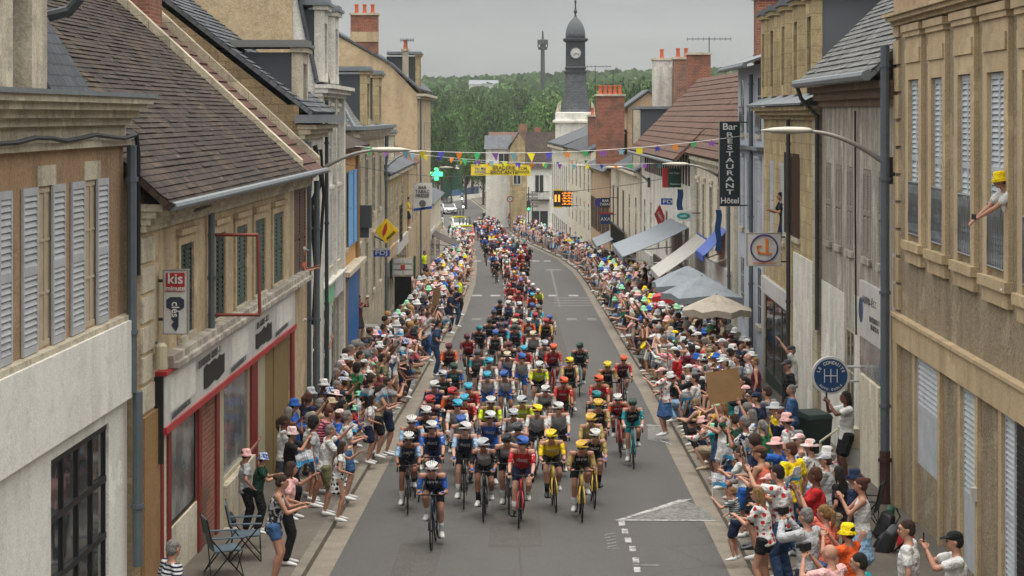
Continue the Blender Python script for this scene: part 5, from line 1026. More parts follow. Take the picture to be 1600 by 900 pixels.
# yellow diamond
Y = 83; cx, cz, hd = px_x(603.5, Y), py_z(361, Y), .5
t = thing('newsagent_sign', 'yellow diamond sign with red feather above the left pavement', 'sign', (cx, Y, cz - .5)); dm = lambda h, a, b: ([(cx, a, cz - h), (cx + h, a, cz), (cx, a, cz + h), (cx - h, a, cz)], (0, 0, 0), (0, b, 0))
m = MB(); m.prism(*dm(hd, Y, .12)); m.build('board', 'sign_yellow', t)
m = MB(); m.prism([(cx - .13, Y - .012, cz - .28), (cx - .16, Y - .012, cz - .02), (cx - .06, Y - .012, cz + .26), (cx + .02, Y - .012, cz + .35), (cx + .04, Y - .012, cz + .12), (cx - .02, Y - .012, cz - .1), (cx - .1, Y - .012, cz - .2)], (0, 0, 0), (0, .01, 0)); m.build('feather_emblem', 'sign_red', t)
lettering('PRESSE', .15, (cx + .2, Y - .015, cz - .17), 'letter_black', t, spin=PI / 4); m = MB(); m.tube([(-5.6, Y + .06, cz - .2), (cx - .1, Y + .06, cz - .42)], .025); m.build('bracket', 'dark_pipe', t)
t, x0, x1, z0, z1 = sgn('lottery_sign', 'blue and white lottery sign hanging below the yellow diamond', 'sign', 583, 609, 391, 401, 83.2, 'sign_royal', .15)
m = MB(); m.box(x0, x1, 83.18, 83.19, z1, z1 + .1); m.build('top_strip', 'sign_white', t); lettering('FDJ', .24, ((x0 + x1) / 2, 83.18, (z0 + z1) / 2 + .02), 'letter_white', t, sx=1.5)
# vertical hotel sign
t, x0, x1, z0, z1 = sgn('hotel_sign', 'tall vertical black sign with white lettering on the pale blue-grey hotel', 'sign', 1124.5, 1156, 190, 322, 66, 'sign_dark', .2, 'lamp_grey', .012)
xm = (x0 + x1) / 2; lettering('Bar', .3, (xm, 65.985, z1 - .17), 'letter_white', t, sx=1.15); lettering('Hôtel', .26, (xm, 65.985, z0 + .17), 'letter_white', t)
for i, ch in enumerate('RESTAURANT'): lettering(ch, .215, (xm, 65.985, z1 - .43 - i * .205), 'letter_white', t, sx=1.8)
bracket(t, x1, 7.6, 66.1, [z0 + .02, z1 - .02])
# square computer-shop sign
t, x0, x1, z0, z1 = sgn('shop_sign', 'square white sign with orange letter in a purple ring on the right', 'sign', 1168, 1220, 365, 415, 55.6, 'sign_white', .18, 'lamp_grey', .015)
xm, zm = (x0 + x1) / 2, (z0 + z1) / 2; m = MB(); m.ring((xm - .0, 55.58, zm + .04), .36, .02, 'y', 36); m.build('ring', 'sign_purple', t)
m = MB(); m.box(xm + .03, xm + .11, 55.57, 55.6, zm - .05, zm + .3); m.bar((xm - .16, 55.585, zm - .09), (xm + .2, 55.585, zm - .12), .03, .05); m.bar((xm - .19, 55.585, zm + .09), (xm - .15, 55.585, zm - .1), .03, .05); m.bar((xm - .2, 55.585, zm + .08), (xm - .06, 55.585, zm + .1), .03, .04); m.build('letter_emblem', 'sign_orange', t)
lettering('INFORMATIQUE', .075, (xm, 55.57, z0 + .07), 'sign_orange', t, space=1.2); bracket(t, x1, 7.5, 55.7, [z0 + .1, z1 - .1])
# round driving school sign
Y = 42.3; cx, cz = px_x(1298, Y), py_z(587, Y); t = thing('driving_school_sign', 'round blue sign with white rim and gear-shift diagram', 'sign', (cx, Y, cz - .4))
m = MB(); m.lathe([(.39, 0), (.39, .12)], n=40); m.v = [(cx + a, Y + .12 - c, cz + b) for a, b, c in m.v]; m.build('rim', 'sign_white', t, False)
m = MB(); m.lathe([(.345, 0), (.345, .012)], n=40); m.v = [(cx + a, Y - c, cz + b) for a, b, c in m.v]; m.build('board', 'sign_blue', t)
m = MB()
for dx in (-.13, 0, .13): m.box(cx + dx - .008, cx + dx + .008, Y - .02, Y - .012, cz - .14, cz + .14)
m.box(cx - .13, cx + .13, Y - .021, Y - .0125, cz - .008, cz + .008); m.build('gear_diagram', 'letter_white', t)
for i, ch in enumerate('LE CONDUITE'):
    a = PI - .35 - i * (PI - .7) / 10; lettering(ch, .09, (cx + .27 * math.cos(a), Y - .018, cz + .27 * math.sin(a)), 'letter_white', t, spin=a - PI / 2)
for i, ch in enumerate('AUTO-ÉCOLE'):
    a = PI + .75 + i * (PI - 1.5) / 9; lettering(ch, .065, (cx + .29 * math.cos(a), Y - .018, cz + .29 * math.sin(a)), 'letter_white', t, spin=a + PI / 2)
bracket(t, cx + .36, 7.3, Y + .06, [cz + .18, cz - .12], 'plastic_white', .028)
# smaller signs further away
t, x0, x1, z0, z1 = sgn('restaurant_sign', 'dark green restaurant sign with red strip over the right pavement', 'sign', 1044, 1066, 263, 293, 88, 'sign_green', .12); m = MB(); m.box(px_x(1035, 88), x0, 88, 88.12, z0, z1); m.build('red_strip', 'sign_red', t)
lettering('Les Cygnes', .11, ((x0 + x1) / 2, 87.98, z1 - .2), 'letter_white', t); lettering('Restaurant', .1, ((x0 + x1) / 2, 87.98, z0 + .15), 'letter_white', t); bracket(t, x1, 7.4, 88, [z0 + .1])
t, x0, x1, z0, z1 = sgn('lottery_sign', 'small royal blue lottery sign above the grey awning on the right', 'sign', 1033, 1056, 310, 320, 92, 'sign_royal', .12); lettering('FDJ', .22, ((x0 + x1) / 2, 91.98, (z0 + z1) / 2), 'letter_white', t, sx=1.6); bracket(t, x1, 7.25, 92, [z0 + .1])
t, x0, x1, z0, z1 = sgn('optician_sign', 'white rounded sign with teal oval above the white awning', 'sign', 1055, 1081, 329, 346, 82, 'sign_white', .14)
m = MB(); m.lathe([(.24, 0), (.24, .012)], n=24, sx=1.15, sy=.55); m.v = [((x0 + x1) / 2 + a, 82 - c, (z0 + z1) / 2 + b) for a, b, c in m.v]; m.build('teal_oval', 'sign_teal', t); lettering('malin', .12, ((x0 + x1) / 2, 81.98, (z0 + z1) / 2), 'letter_white', t); bracket(t, x1, 7.6, 82, [z1 - .1])
t = thing('tobacconist_sign', 'red diamond tobacconist sign on the right', 'sign', (px_x(1032, 96), 96, py_z(357, 96))); cx, cz = px_x(1031, 96), py_z(338, 96)
m = MB(); m.prism([(cx, 96, cz - .56), (cx + .26, 96, cz - .1), (cx, 96, cz + .56), (cx - .26, 96, cz + .1)], (0, 0, 0), (0, .12, 0)); m.build('board', 'sign_red', t); lettering('TABAC', .15, (cx, 95.98, cz), 'letter_white', t, spin=-PI / 3); bracket(t, cx + .2, 7.2, 96, [cz])
t, x0, x1, z0, z1 = sgn('insurance_sign', 'blue square sign with white capital letters among the right-hand signs', 'sign', 938, 954, 335, 350, 130, 'sign_blue', .12); lettering('AXA', .3, ((x0 + x1) / 2, 129.98, (z0 + z1) / 2), 'letter_white', t); m = MB(); m.box(x0 - .1, x1 + .15, 130, 130.1, z1, z1 + .12); m.build('red_strip', 'sign_red', t); bracket(t, x1, 6.6, 130, [z1])
t, x0, x1, z0, z1 = sgn('black_shop_sign', 'black sign with white lettering beside a round sign above the blue one', 'sign', 939, 953, 309, 324, 128, 'sign_dark', .12); lettering('BAR\nTABAC', .22, ((x0 + x1) / 2, 127.98, (z0 + z1) / 2), 'letter_white', t)
m = MB(); m.lathe([(.28, 0), (.28, .1)], n=20); m.v = [(x0 - .1 + a, 128.2 - c, (z0 + z1) / 2 + b) for a, b, c in m.v]; m.build('round_board', 'sign_purple', t); bracket(t, x1, 6.6, 128.05, [z1])
t, x0, x1, z0, z1 = sgn('led_display', 'lit black display board with orange figures on a post at the right', 'display board', 865, 893, 298, 323, 165, 'black_paint', .2); lettering('II', .8, (x0 + .3, 164.97, (z0 + z1) / 2), 'led_orange', t, sx=1.4)
for i in range(5): lettering('-=-=-'[i % 2:] , .34, (x1 - .35, 164.97, z1 - .18 - i * .22), 'led_orange', t, sx=1.2)
m = MB(); m.box(x0, x0 + .7, 164.99, 165.2, z1, z1 + .1); m.box(x0, x0 + .7, 164.99, 165.2, z0 - .1, z0); m.build('yellow_edge', 'sign_yellow', t); bracket(t, x1, 5.5, 165.1, [z0 + .1, z1 - .1])
t, x0, x1, z0, z1 = sgn('hanging_banner', 'tall white hanging shop banner with blue bottom on the left', 'banner', 645, 675, 286, 326, 118, 'sign_white', .1); m = MB(); m.prism([(x0, 117.99, z0), (x1, 117.99, z0), (x1, 117.99, z0 + .15), (x0, 117.99, z0 - .15)], (0, 0, 0), (0, .1, 0)); m.build('blue_hem', 'sign_royal', t)
lettering('BAR\nTABAC\nPRESSE', .26, ((x0 + x1) / 2, 117.98, z1 - .5), 'letter_black', t, line=.9); m = MB(); m.lathe([(.2, 0), (.2, .012)], n=18); m.v = [((x0 + x1) / 2 + a, 118 - c, z0 + .3 + b) for a, b, c in m.v]; m.build('emblem', 'letter_grey', t)
t = thing('pharmacy_cross', 'lit green pharmacy cross on the left at the far end', 'pharmacy sign', (px_x(682, 150), 150, py_z(285, 150))); cx, cz = px_x(682, 150), py_z(272, 150)
m = MB(); m.box(cx - .15, cx + .15, 150, 150.2, cz - .45, cz + .45); m.box(cx - .45, cx - .152, 150, 150.2, cz - .15, cz + .15); m.box(cx + .152, cx + .45, 150, 150.2, cz - .15, cz + .15); m.build('cross', 'lamp_green', t); bracket(t, cx - .8, cx - .4, 150.1, [cz], r=.04)
t, x0, x1, z0, z1 = sgn('menu_board', 'board of white and red price panels with green sides on the left pavement', 'board', 613, 646, 403, 432, 97, 'plain_stone', .1)
for i in range(3):
    for j in range(2): m = MB(); m.box(x0 + .06 + j * .48, x0 + .46 + j * .48, 96.97, 96.99, z0 + .08 + i * .27, z0 + .28 + i * .27); m.build('price_panel', 'sign_white', t)
for xx in (x0 - .1, x1): m = MB(); m.box(xx, xx + .1, 96.98, 97.1, z0 - .1, z1 + .1); m.build('green_side', 'sign_green', t)
m = MB(); m.box((x0 + x1) / 2 - .1, (x0 + x1) / 2 + .1, 96.95, 96.968, z0 + .35, z0 + .55); m.build('red_square', 'sign_red', t); m = MB(); m.box(x0 + .1, x1 - .1, 97, 97.06, gz(97) + .12, z0); m.build('stand', 'black_metal', t)
t = thing('speed_limit_sign', 'round white road sign with dark rim in front of the blank pale wall', 'road sign', (px_x(797, 240), 240, gz(240))); cx, cz = px_x(797, 240), py_z(311, 240)
m = MB(); m.lathe([(.36, 0), (.36, .04)], n=20); m.v = [(cx + a, 240 - c, cz + b) for a, b, c in m.v]; m.build('disc', 'sign_white', t); m = MB(); m.ring((cx, 239.95, cz), .34, .06, 'y', 20); m.build('rim', 'dark_red_paint', t); m = MB(); m.tube([(cx, 240.05, gz(240)), (cx, 240.05, cz)], .04); m.build('post', 'dark_pipe', t); m = MB(); m.bar((cx - .2, 239.94, cz + .2), (cx + .2, 239.94, cz - .2), .05); m.build('bar', 'letter_black', t)
t = thing('traffic_light', 'traffic light showing green at the far bend', 'traffic light', (px_x(826, 215), 215, gz(215))); cx, cz = px_x(826, 215), py_z(322, 215)
m = MB(); m.box(cx - .18, cx + .18, 215, 215.25, cz - .5, cz + .6); m.build('housing', 'black_paint', t); m = MB(); m.tube([(cx, 215.3, gz(215)), (cx, 215.3, cz + 2)], .06); m.build('post', 'dark_pipe', t)
for i, mm_ in enumerate(('lamp_green', 'dark_pipe', 'dark_pipe')): m = MB(); m.lathe([(.13, 0), (.11, .04)], n=12); m.v = [(cx + a, 215 - c, cz - .3 + i * .35 + b) for a, b, c in m.v]; m.build('light', mm_, t)
t = thing('direction_signs', 'stack of grey direction signs on a post behind the traffic light', 'road sign', (px_x(832, 216), 216, gz(216)))
m = MB(); m.tube([(px_x(832, 216), 216, gz(216)), (px_x(832, 216), 216, py_z(300, 216))], .05); m.build('post', 'dark_pipe', t)
for i in range(4): z = py_z(324 - i * 6, 216); m = MB(); m.box(px_x(822, 216), px_x(841, 216), 215.9, 215.95, z, z + .28); m.build('sign_plate', 'lamp_grey', t)

# ------------------------------------------------------------------ bunting and banner
def string(pts, label, r=.008):
    m = MB(); m.tube(pts, r, 4); return tag(m.build('bunting_string', 'letter_white'), label, 'string')
def catenary(xa, xb, Y0, za, zb, sag, n=30, Y1=None):
    Y1 = Y0 if Y1 is None else Y1
    return [(xa + (xb - xa) * i / n, Y0 + (Y1 - Y0) * i / n, za + (zb - za) * i / n - 4 * sag * (i / n) * (1 - i / n)) for i in range(n + 1)]
cols = ['flag_purple', 'flag_cyan', 'flag_yellow', 'flag_blue', 'flag_orange', 'flag_green']; cw = dict(flag_purple='purple', flag_cyan='pale blue', flag_yellow='yellow', flag_blue='dark blue', flag_orange='orange', flag_green='green')
def bunting(px0, px1, py0, py1, Y, Y1, sag, step, size, which, star_from=99):
    xa, xb, za, zb = px_x(px0, Y), px_x(px1, Y1), py_z(py0, Y), py_z(py1, Y1); pts = catenary(xa, xb, Y, za, zb, sag, 40, Y1); string(pts, 'thin white string of the %s row of bunting across the street' % which)
    n = int(abs(xb - xa) / step); k = R.randrange(6); per = {}
    for i in range(1, n):
        q = i / n; x = xa + (xb - xa) * q; y = Y + (Y1 - Y) * q; z = za + (zb - za) * q - 4 * sag * q * (1 - q); c = cols[(k + i) % 6]; s = size * R.uniform(.9, 1.1); a = R.uniform(-.5, .5); lean = R.uniform(-.25, .25) * s
        dx = math.cos(a) * s / 2; dy = math.sin(a) * s / 2; m = MB(); per[c] = per.get(c, 0) + 1
        if q < star_from: m.prism([(x - dx, y - dy, z), (x + dx, y + dy, z), (x + lean, y + R.uniform(-.1, .1), z - s * 1.15)], (0, 0, 0), (0, .006, 0))
        else:
            kk = R.randrange(3)
            if kk == 0: m.prism([(x + s * .55 * (1 if j % 2 == 0 else .45) * math.sin(j * PI / 5), y, z - s * .4 + s * .55 * (1 if j % 2 == 0 else .45) * math.cos(j * PI / 5)) for j in range(10)], (0, 0, 0), (0, .006, 0))
            elif kk == 1: m.prism([(x - dx * .8, y, z), (x + dx * .8, y, z), (x + dx * .8, y, z - s * .8), (x - dx * .8, y, z - s * .8)], (0, 0, 0), (0, .006, 0))
            else: m.prism([(x - dx, y, z), (x + dx, y, z), (x, y, z - s)], (0, 0, 0), (0, .006, 0))
        ordn = ['first', 'second', 'third', 'fourth', 'fifth', 'sixth', 'seventh', 'eighth'][min(per[c] - 1, 7)]
        tag(m.build('bunting_flag', c), '%s %s flag from the left on the %s row of bunting' % (ordn, cw[c], which), 'bunting flag', 'bunting flags over the street')
bunting(520, 1168, 225, 211, 66, 66, .42, .56, .25, 'nearest', .55); bunting(625, 1100, 238, 252, 100, 92, .32, .62, .25, 'second', .6); bunting(700, 960, 250, 246, 150, 145, .3, .95, .26, 'farthest')
Y = 165; xa, xb = px_x(736, Y), px_x(829, Y); t = thing('street_banner', 'yellow banner with dark lettering hung across the street', 'banner', ((xa + xb) / 2, Y, py_z(274, Y)))
m = MB(); n = 16
for i in range(n):
    a, b = i / n, (i + 1) / n; f = lambda q: (xa + (xb - xa) * q, Y + .04 * math.sin(q * 22), py_z(275, Y) + .06 * math.sin(q * 3)); p, q = Vector(f(a)), Vector(f(b)); h = Vector((0, 0, .92)); o_ = Vector((0, .02, 0))
    m.hexa([p, q, q + o_, p + o_, p + h, q + h, q + h + o_, p + h + o_])
m.build('cloth', 'banner_yellow', t); xm = (xa + xb) / 2
zc = py_z(267, Y) + .05; lettering('BRADERIE\nBROCANTE', .42, (xm + .25, Y - .08, zc), 'letter_black', t, line=.85); lettering('1er Mai\nd\'AVRIL', .3, (xa + .75, Y - .08, zc), 'sign_royal', t, line=.95); lettering('COM.\nd\'HIVER', .3, (xb - .6, Y - .08, zc), 'letter_black', t, line=.95)
m = MB(); m.tube([(px_x(690, Y), Y, py_z(262, Y)), (xa, Y, py_z(259, Y)), (xb, Y, py_z(257, Y)), (px_x(905, Y), Y, py_z(250, Y))], .012, 4); m.build('rope', 'letter_black', t)
for a, b, Y, l in (((510, 250), (800, 262), 60, 'thin black overhead wire from the white town house across the street'), ((880, 300), (1180, 230), 75, 'thin black overhead wire in front of the hotel sign')):
    m = MB(); m.tube(catenary(px_x(a[0], Y), px_x(b[0], Y + 60), Y, py_z(a[1], Y), py_z(b[1], Y + 60), .5, 20, Y + 60), .012, 4); tag(m.build('overhead_wire', 'black_paint'), l, 'wire')

# ------------------------------------------------------------------ awnings and parasols on the right
def awning(Ya, Yb, xw, zw, out, drop, mat, label, val=.2):
    t = thing('awning', label, 'awning', (xw, (Ya + Yb) / 2, zw - drop)); m = MB(); n = 6; th = .03
    for i in range(n):
        a, b = i / n, (i + 1) / n; za = zw - drop * a - .06 * math.sin(PI * a); zb = zw - drop * b - .06 * math.sin(PI * b)
        m.hexa([(xw - out * a, Ya, za), (xw - out * b, Ya, zb), (xw - out * b, Yb, zb), (xw - out * a, Yb, za), (xw - out * a, Ya, za + th), (xw - out * b, Ya, zb + th), (xw - out * b, Yb, zb + th), (xw - out * a, Yb, za + th)])
    m.build('canopy', mat, t); m = MB(); m.box(xw - out - .03, xw - out, Ya, Yb, zw - drop - val, zw - drop + .02); m.build('valance', mat, t)
    for y in (Ya + .2, Yb - .2): m = MB(); m.tube([(xw, y, zw - drop - .1), (xw - out * .5, y, zw - drop - .25), (xw - out, y, zw - drop - .02)], .025); m.build('arm', 'plastic_white', t)
awning(84.5, 93, 7.28, 2.45, 2.7, 1.2, 'canvas_grey', 'large grey sloping awning over the right pavement'); awning(78.5, 83.2, 7.55, 2.3, 1.9, 1.4, 'canvas_white', 'white folded-arm awning behind the parasols'); awning(72, 75, 7.55, 3.05, .8, .9, 'sign_royal', 'blue and white striped awning above the parasols'); awning(120, 128, 6.6, .2, 1.6, .8, 'canvas_grey', 'small grey awning in front of the iron balcony'); awning(144, 150, -5.7, -1.3, -2.0, .9, 'dark_wood', 'brown awning at the far end of the left pavement')
def parasol(x, Y, r, hgt, mat, label, n=8, rise=.55, rot=0.3):
    z0 = gz(Y) + .125; t = thing('parasol', label, 'parasol', (x, Y, z0), 'parasols on the right terrace'); ORG[t.name] = (x, Y, z0); c = MB(); top = Vector((x, Y, z0 + hgt + rise)); pr = []
    for i in range(n): a = rot + 2 * PI * i / n; pr.append(Vector((x + r * math.cos(a), Y + r * math.sin(a), z0 + hgt)))
    for i in range(n):
        A_, B_ = pr[i], pr[(i + 1) % n]; mid = (A_ + B_) / 2 + Vector((0, 0, .05)); inn = (mid - top) * .96 + top
        q1 = top * .55 + A_ * .45 + Vector((0, 0, .02)); q2 = top * .55 + B_ * .45 + Vector((0, 0, .02)); qm = (q1 + q2) / 2 - Vector((0, 0, .06))
        c.face([top, q1, qm]); c.face([top, qm, q2]); c.face([q1, A_, inn, qm]); c.face([qm, inn, B_, q2]); d_ = Vector((0, 0, -.18)); c.face([A_, inn, inn + d_, A_ + d_]); c.face([inn, B_, B_ + d_, inn + d_])
    o = c.build('canopy', mat, t); md = o.modifiers.new('thickness', 'SOLIDIFY'); md.thickness = .012
    m = MB(); m.tube([(x, Y, z0), (x, Y, z0 + hgt + rise)], .03); m.build('pole', 'black_metal', t); m = MB(); m.lathe([(.3, 0), (.28, .08), (.05, .1)], (x, Y, z0), 12); m.build('base', 'black_metal', t)
    for i in range(n): m = MB(); m.tube([(x, Y, z0 + hgt + rise * .7), pr[i] + Vector((0, 0, -.03))], .01, 4); m.build('rib', 'black_metal', t)
parasol(5.85, 58.5, 1.05, 2.35, 'canvas_beige', 'beige parasol nearest the camera on the right terrace', rise=.45); parasol(5.7, 61.5, 1.4, 2.6, 'canvas_grey', 'large pale grey parasol behind the beige one', 4, .6, PI / 4 + .2); parasol(5.6, 65.3, 1.5, 2.75, 'canvas_grey', 'large pale grey parasol at the back of the three', 4, .6, PI / 4)
parasol(5.9, 73, .95, 1.95, 'red_white', 'red and blue beach umbrella beyond the grey parasols', 8, .35)

# ------------------------------------------------------------------ street objects
def camp_chair(x, Y, rz, label, mat='chair_grey'):
    z0 = gz(Y) + .125; t = thing('camping_chair', label, 'chair', (x, Y, z0), 'folding camping chairs'); t.rotation_euler = (0, 0, rz); L = lambda m, n, mt: place(m.mesh(n, mt), n, t)
    m = MB(); m.hexa([(-.26, -.22, .40), (.26, -.22, .40), (.26, .2, .38), (-.26, .2, .38), (-.26, -.22, .415), (.26, -.22, .415), (.26, .2, .395), (-.26, .2, .395)]); L(m, 'seat', mat)
    m = MB(); m.hexa([(-.27, .2, .42), (.27, .2, .42), (.27, .22, .42), (-.27, .22, .42), (-.27, .3, .88), (.27, .3, .88), (.27, .32, .88), (-.27, .32, .88)]); L(m, 'backrest', mat)
    for s in (-1, 1):
        m = MB(); m.box(s * .3 - .04, s * .3 + .04, -.25, .25, .6, .615); L(m, 'armrest', mat)
        m = MB(); m.tube([(s * .28, -.24, 0), (s * .29, .26, .6), (s * .27, .32, .9)], .011, 5); L(m, 'leg', 'black_metal'); m = MB(); m.tube([(s * .28, .26, 0), (s * .29, -.24, .6)], .011, 5); L(m, 'leg', 'black_metal'); m = MB(); m.tube([(s * .28, -.24, 0), (-s * .28, -.22, .4)], .01, 5); L(m, 'leg', 'black_metal'); m = MB(); m.tube([(s * .28, .26, 0), (-s * .28, .2, .4)], .01, 5); L(m, 'leg', 'black_metal')
    return t
camp_chair(-4.35, 31.0, 1.9, 'grey folding camping chair in front on the left pavement', 'chair_grey'); camp_chair(-4.2, 32.3, 1.7, 'second grey folding camping chair just behind the first on the left'); 
camp_chair(5.95, 34.6, -1.9, 'dark folding chair behind the crowd at the lower right', 'black_paint'); camp_chair(5.9, 38.4, -1.5, 'open folding armchair below the round blue sign', 'chair_grey'); camp_chair(5.4, 36.3, -1.2, 'grey folding stool chair among bags on the right', 'chair_grey')
def wheelie(x, Y, label):
    z0 = gz(Y) + .125; t = thing('wheelie_bin', label, 'bin', (x, Y, z0)); m = MB(); m.hexa([(-.24, -.26, .06), (.24, -.26, .06), (.24, .24, .06), (-.24, .24, .06), (-.29, -.33, .95), (.29, -.33, .95), (.29, .31, .95), (-.29, .31, .95)]); place(m.mesh('body', 'bin_green'), 'body', t)
    m = MB(); m.hexa([(-.31, -.35, .96), (.31, -.35, .96), (.31, .33, 1.0), (-.31, .33, 1.0), (-.27, -.3, 1.05), (.27, -.3, 1.05), (.27, .28, 1.1), (-.27, .28, 1.1)]); place(m.mesh('lid', 'bin_green'), 'lid', t)
    for s in (-.26, .26): m = MB(); m.lathe([(.09, -.03), (.09, .03)], n=14); m.v = [(s + c, .24 + a, .09 + b) for a, b, c in m.v]; place(m.mesh('wheel', 'tyre'), 'wheel', t)
    t.rotation_euler = (0, 0, .4)
wheelie(6.4, 43.6, 'dark green wheeled rubbish bin against the wall left of the round blue sign')
def plastic_chair(x, Y, rz, label):
    z0 = gz(Y) + .125; t = thing('plastic_chair', label, 'chair', (x, Y, z0)); t.rotation_euler = (0, 0, rz); L = lambda m, n: place(m.mesh(n, 'plastic_white'), n, t)
    m = MB(); m.box(-.24, .24, -.24, .22, .42, .45); L(m, 'seat'); m = MB(); m.prism([(-.24, .2, .45), (.24, .2, .45), (.24, .3, .75), (.15, .32, .88), (-.15, .32, .88), (-.24, .3, .75)], (0, 0, 0), (0, .03, 0)); L(m, 'backrest')
    for sx in (-1, 1):
        m = MB(); m.tube([(sx * .25, -.22, .45), (sx * .27, -.22, .66), (sx * .27, .25, .68)], .022, 5); L(m, 'armrest')
        for sy in (-.22, .2): m = MB(); m.tube([(sx * .22, sy, .43), (sx * .25, sy * 1.15, 0)], .022, 5); L(m, 'leg')
plastic_chair(6.35, 46.4, 2.4, 'white plastic garden chair by the wall behind the standing man'); plastic_chair(-5.25, 76.5, 1.6, 'white plastic garden chair in the doorway beside the blue panel')
# letter box and hand rail by the driving school
m = MB(); m.box(px_x(1315, 37.5), px_x(1343, 37.5), 37.4, 37.8, py_z(727, 37.5), py_z(700, 37.5)); tag(m.build('meter_box', 'plastic_white'), 'white cabinet below the cream one on the right wall', 'cabinet'); m = MB(); m.box(px_x(1313, 37.5), px_x(1342, 37.5), 37.38, 37.82, py_z(699.5, 37.5), py_z(669, 37.5)); tag(m.build('cream_box', 'cream_metal'), 'cream cabinet beneath the woman filming on the right', 'cabinet')
m = MB(); Y = 39.5; m.tube([(px_x(1282, Y), Y, py_z(735, Y)), (px_x(1282, Y), Y, py_z(690, Y)), (px_x(1312, Y), Y, py_z(668, Y)), (px_x(1316, Y), Y, py_z(700, Y)), (px_x(1300, Y), Y, py_z(735, Y))], .028); tag(m.build('handrail', 'cream_metal'), 'cream tubular handrail beside the cream cabinet', 'handrail')
# bags on the ground at the lower right, lower left doorway
def bag(x, Y, s, mat, label, z=None):
    z0 = gz(Y) + .125 if z is None else z; t = thing('backpack', label, 'bag', (x, Y, z0), None); m = MB(); m.hexa([(-.17, -.12, 0), (.17, -.12, 0), (.17, .1, 0), (-.17, .1, 0), (-.12, -.07, .44), (.12, -.08, .4), (.11, .08, .42), (-.12, .08, .46)]); bo_ = place(m.mesh('bag_body', mat, smooth=True), 'bag_body', t, scale=s); bv = bo_.modifiers.new('bevel', 'BEVEL'); bv.width = .05; bv.segments = 3; t.rotation_euler = (R.uniform(-.5, .1), R.uniform(-.4, .4), R.uniform(0, 6)); m = MB(); m.hexa([(-.12, -.16, .04), (.12, -.16, .04), (.12, -.1, .04), (-.12, -.1, .04), (-.1, -.14, .22), (.1, -.14, .22), (.1, -.08, .22), (-.1, -.08, .22)]); place(m.mesh('pocket', mat), 'pocket', t, scale=s)
    m = MB(); m.tube([(-.08, .1, .4), (-.12, .2, .25), (-.08, .12, .05)], .015, 5); place(m.mesh('strap', 'black_paint'), 'strap', t, scale=s)
for x, Y, s, mt, l in ((6.2, 34.2, 1, 'black_paint', 'black backpack heaped against the right wall'), (6.4, 33.2, .9, 'red_white', 'red patterned bag in the heap by the downpipe'), (6.0, 33.0, 1.1, 'dark_pipe', 'dark grey bag in front of the heap by the downpipe'), (6.45, 35.2, .9, 'sign_green', 'green backpack at the back of the heap'), (5.9, 35.4, .7, 'sign_white', 'white bag on the ground near the folding chairs'), (-4.9, 35.4, .9, 'black_paint', 'black bag under the shop window on the left'), (-5.0, 38, .8, 'dark_pipe', 'dark bag beside the shop doorway on the left')): bag(x, Y, s, mt, l)
# bridge parapet, hoarding and hut at the far bend
m = MB(); m.prism([(px_x(705, 330), 330, gz(330)), (px_x(748, 350), 350, gz(350)), (px_x(748, 350), 350, gz(350) + 1.6), (px_x(705, 330), 330, gz(330) + 1.6)], (0, 0, 0), (0, .3, 0)); tag(m.build('hoarding', 'bridge_blue'), 'long blue hoarding along the far bend of the road', 'hoarding')
m = MB(); m.prism([(px_x(700, 325), 325, gz(325)), (px_x(790, 350), 350, gz(350)), (px_x(790, 350), 350, gz(350) + .8), (px_x(700, 325), 325, gz(325) + .8)], (0, 0, 0), (0, .3, 0)); tag(m.build('parapet', 'white_render'), 'low white parapet wall at the far bend of the road', 'wall')
far_house('green_kiosk', 'dark green kiosk with pale canopy behind the green pharmacy cross', px_x(690, 335), px_x(722, 335), 338, py_z(264, 338), 6, 'sign_green', 'canvas_white', .6, [])

# ------------------------------------------------------------------ haze over the valley
m, t, b = newmat('haze_air'); t.nodes.remove(b); pv = N(t, 'ShaderNodeVolumePrincipled'); pv.inputs['Density'].default_value = .00016; pv.inputs['Color'].default_value = (.93, .95, .95, 1); pv.inputs['Anisotropy'].default_value = .2
t.links.new(pv.outputs[0], t.nodes['Material Output'].inputs['Volume'])
m = MB(); m.box(-720, 720, -75, 1420, -9, 62); tag(m.build('haze', 'haze_air'), kind='stuff')

for px0, px1, py0, py1, Y, l in ((1058, 1067, 296, 345, 86, 'long blue street pennant hanging behind the lottery sign on the right'), (1118, 1127, 328, 392, 71, 'blue and white pennant hanging below the vertical hotel sign')):
    m = MB(); n = 8
    for i in range(n):
        za, zb_ = py_z(py0 + (py1 - py0) * i / n, Y), py_z(py0 + (py1 - py0) * (i + 1) / n, Y); oa, ob = .03 * math.sin(i * 1.3), .03 * math.sin((i + 1) * 1.3); xa, xb = px_x(px0, Y), px_x(px1, Y)
        m.hexa([(xa + ob, Y, zb_), (xb + ob, Y, zb_), (xb + ob, Y + .02, zb_), (xa + ob, Y + .02, zb_), (xa + oa, Y, za), (xb + oa, Y, za), (xb + oa, Y + .02, za), (xa + oa, Y + .02, za)])
    tag(m.build('pennant', 'sign_blue'), l, 'pennant')
bpart(R5, 'bank_panel', 'sign_royal', [(R5.Yp(1105), R5.Yp(1091), .01, .05, 1.55, 2.35)])
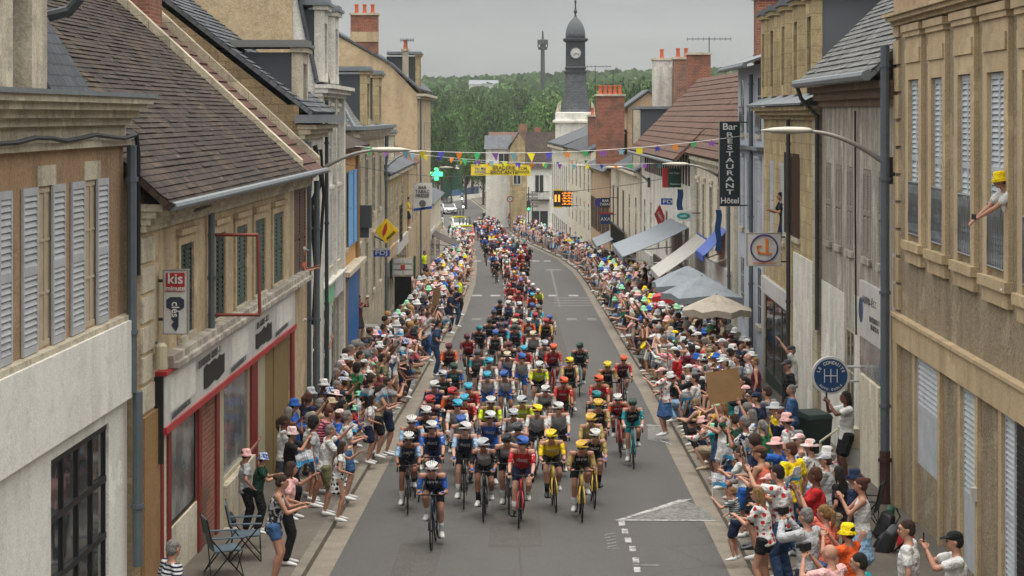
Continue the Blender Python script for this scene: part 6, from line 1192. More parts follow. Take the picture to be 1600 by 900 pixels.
# ------------------------------------------------------------------ people: body shapes
def loft(m, pts, rad, side=(1, 0, 0), n=12):
    """closed elliptical tube along pts; rad: (a, b) half widths along side and across"""
    pts = [Vector(p) for p in pts]; side = Vector(side)
    rr = [(r, r) if isinstance(r, (int, float)) else r for r in rad]
    t0 = (pts[1] - pts[0]).normalized(); t1 = (pts[-1] - pts[-2]).normalized()
    P2 = [pts[0] - t0 * min(rr[0]) * .5] + pts + [pts[-1] + t1 * min(rr[-1]) * .5]; R2 = [(rr[0][0] * .55, rr[0][1] * .55)] + rr + [(rr[-1][0] * .55, rr[-1][1] * .55)]
    rings = []
    for i, p in enumerate(P2):
        t = (P2[min(i + 1, len(P2) - 1)] - P2[max(i - 1, 0)]).normalized(); s = side - t * side.dot(t)
        if s.length < .05: s = Vector((0, 1, 0)) - t * t.y
        s.normalize(); o = t.cross(s); k = len(m.v)
        m.v += [tuple(p + s * R2[i][0] * math.cos(2 * PI * j / n) + o * R2[i][1] * math.sin(2 * PI * j / n)) for j in range(n)]; rings.append(k)
    for a, b in zip(rings, rings[1:]):
        for j in range(n): m.f.append((a + j, a + (j + 1) % n, b + (j + 1) % n, b + j))
    m.f.append(tuple(rings[0] + j for j in range(n))[::-1]); m.f.append(tuple(rings[-1] + j for j in range(n)))
def ell(m, c, r, mtx=None, n=14, k=9):
    c = Vector(c); k0 = len(m.v); mtx = mtx or Matrix.Identity(3)
    for i in range(1, k):
        th = PI * i / k
        for j in range(n):
            ph = 2 * PI * j / n; m.v.append(tuple(c + mtx @ Vector((r[0] * math.sin(th) * math.cos(ph), r[1] * math.sin(th) * math.sin(ph), r[2] * math.cos(th)))))
    for i in range(k - 2):
        for j in range(n): m.f.append((k0 + i * n + j, k0 + (i + 1) * n + j, k0 + (i + 1) * n + (j + 1) % n, k0 + i * n + (j + 1) % n))
    m.f.append(tuple(k0 + j for j in range(n))); m.f.append(tuple(k0 + (k - 2) * n + j for j in range(n))[::-1])
def remesh(m, name, mat, vox, smooth=3, extra=None):
    me = bpy.data.meshes.new('t'); me.from_pydata(m.v, [], m.f); o = bpy.data.objects.new('t', me); C.objects.link(o)
    md = o.modifiers.new('r', 'REMESH'); md.mode = 'VOXEL'; md.voxel_size = vox; md.use_smooth_shade = True
    if smooth: sm = o.modifiers.new('s', 'SMOOTH'); sm.factor = .5; sm.iterations = smooth
    dg = bpy.context.evaluated_depsgraph_get(); out = bpy.data.meshes.new_from_object(o.evaluated_get(dg)); bpy.data.objects.remove(o); bpy.data.meshes.remove(me)
    if extra and extra.v:
        b = bmesh.new(); b.from_mesh(out); e = bpy.data.meshes.new('e'); e.from_pydata(extra.v, [], extra.f); b.from_mesh(e); b.to_mesh(out); b.free(); bpy.data.meshes.remove(e); out.polygons.foreach_set('use_smooth', [True] * len(out.polygons))
    out.name = name; out.materials.clear(); out.materials.append(M[mat]); out.polygons.foreach_set('use_smooth', [True] * len(out.polygons)); return out
def ik(a, b, l1, l2, bend):
    """middle joint of a two-bone chain"""
    a = Vector(a); b = Vector(b); d = b - a; L = min(d.length, (l1 + l2) * .995); d.normalize(); b = a + d * L
    x = (l1 * l1 - l2 * l2 + L * L) / (2 * L); h = math.sqrt(max(0, l1 * l1 - x * x)); bd = Vector(bend); bd = (bd - d * bd.dot(d)).normalized()
    return a + d * x + bd * h, b
class Pose: pass
def make_pose(hands, lean=0, elbow=None, fem=False, feet=((.1, -.02), (-.1, .02)), pelvis=None, head_pitch=0, headyaw=0, knees=None, shoulder_z=1.41, footz=.0, child=False, toe=(0, -1)):
    p = Pose(); p.fem = fem; sw = .165 if fem else .19; hw = .1 if fem else .09
    pel = Vector(pelvis or (0, 0, .93)); Rx = Matrix.Rotation(lean, 3, 'X')   # positive lean tips forwards (-Y)
    T = lambda x, y, z: pel + Rx @ Vector((x, y, z))
    p.pel = pel; p.T = T; p.Rx = Rx; p.fem = fem
    p.sh = {1: T(sw, 0, .47), -1: T(-sw, 0, .47)}; p.neck = T(0, .0, .53); hp = lean * .45 + head_pitch
    p.head = T(0, -.015, .60) + Matrix.Rotation(hp, 3, 'X') @ Vector((0, -.02, .075)); p.hrot = Euler((hp, 0, headyaw))
    p.el = {}; p.wr = {}; p.hd = {}
    for s in (1, -1):
        h = Vector(hands[0 if s == 1 else 1]); bend = Vector((s * .6, .5, -.8)) if not elbow else Vector((s * elbow[0], elbow[1], elbow[2])); el, wr = ik(p.sh[s], h, .29, .26, bend); p.el[s] = el; p.wr[s] = wr; p.hd[s] = (wr - el).normalized()
    p.hip = {1: pel + Vector((hw, 0, -.02)), -1: pel + Vector((-hw, 0, -.02))}; p.kn = {}; p.an = {}; p.toe = {}
    for s in (1, -1):
        f = feet[0 if s == 1 else 1]; an = Vector((f[0], f[1], .09 + (f[2] if len(f) > 2 else 0))); kb = Vector(knees or (s * .1, -1, 0)); kn, an = ik(p.hip[s], an, .43, .42, kb); p.kn[s] = kn; p.an[s] = an; p.toe[s] = Vector((toe[0] + s * .15, toe[1], -.12)).normalized()
    return p
def hand(m, w, d, s, curl=.35):
    """palm, four unequal fingers and a thumb leaving the side"""
    w = Vector(w); d = Vector(d).normalized(); up = Vector((0, 0, 1)) if abs(d.z) < .8 else Vector((0, -1, 0)); side = d.cross(up).normalized(); nrm = side.cross(d).normalized()
    loft(m, [w, w + d * .04, w + d * .085], [(.026, .019), (.038, .017), (.037, .014)], side, 8)
    for i, L in enumerate((.062, .072, .068, .052)):
        o = w + d * .082 + side * (.028 - .0185 * i); k = o + d * L * .55 - nrm * L * curl * .3; loft(m, [o, k, k + (d - nrm * curl * 1.6).normalized() * L * .5], [.0092, .0085, .007], side, 5)
    o = w + d * .03 + side * .032 * (1 if s > 0 else 1); loft(m, [o, o + (d * .7 + side * .7).normalized() * .035, o + (d * .7 + side * .7).normalized() * .035 + d * .025 - nrm * .01], [.012, .01, .008], side, 5)
def torso_pts(p): return [p.T(0, 0, z) for z in (-.10, .0, .12, .27, .39, .47, .52)]
def body_mesh(p, vox, hands=True, legs=True):
    m = MB(); f = p.fem; sx = Vector((1, 0, 0))
    rad = [(.13, .1), (.165, .12) if f else (.155, .115), (.12, .095) if f else (.14, .105), (.14, .115) if f else (.165, .12), (.15, .105) if f else (.17, .11), (.11, .07), (.06, .06)]
    loft(m, torso_pts(p), rad, sx, 14); loft(m, [p.T(0, 0, .48), p.neck, p.head + p.hrot.to_matrix() @ Vector((0, .015, -.06))], [(.07, .065), (.052, .055), (.05, .055)], sx, 10)
    hm = p.hrot.to_matrix(); H = lambda x, y, z: p.head + hm @ Vector((x, y, z))
    ell(m, H(0, .012, .02), (.075, .092, .095), hm); ell(m, H(0, -.022, -.045), (.055, .062, .062), hm); ell(m, H(0, -.04, -.085), (.03, .03, .022), hm)
    loft(m, [H(0, -.078, .02), H(0, -.102, -.022), H(0, -.09, -.032)], [.008, .015, .012], sx, 6)   # nose
    for s in (1, -1): ell(m, H(s * .076, .01, -.005), (.01, .018, .03), hm, 8, 6); ell(m, H(s * .03, -.072, -.02), (.02, .014, .018), hm, 8, 6)
    ell(m, H(0, -.083, -.055), (.022, .01, .008), hm, 8, 6); ell(m, H(0, -.072, .038), (.05, .022, .012), hm, 10, 6)   # lips, brow
    ex = MB()
    for s in (1, -1):
        sh, el, wr = p.sh[s], p.el[s], p.wr[s]
        loft(m, [p.T(s * .1, 0, .45), sh, sh.lerp(el, .3), sh.lerp(el, .7), el], [(.06, .06), (.062, .062) if not f else (.054, .054), .048 if not f else .042, .042 if not f else .036, .036], (0, 1, 0), 10)
        loft(m, [el, el.lerp(wr, .3), el.lerp(wr, .75), wr], [.036, .04 if not f else .035, .028, .023], (0, 1, 0), 10)
        if hands: hand(ex, wr, p.hd[s], s)
        else: loft(m, [wr, wr + p.hd[s] * .08, wr + p.hd[s] * .15], [(.028, .022), (.04, .02), (.03, .014)], (0, 1, 0), 8)
        hip, kn, an = p.hip[s], p.kn[s], p.an[s]
        loft(m, [p.pel + Vector((s * .07, 0, .02)), hip, hip.lerp(kn, .35), hip.lerp(kn, .8), kn], [.09, .09, .08, .06, .056], sx, 12)
        loft(m, [kn, kn.lerp(an, .28) + Vector((0, .012, 0)), kn.lerp(an, .6), kn.lerp(an, .9), an], [.056, .06, .046, .034, .036], sx, 10)
        loft(m, [an + Vector((0, .03, -.04)), an + p.toe[s] * .08 + Vector((0, 0, -.045)), an + p.toe[s] * .17 + Vector((0, 0, -.055))], [(.035, .035), (.04, .03), (.036, .02)], sx, 8)
    return remesh(m, 'body', 'skin', vox, 3 if vox < .02 else 1, ex)
def shirt_mesh(p, vox, sleeve=.62, inf=.016, hem=-.08, name='top', mat='cloth', slim=1.0):
    m = MB(); f = p.fem; pts = [p.T(0, 0, z) for z in (hem, .0, .12, .27, .39, .46, .495)]; i = inf
    rad = [(.175 + i, .135 + i) if f else (.165 + i, .125 + i), (.168 + i, .125 + i) if f else (.16 + i, .12 + i), (.13 + i, .105 + i) if f else (.148 + i, .112 + i), (.145 + i, .125 + i) if f else (.168 + i, .123 + i), (.15 + i, .108 + i) if f else (.17 + i, .11 + i), (.105 + i, .07 + i), (.062 + i * .6, .06 + i * .6)]
    loft(m, pts, rad, (1, 0, 0), 14)
    for s in (1, -1):
        sh, el, wr = p.sh[s], p.el[s], p.wr[s]; r0 = .062 + i
        if sleeve <= 0: loft(m, [p.T(s * .08, 0, .44), p.T(s * .125, 0, .46)], [(.055, .05), (.045, .04)], (0, 1, 0), 8); continue
        q = min(sleeve, 1); loft(m, [p.T(s * .09, 0, .44), sh, sh.lerp(el, q * .5), sh.lerp(el, q)], [.06 + i, r0 * slim, (.052 + i) * slim, (.05 + i * 1.1) * slim], (0, 1, 0), 10)
        if sleeve > 1: loft(m, [el, el.lerp(wr, .4), el.lerp(wr, .95)], [.042 + i, .042 + i * .7, .03 + i * .7], (0, 1, 0), 10)
    return remesh(m, name, mat, vox, 2 if vox < .02 else 0)
def legs_mesh(p, vox, kind, inf=.016, name='shorts'):
    m = MB(); i = inf; top = .06
    loft(m, [p.T(0, 0, -.10), p.T(0, 0, -.02), p.T(0, 0, top)], [(.15 + i, .12 + i), (.165 + i, .12 + i), (.135 + i, .105 + i)], (1, 0, 0), 14)
    if kind == 'skirt':
        loft(m, [p.pel + Vector((0, 0, 0)), p.pel + Vector((0, -.02, -.2)), p.pel + Vector((0, -.02, -.42))], [(.17 + i, .13 + i), (.2, .17), (.23, .21)], (1, 0, 0), 14); return remesh(m, 'skirt', 'cloth', vox, 2)
    for s in (1, -1):
        hip, kn, an = p.hip[s], p.kn[s], p.an[s]; q = {'shorts': .8, 'short_shorts': .42, 'trousers': 1.0, 'bib': .72}[kind]
        loft(m, [p.pel + Vector((s * .07, 0, .0)), hip, hip.lerp(kn, .4 * q), hip.lerp(kn, q)], [.09 + i, .092 + i, .083 + i, (.066 + i * 1.4) if kind != 'bib' else .063 + i], (1, 0, 0), 12)
        if kind == 'trousers': loft(m, [kn, kn.lerp(an, .35), kn.lerp(an, .95)], [.062 + i, .06 + i, .045 + i * 1.6], (1, 0, 0), 12)
    return remesh(m, 'trousers' if kind == 'trousers' else 'shorts', 'cloth', vox, 2 if vox < .02 else 0)
def shoe_mesh(p, s, sock=0):
    m = MB(); an = p.an[s]; t = p.toe[s]; dn = Vector((0, 0, -1))
    loft(m, [an + Vector((0, .035, -.02)), an + t * .03 + dn * .035, an + t * .12 + dn * .045, an + t * .2 + dn * .05], [(.042, .05), (.045, .048), (.048, .036), (.036, .024)], (1, 0, 0), 10)
    return m.mesh('shoe', 'hard', smooth=True)
def sock_mesh(p, s, q=.6):
    m = MB(); kn, an = p.kn[s], p.an[s]; loft(m, [kn.lerp(an, q), kn.lerp(an, q + (1 - q) * .5), an], [.048, .042, .042], (1, 0, 0), 10); return m.mesh('sock', 'cloth', smooth=True)
# head-space things
def head_mesh(build, name, mat, vox=0):
    m = MB(); build(m)
    return remesh(m, name, mat, vox, 2) if vox else m.mesh(name, mat, smooth=True)
def _short(m): ell(m, (0, .022, .045), (.083, .094, .085)); ell(m, (0, .05, 0), (.078, .07, .085))
def _long(m): _short(m); loft(m, [(0, .06, .05), (0, .085, -.08), (0, .09, -.22)], [(.08, .05), (.09, .045), (.07, .03)], (1, 0, 0)); [loft(m, [(s * .07, .01, .03), (s * .082, .02, -.06), (s * .075, .03, -.16)], [.02, .022, .012], (1, 0, 0)) for s in (1, -1)]
def _pony(m): _short(m); loft(m, [(0, .1, .06), (0, .15, .02), (0, .15, -.12), (0, .13, -.2)], [.03, .04, .035, .012], (1, 0, 0))
def _bun(m): _short(m); ell(m, (0, .12, .08), (.045, .045, .042))
def _bushy(m): ell(m, (0, .03, .05), (.115, .115, .11)); ell(m, (0, .06, -.02), (.11, .08, .1))
HAIR = {k: head_mesh(f, 'hair', 'hair', .011) for k, f in dict(short=_short, long=_long, pony=_pony, bun=_bun, bushy=_bushy).items()}
def _cap(m): ell(m, (0, .012, .06), (.087, .103, .07)); loft(m, [(0, -.06, .055), (0, -.12, .045), (0, -.165, .03)], [(.075, .016), (.07, .01), (.05, .007)], (1, 0, 0))
def _bucket(m): m.lathe([(.075, .125), (.09, .1), (.096, .045), (.098, .035), (.145, -.005), (.14, -.012), (.095, .028)], (0, .01, 0), 18)
def _sun(m): m.lathe([(.06, .13), (.085, .11), (.095, .05), (.18, .03), (.178, .022), (.09, .035)], (0, .01, 0), 18)
HAT = {'cap': head_mesh(_cap, 'cap', 'cloth', .01), 'bucket': head_mesh(_bucket, 'bucket_hat', 'cloth'), 'sun': head_mesh(_sun, 'sun_hat', 'cloth')}
def _shades(m):
    for s in (1, -1): ell(m, (s * .032, -.088, .004), (.026, .012, .017), None, 10, 6); loft(m, [(s * .055, -.082, .008), (s * .078, -.02, .008), (s * .08, .02, .005)], [.004, .004, .004], (0, 0, 1), 4)
    loft(m, [(-.02, -.095, .008), (.02, -.095, .008)], [.005, .005], (0, 0, 1), 4)
SHADES = head_mesh(_shades, 'sunglasses', 'black_paint')
def _eyes(m):
    for s in (1, -1): ell(m, (s * .03, -.083, .006), (.013, .01, .006), None, 8, 5); ell(m, (s * .031, -.088, .024), (.018, .006, .004), None, 8, 5)
    ell(m, (0, -.09, -.056), (.018, .006, .003), None, 8, 5)
EYES = head_mesh(_eyes, 'eyes', 'hair')
def _helm(m):   # outer shell in ribs over a dark inner shell
    for k in range(-3, 4):
        a = k * .38; pts = []
        for i in range(9):
            th = -.35 + i * (PI + .1) / 8; y = -math.cos(th) * .15 + .02; z = math.sin(th) * .1 + .05; w = math.sin(max(0.12, min(PI - .12, th + .18))); pts.append((math.sin(a) * .105 * w, y, z * (math.cos(a) * .35 + .65) + .0))
        loft(m, pts, [(.008, .008)] + [(.0125, .012)] * 7 + [(.008, .008)], (1, 0, 0), 6)
def _helmrim(m):
    n = 20; pts = [(.1 * math.cos(2 * PI * i / n), .02 + .142 * math.sin(2 * PI * i / n), .025 - .012 * math.sin(2 * PI * i / n)) for i in range(n + 1)]; m.tube(pts, .017, 6, False)
def _helmin(m): ell(m, (0, .02, .045), (.096, .132, .09))
HELM = head_mesh(_helm, 'helmet', 'hard'); RIM = head_mesh(_helmrim, 'helmet_rim', 'hard'); HIN = head_mesh(_helmin, 'helmet_vents', 'hard')
def _helmfar(m): ell(m, (0, .02, .05), (.108, .145, .1), None, 10, 7)
HFAR = head_mesh(_helmfar, 'helmet', 'hard')
def _cglass(m): ell(m, (0, -.075, .0), (.07, .035, .024), None, 10, 6)
CGL = head_mesh(_cglass, 'glasses', 'black_paint')

# spectator poses: hand targets (left-of-body first), facing -Y
SP = {
 'clap': dict(hands=((.05, -.29, 1.2), (-.05, -.29, 1.18)), headyaw=.25), 'applaud': dict(hands=((.03, -.3, 1.4), (-.06, -.31, 1.38)), headyaw=-.2, feet=((.14, -.06), (-.1, .1))), 'pockets': dict(hands=((.17, -.12, .93), (-.17, -.12, .93)), headyaw=-.3, feet=((.15, .02), (-.08, -.06))), 'chin': dict(hands=((-.1, -.22, 1.1), (.02, -.2, 1.42)), headyaw=.3), 'down': dict(hands=((.24, -.04, .88), (-.24, -.02, .88)), headyaw=.35), 'film': dict(hands=((.07, -.36, 1.52), (-.07, -.36, 1.52))),
 'reach': dict(hands=((.22, -.46, 1.42), (-.14, -.22, 1.05)), lean=.12, headyaw=.2), 'cheer': dict(hands=((.3, -.25, 1.85), (-.3, -.22, 1.86))), 'lean': dict(hands=((.06, -.62, 1.02), (-.1, -.6, 1.0)), lean=.4, feet=((.12, -.12), (-.12, .2))),
 'high': dict(hands=((.15, -.3, 1.84), (-.22, -.12, .95))), 'fold': dict(hands=((-.08, -.2, 1.12), (.08, -.22, 1.08))), 'wave': dict(hands=((.12, -.5, 1.6), (-.06, -.42, 1.25)), lean=.15),
 'crouch': dict(hands=((.1, -.55, .72), (-.1, -.5, .7)), lean=.5, pelvis=(0, .12, .48), feet=((.14, -.1), (-.14, .08))),
 'sit': dict(hands=((.12, -.4, .66), (-.12, -.4, .66)), lean=.1, pelvis=(0, .1, .5), feet=((.13, -.32), (-.13, -.3))),
 'point': dict(hands=((.07, -.44, 1.24), (-.05, -.43, 1.2)), lean=.16, headyaw=.15),
}
BODY = {}
def proto(pose, fem, near):
    k = (pose, fem, near)
    if k not in BODY:
        p = make_pose(fem=fem, **SP[pose]); v = .0135 if near else .03
        BODY[k] = dict(p=p, body=body_mesh(p, v, near), parts={}, near=near, v=v, shoes=[shoe_mesh(p, s) for s in (1, -1)])
    return BODY[k]
def pmesh(b, kind):
    d = b['parts']; p = b['p']; v = b['v']
    if kind not in d:
        d[kind] = {'tee': lambda: shirt_mesh(p, v), 'tank': lambda: shirt_mesh(p, v, 0, .01), 'long': lambda: shirt_mesh(p, v, 1.5), 'shorts': lambda: legs_mesh(p, v, 'shorts', .022), 'short_shorts': lambda: legs_mesh(p, v, 'short_shorts', .018),
                   'trousers': lambda: legs_mesh(p, v, 'trousers', .014), 'skirt': lambda: legs_mesh(p, v, 'skirt', .01), 'dress': lambda: shirt_mesh(p, v, .3, .016, -.32, 'dress')}[kind]()
    return d[kind]
CN = {'white': 'c9c9c6', 'black': '1b1c1f', 'navy': '1f2a44', 'blue': '2a5aa8', 'light blue': '8fb0cf', 'pale pink': 'd9a9a6', 'pink': 'd56a7a', 'red': 'b02428', 'maroon': '5e1c2c', 'orange': 'dc5a2a', 'yellow': 'e6c81a', 'mustard': 'd19a20', 'green': '2a6a44', 'pale green': '8fcfa4', 'dark green': '1e3f31', 'khaki': '6d6a4c', 'grey': '76777a', 'light grey': 'a8aaad',
      'denim blue': '3c5f8a', 'denim': '2f4463', 'beige': 'a8977c', 'brown': '5b3f2e', 'teal': '1f7f86', 'salmon': 'd9705c', 'purple': '5f3f7a', 'cream': 'cfc4a6', 'cyan': '38a8c8', 'lime': 'c8dc28', 'gold': 'd0a93a', 'dark grey': '3b3d41', 'tan': 'b09a5c', 'silver': 'b4b8bc'}
SKIN = ['aa816c', '9a705a', 'b48c78', '875f4b', 'a27a66', '533a2e']
HC = {'dark': '1d1613', 'brown': '3f2a1d', 'blond': '9a7748', 'grey': '8d8983', 'white': 'b8b4ac', 'auburn': '5a2f1c'}
PEOPLE = []
def hexmix(h, f): return ''.join('%02x' % max(0, min(255, int(int(h[i:i+2], 16) * f))) for i in (0, 2, 4))
def person(x, Y, rz, pose='clap', fem=False, top='white', tk='tee', pat=None, pat2='red', bot='navy', bk='shorts', hair='short', hc='brown', hat=None, hatc='white', skin=0, s=1.0, shoes='white', shades=False, z=None, holds=None, near=None, place=None, hpat=None, extra=None):
    near = Y < 62 if near is None else near; b = proto(pose, fem, near); p = b['p']; z0 = gz(Y) + .128 if z is None else z
    o = bpy.data.objects.new('person', b['body']); C.objects.link(o); o.location = (x, Y, z0); o.rotation_euler = (0, 0, rz); o.scale = (s, s, s); o.color = (*lin(SKIN[skin]), 1)
    PL = lambda me, nm, c, c2=None, mat=None: place_(me, nm, o, c, c2, mat)
    patm = {None: None, 'dots': 'dots', 'print': 'print', 'stripe': 'stripe'}[pat]
    PL(pmesh(b, tk), {'tee': 't_shirt', 'tank': 'vest_top', 'long': 'shirt', 'dress': 'dress'}[tk], CN[top], CN[pat2], patm)
    if tk != 'dress': PL(pmesh(b, bk), {'trousers': 'trousers', 'skirt': 'skirt'}.get(bk, 'shorts'), CN[bot])
    for q in b['shoes']: PL(q, 'shoe', CN[shoes])
    def HP(me, nm, c, c2=None, mat=None):
        h = place_(me, nm, o, c, c2, mat); h.location = p.head; h.rotation_euler = p.hrot; return h
    if hair: HP(HAIR[hair], 'hair', HC[hc])
    if hat: HP(HAT[hat], {'cap': 'cap', 'bucket': 'bucket_hat', 'sun': 'sun_hat'}[hat], CN[hatc], CN['white'], 'print' if hpat else None)
    if near and not shades: HP(EYES, 'face', '2a1812')
    if shades: HP(SHADES, 'sunglasses', '111111')
    M4 = Matrix.Translation((x, Y, z0)) @ Matrix.Rotation(rz, 4, 'Z') @ Matrix.Scale(s, 4)
    W = {q: M4 @ (p.wr[q] + p.hd[q] * .09) for q in (1, -1)}; side = 'left' if x < .5 else 'right'
    garment = {'tee': 'T-shirt', 'tank': 'vest top', 'long': 'shirt', 'dress': 'dress'}[tk]; pt = {None: '', 'dots': ' with %s dots' % pat2, 'print': ' print', 'stripe': ' striped'}[pat]
    tops = ('%s%s' % (top, ' and %s striped' % pat2 if pat == 'stripe' else '') + ' ' + ('polka-dot ' if pat == 'dots' else 'patterned ' if pat == 'print' else '') + garment)
    low = '' if tk == 'dress' else '%s %s' % (bot, {'trousers': 'trousers', 'skirt': 'skirt'}.get(bk, 'shorts'))
    hd_ = '%s %s' % (hatc, {'cap': 'cap', 'bucket': 'bucket hat', 'sun': 'sun hat'}[hat]) if hat else '%s hair' % {'short': 'short ' + hc, 'long': 'long ' + hc, 'pony': hc + ' ponytail', 'bun': hc + ' bun', 'bushy': 'bushy ' + hc}[hair].replace('hair hair', 'hair') if hair else 'bald head'
    act = {'clap': 'clapping', 'applaud': 'applauding', 'pockets': 'hands in pockets', 'chin': 'hand at chin', 'down': 'standing', 'film': 'filming', 'reach': 'reaching out', 'cheer': 'arms raised', 'lean': 'leaning forward', 'high': 'one arm up', 'fold': 'arms folded', 'wave': 'waving', 'crouch': 'crouching', 'sit': 'sitting', 'point': 'hands clasped in front'}[pose]
    PEOPLE.append(dict(o=o, x=x, Y=Y, side=side, cat='child' if s < .8 else 'spectator', short=tops.replace('patterned ', ''), d=[tops, hd_, low, act], place=place)); rec = PEOPLE[-1]
    if holds == 'flag': hold_flag(W[1], rec)
    elif holds == 'phone': hold_phone((W[1] + W[-1]) / 2 if pose == 'film' else W[1], rz, rec)
    elif holds == 'card': hold_card((W[1] + W[-1]) / 2, rz, rec)
    elif holds == 'camera': hold_phone((W[1] + W[-1]) / 2, rz, rec, True)
    return o
def place_(me, nm, par, c, c2=None, mat=None):
    o = bpy.data.objects.new(nm, me); C.objects.link(o); o.parent = par; o.color = (*lin(c), 1)
    if c2: o['c2'] = list(lin(c2))
    if mat: o.material_slots[0].link = 'OBJECT'; o.material_slots[0].material = M[mat]
    return o
HELD = []
def flag_mesh(seed):
    r = random.Random(seed); m = MB(); n = 8; ph = r.uniform(0, 6); am = r.uniform(.015, .035)
    f = lambda u, v: (u * .27, am * math.sin(u * 7 + ph + v * 2), .2 + v * .19 - u * u * .06)
    for i in range(n):
        a, b = i / n, (i + 1) / n; o = Vector((0, .004, 0)); p = [Vector(f(a, 0)), Vector(f(b, 0)), Vector(f(b, 1)), Vector(f(a, 1))]; m.hexa([p[0], p[1], p[1] + o, p[0] + o, p[3], p[2], p[2] + o, p[3] + o])
    return m.mesh('cloth', 'flagcloth')
FLAGS = [flag_mesh(i) for i in range(4)]
m_ = MB(); m_.tube([(0, 0, -.1), (0, 0, .41)], .006, 5); FSTICK = m_.mesh('stick', 'plastic_white'); m_ = MB(); m_.box(-.038, .038, -.005, .005, -.075, .075); PHONE = m_.mesh('phone', 'black_paint')
m_ = MB(); m_.box(-.034, .034, .0052, .0065, -.068, .068); SCREEN = m_.mesh('screen', 'glass'); m_ = MB(); m_.box(-.07, .07, -.035, .035, -.045, .045); CAM = m_.mesh('camera_body', 'black_paint'); m_ = MB(); m_.lathe([(.035, 0), (.035, .08)], n=12); m_.v = [(a, -.035 - c, b) for a, b, c in m_.v]; LENS = m_.mesh('camera_lens', 'black_paint')
def hold_flag(w, rec):
    t = bpy.data.objects.new('hand_flag', None); C.objects.link(t); t.location = w; t.rotation_euler = (R.uniform(-.5, .2), R.uniform(-.4, .4), R.uniform(-1, 4)); place_(FSTICK, 'stick', t, 'cccccc'); place_(R.choice(FLAGS), 'cloth', t, 'c4c8cc', '4a9fd0'); HELD.append((t, 'small white and blue paper flag held by the person in %s', 'flag', rec))
def hold_phone(w, rz, rec, camera=False):
    t = bpy.data.objects.new('camera_held' if camera else 'mobile_phone', None); C.objects.link(t); t.location = w + Vector((0, 0, .05)); t.rotation_euler = (0, 0 if camera else R.choice((0, PI / 2)), rz)
    if camera: t.name = 'camera_in_hands'; place_(CAM, 'camera_body', t, '111111'); place_(LENS, 'camera_lens', t, '111111')
    else: place_(PHONE, 'phone_case', t, '111111'); place_(SCREEN, 'screen', t, '111111')
    HELD.append((t, '%s held up by the person in %%s' % ('camera' if camera else 'black mobile phone'), 'camera' if camera else 'phone', rec))
def hold_card(w, rz, rec):
    m = MB(); m.box(-.38, .38, -.004, .004, -.3, .3); o = m.build('placard', 'cardboard'); o.location = w; o.rotation_euler = (.15, .08, rz); HELD.append((o, 'brown cardboard placard held by the person in %s', 'placard', rec))
def finish_labels():
    used = set()
    def neigh(r):
        c = sorted((q for q in PEOPLE if q is not r), key=lambda q: ((q['x'] - r['x']) ** 2 + ((q['Y'] - r['Y']) * .45) ** 2)); return c[:14]
    for r in PEOPLE:
        d = [q for q in r['d'] if q]; base = r['place'] or ('on the %s pavement' % r['side'] if r['cat'] != 'cyclist' else 'in the bunch'); who = 'cyclist' if r['cat'] == 'cyclist' else 'child' if r['cat'] == 'child' else 'person'
        cand = ['%s in %s, %s, %s' % (who, d[0], d[1], base)]
        if len(d) > 3: cand += ['%s in %s, %s, %s, %s' % (who, d[0], d[1], d[3], base), '%s in %s and %s, %s, %s' % (who, d[0], d[2], d[1], base), '%s in %s, %s, %s, %s' % (who, d[0], d[2], d[1], d[3])]
        for q in neigh(r):
            rel = ('just behind' if q['Y'] < r['Y'] else 'just in front of') if abs(q['Y'] - r['Y']) > abs(q['x'] - r['x']) * 1.5 else ('just left of' if r['x'] < q['x'] else 'just right of')
            cand.append('%s in %s, %s, %s the one in %s' % (who, d[0], d[1], rel, q['short']))
        for q in neigh(r):
            cand.append('%s in %s, %s, %s %s' % (who, d[0], d[1], 'behind' if q['Y'] < r['Y'] else 'ahead of', q['short'])); cand.append('%s in %s, %s, beside %s' % (who, d[0], d[1], q['d'][0] + ' and ' + q['d'][1]))
        for q in neigh(r):
            for q2 in neigh(r)[:5]:
                if q2 is not q: cand.append('%s in %s, %s, between %s and %s' % (who, d[0], d[1], q['short'], q2['short']))
        for c in cand:
            if c not in used and 4 <= len(c.replace('-', ' - ').split()) - c.count('-') <= 16 and len(c.split()) <= 16: break
        else:
            c = '%s in %s, %s' % (who, d[0], d[1])
        used.add(c); r['label'] = c; tag(r['o'], c, r['cat'], {'cyclist': 'racing cyclists riding in the bunch', 'child': 'children watching the race', 'spectator': 'spectators lining the street'}[r['cat']])
    seen = set()
    for o, tpl, cat, rec in HELD:
        ds = rec['d']; l = None
        tail = rec['label'].split(' in ', 1)[1]
        for c in (ds[0], ds[0] + ', ' + ds[1], tail.replace(' the one in', ''), tail, tail.replace(' jersey', ''), ds[0] + ', ' + ds[1] + ', ' + ds[3] if len(ds) > 3 else tail):
            l = tpl % c
            if len(l.split()) > 16: l = l.replace(' held by the person', '').replace(' ridden by the cyclist in', ' of').replace(' held up by the person', '').replace(' racing bicycle', ' bicycle').replace(' white and blue paper', '').replace(' jersey', '')
            if len(l.split()) > 16: l = ' '.join(l.split()[:16])
            if l not in seen: break
        seen.add(l); tag(o, l, cat, {'flag': 'small flags waved by spectators', 'bicycle': 'racing bicycles of the bunch', 'phone': 'phones held by spectators'}.get(cat))
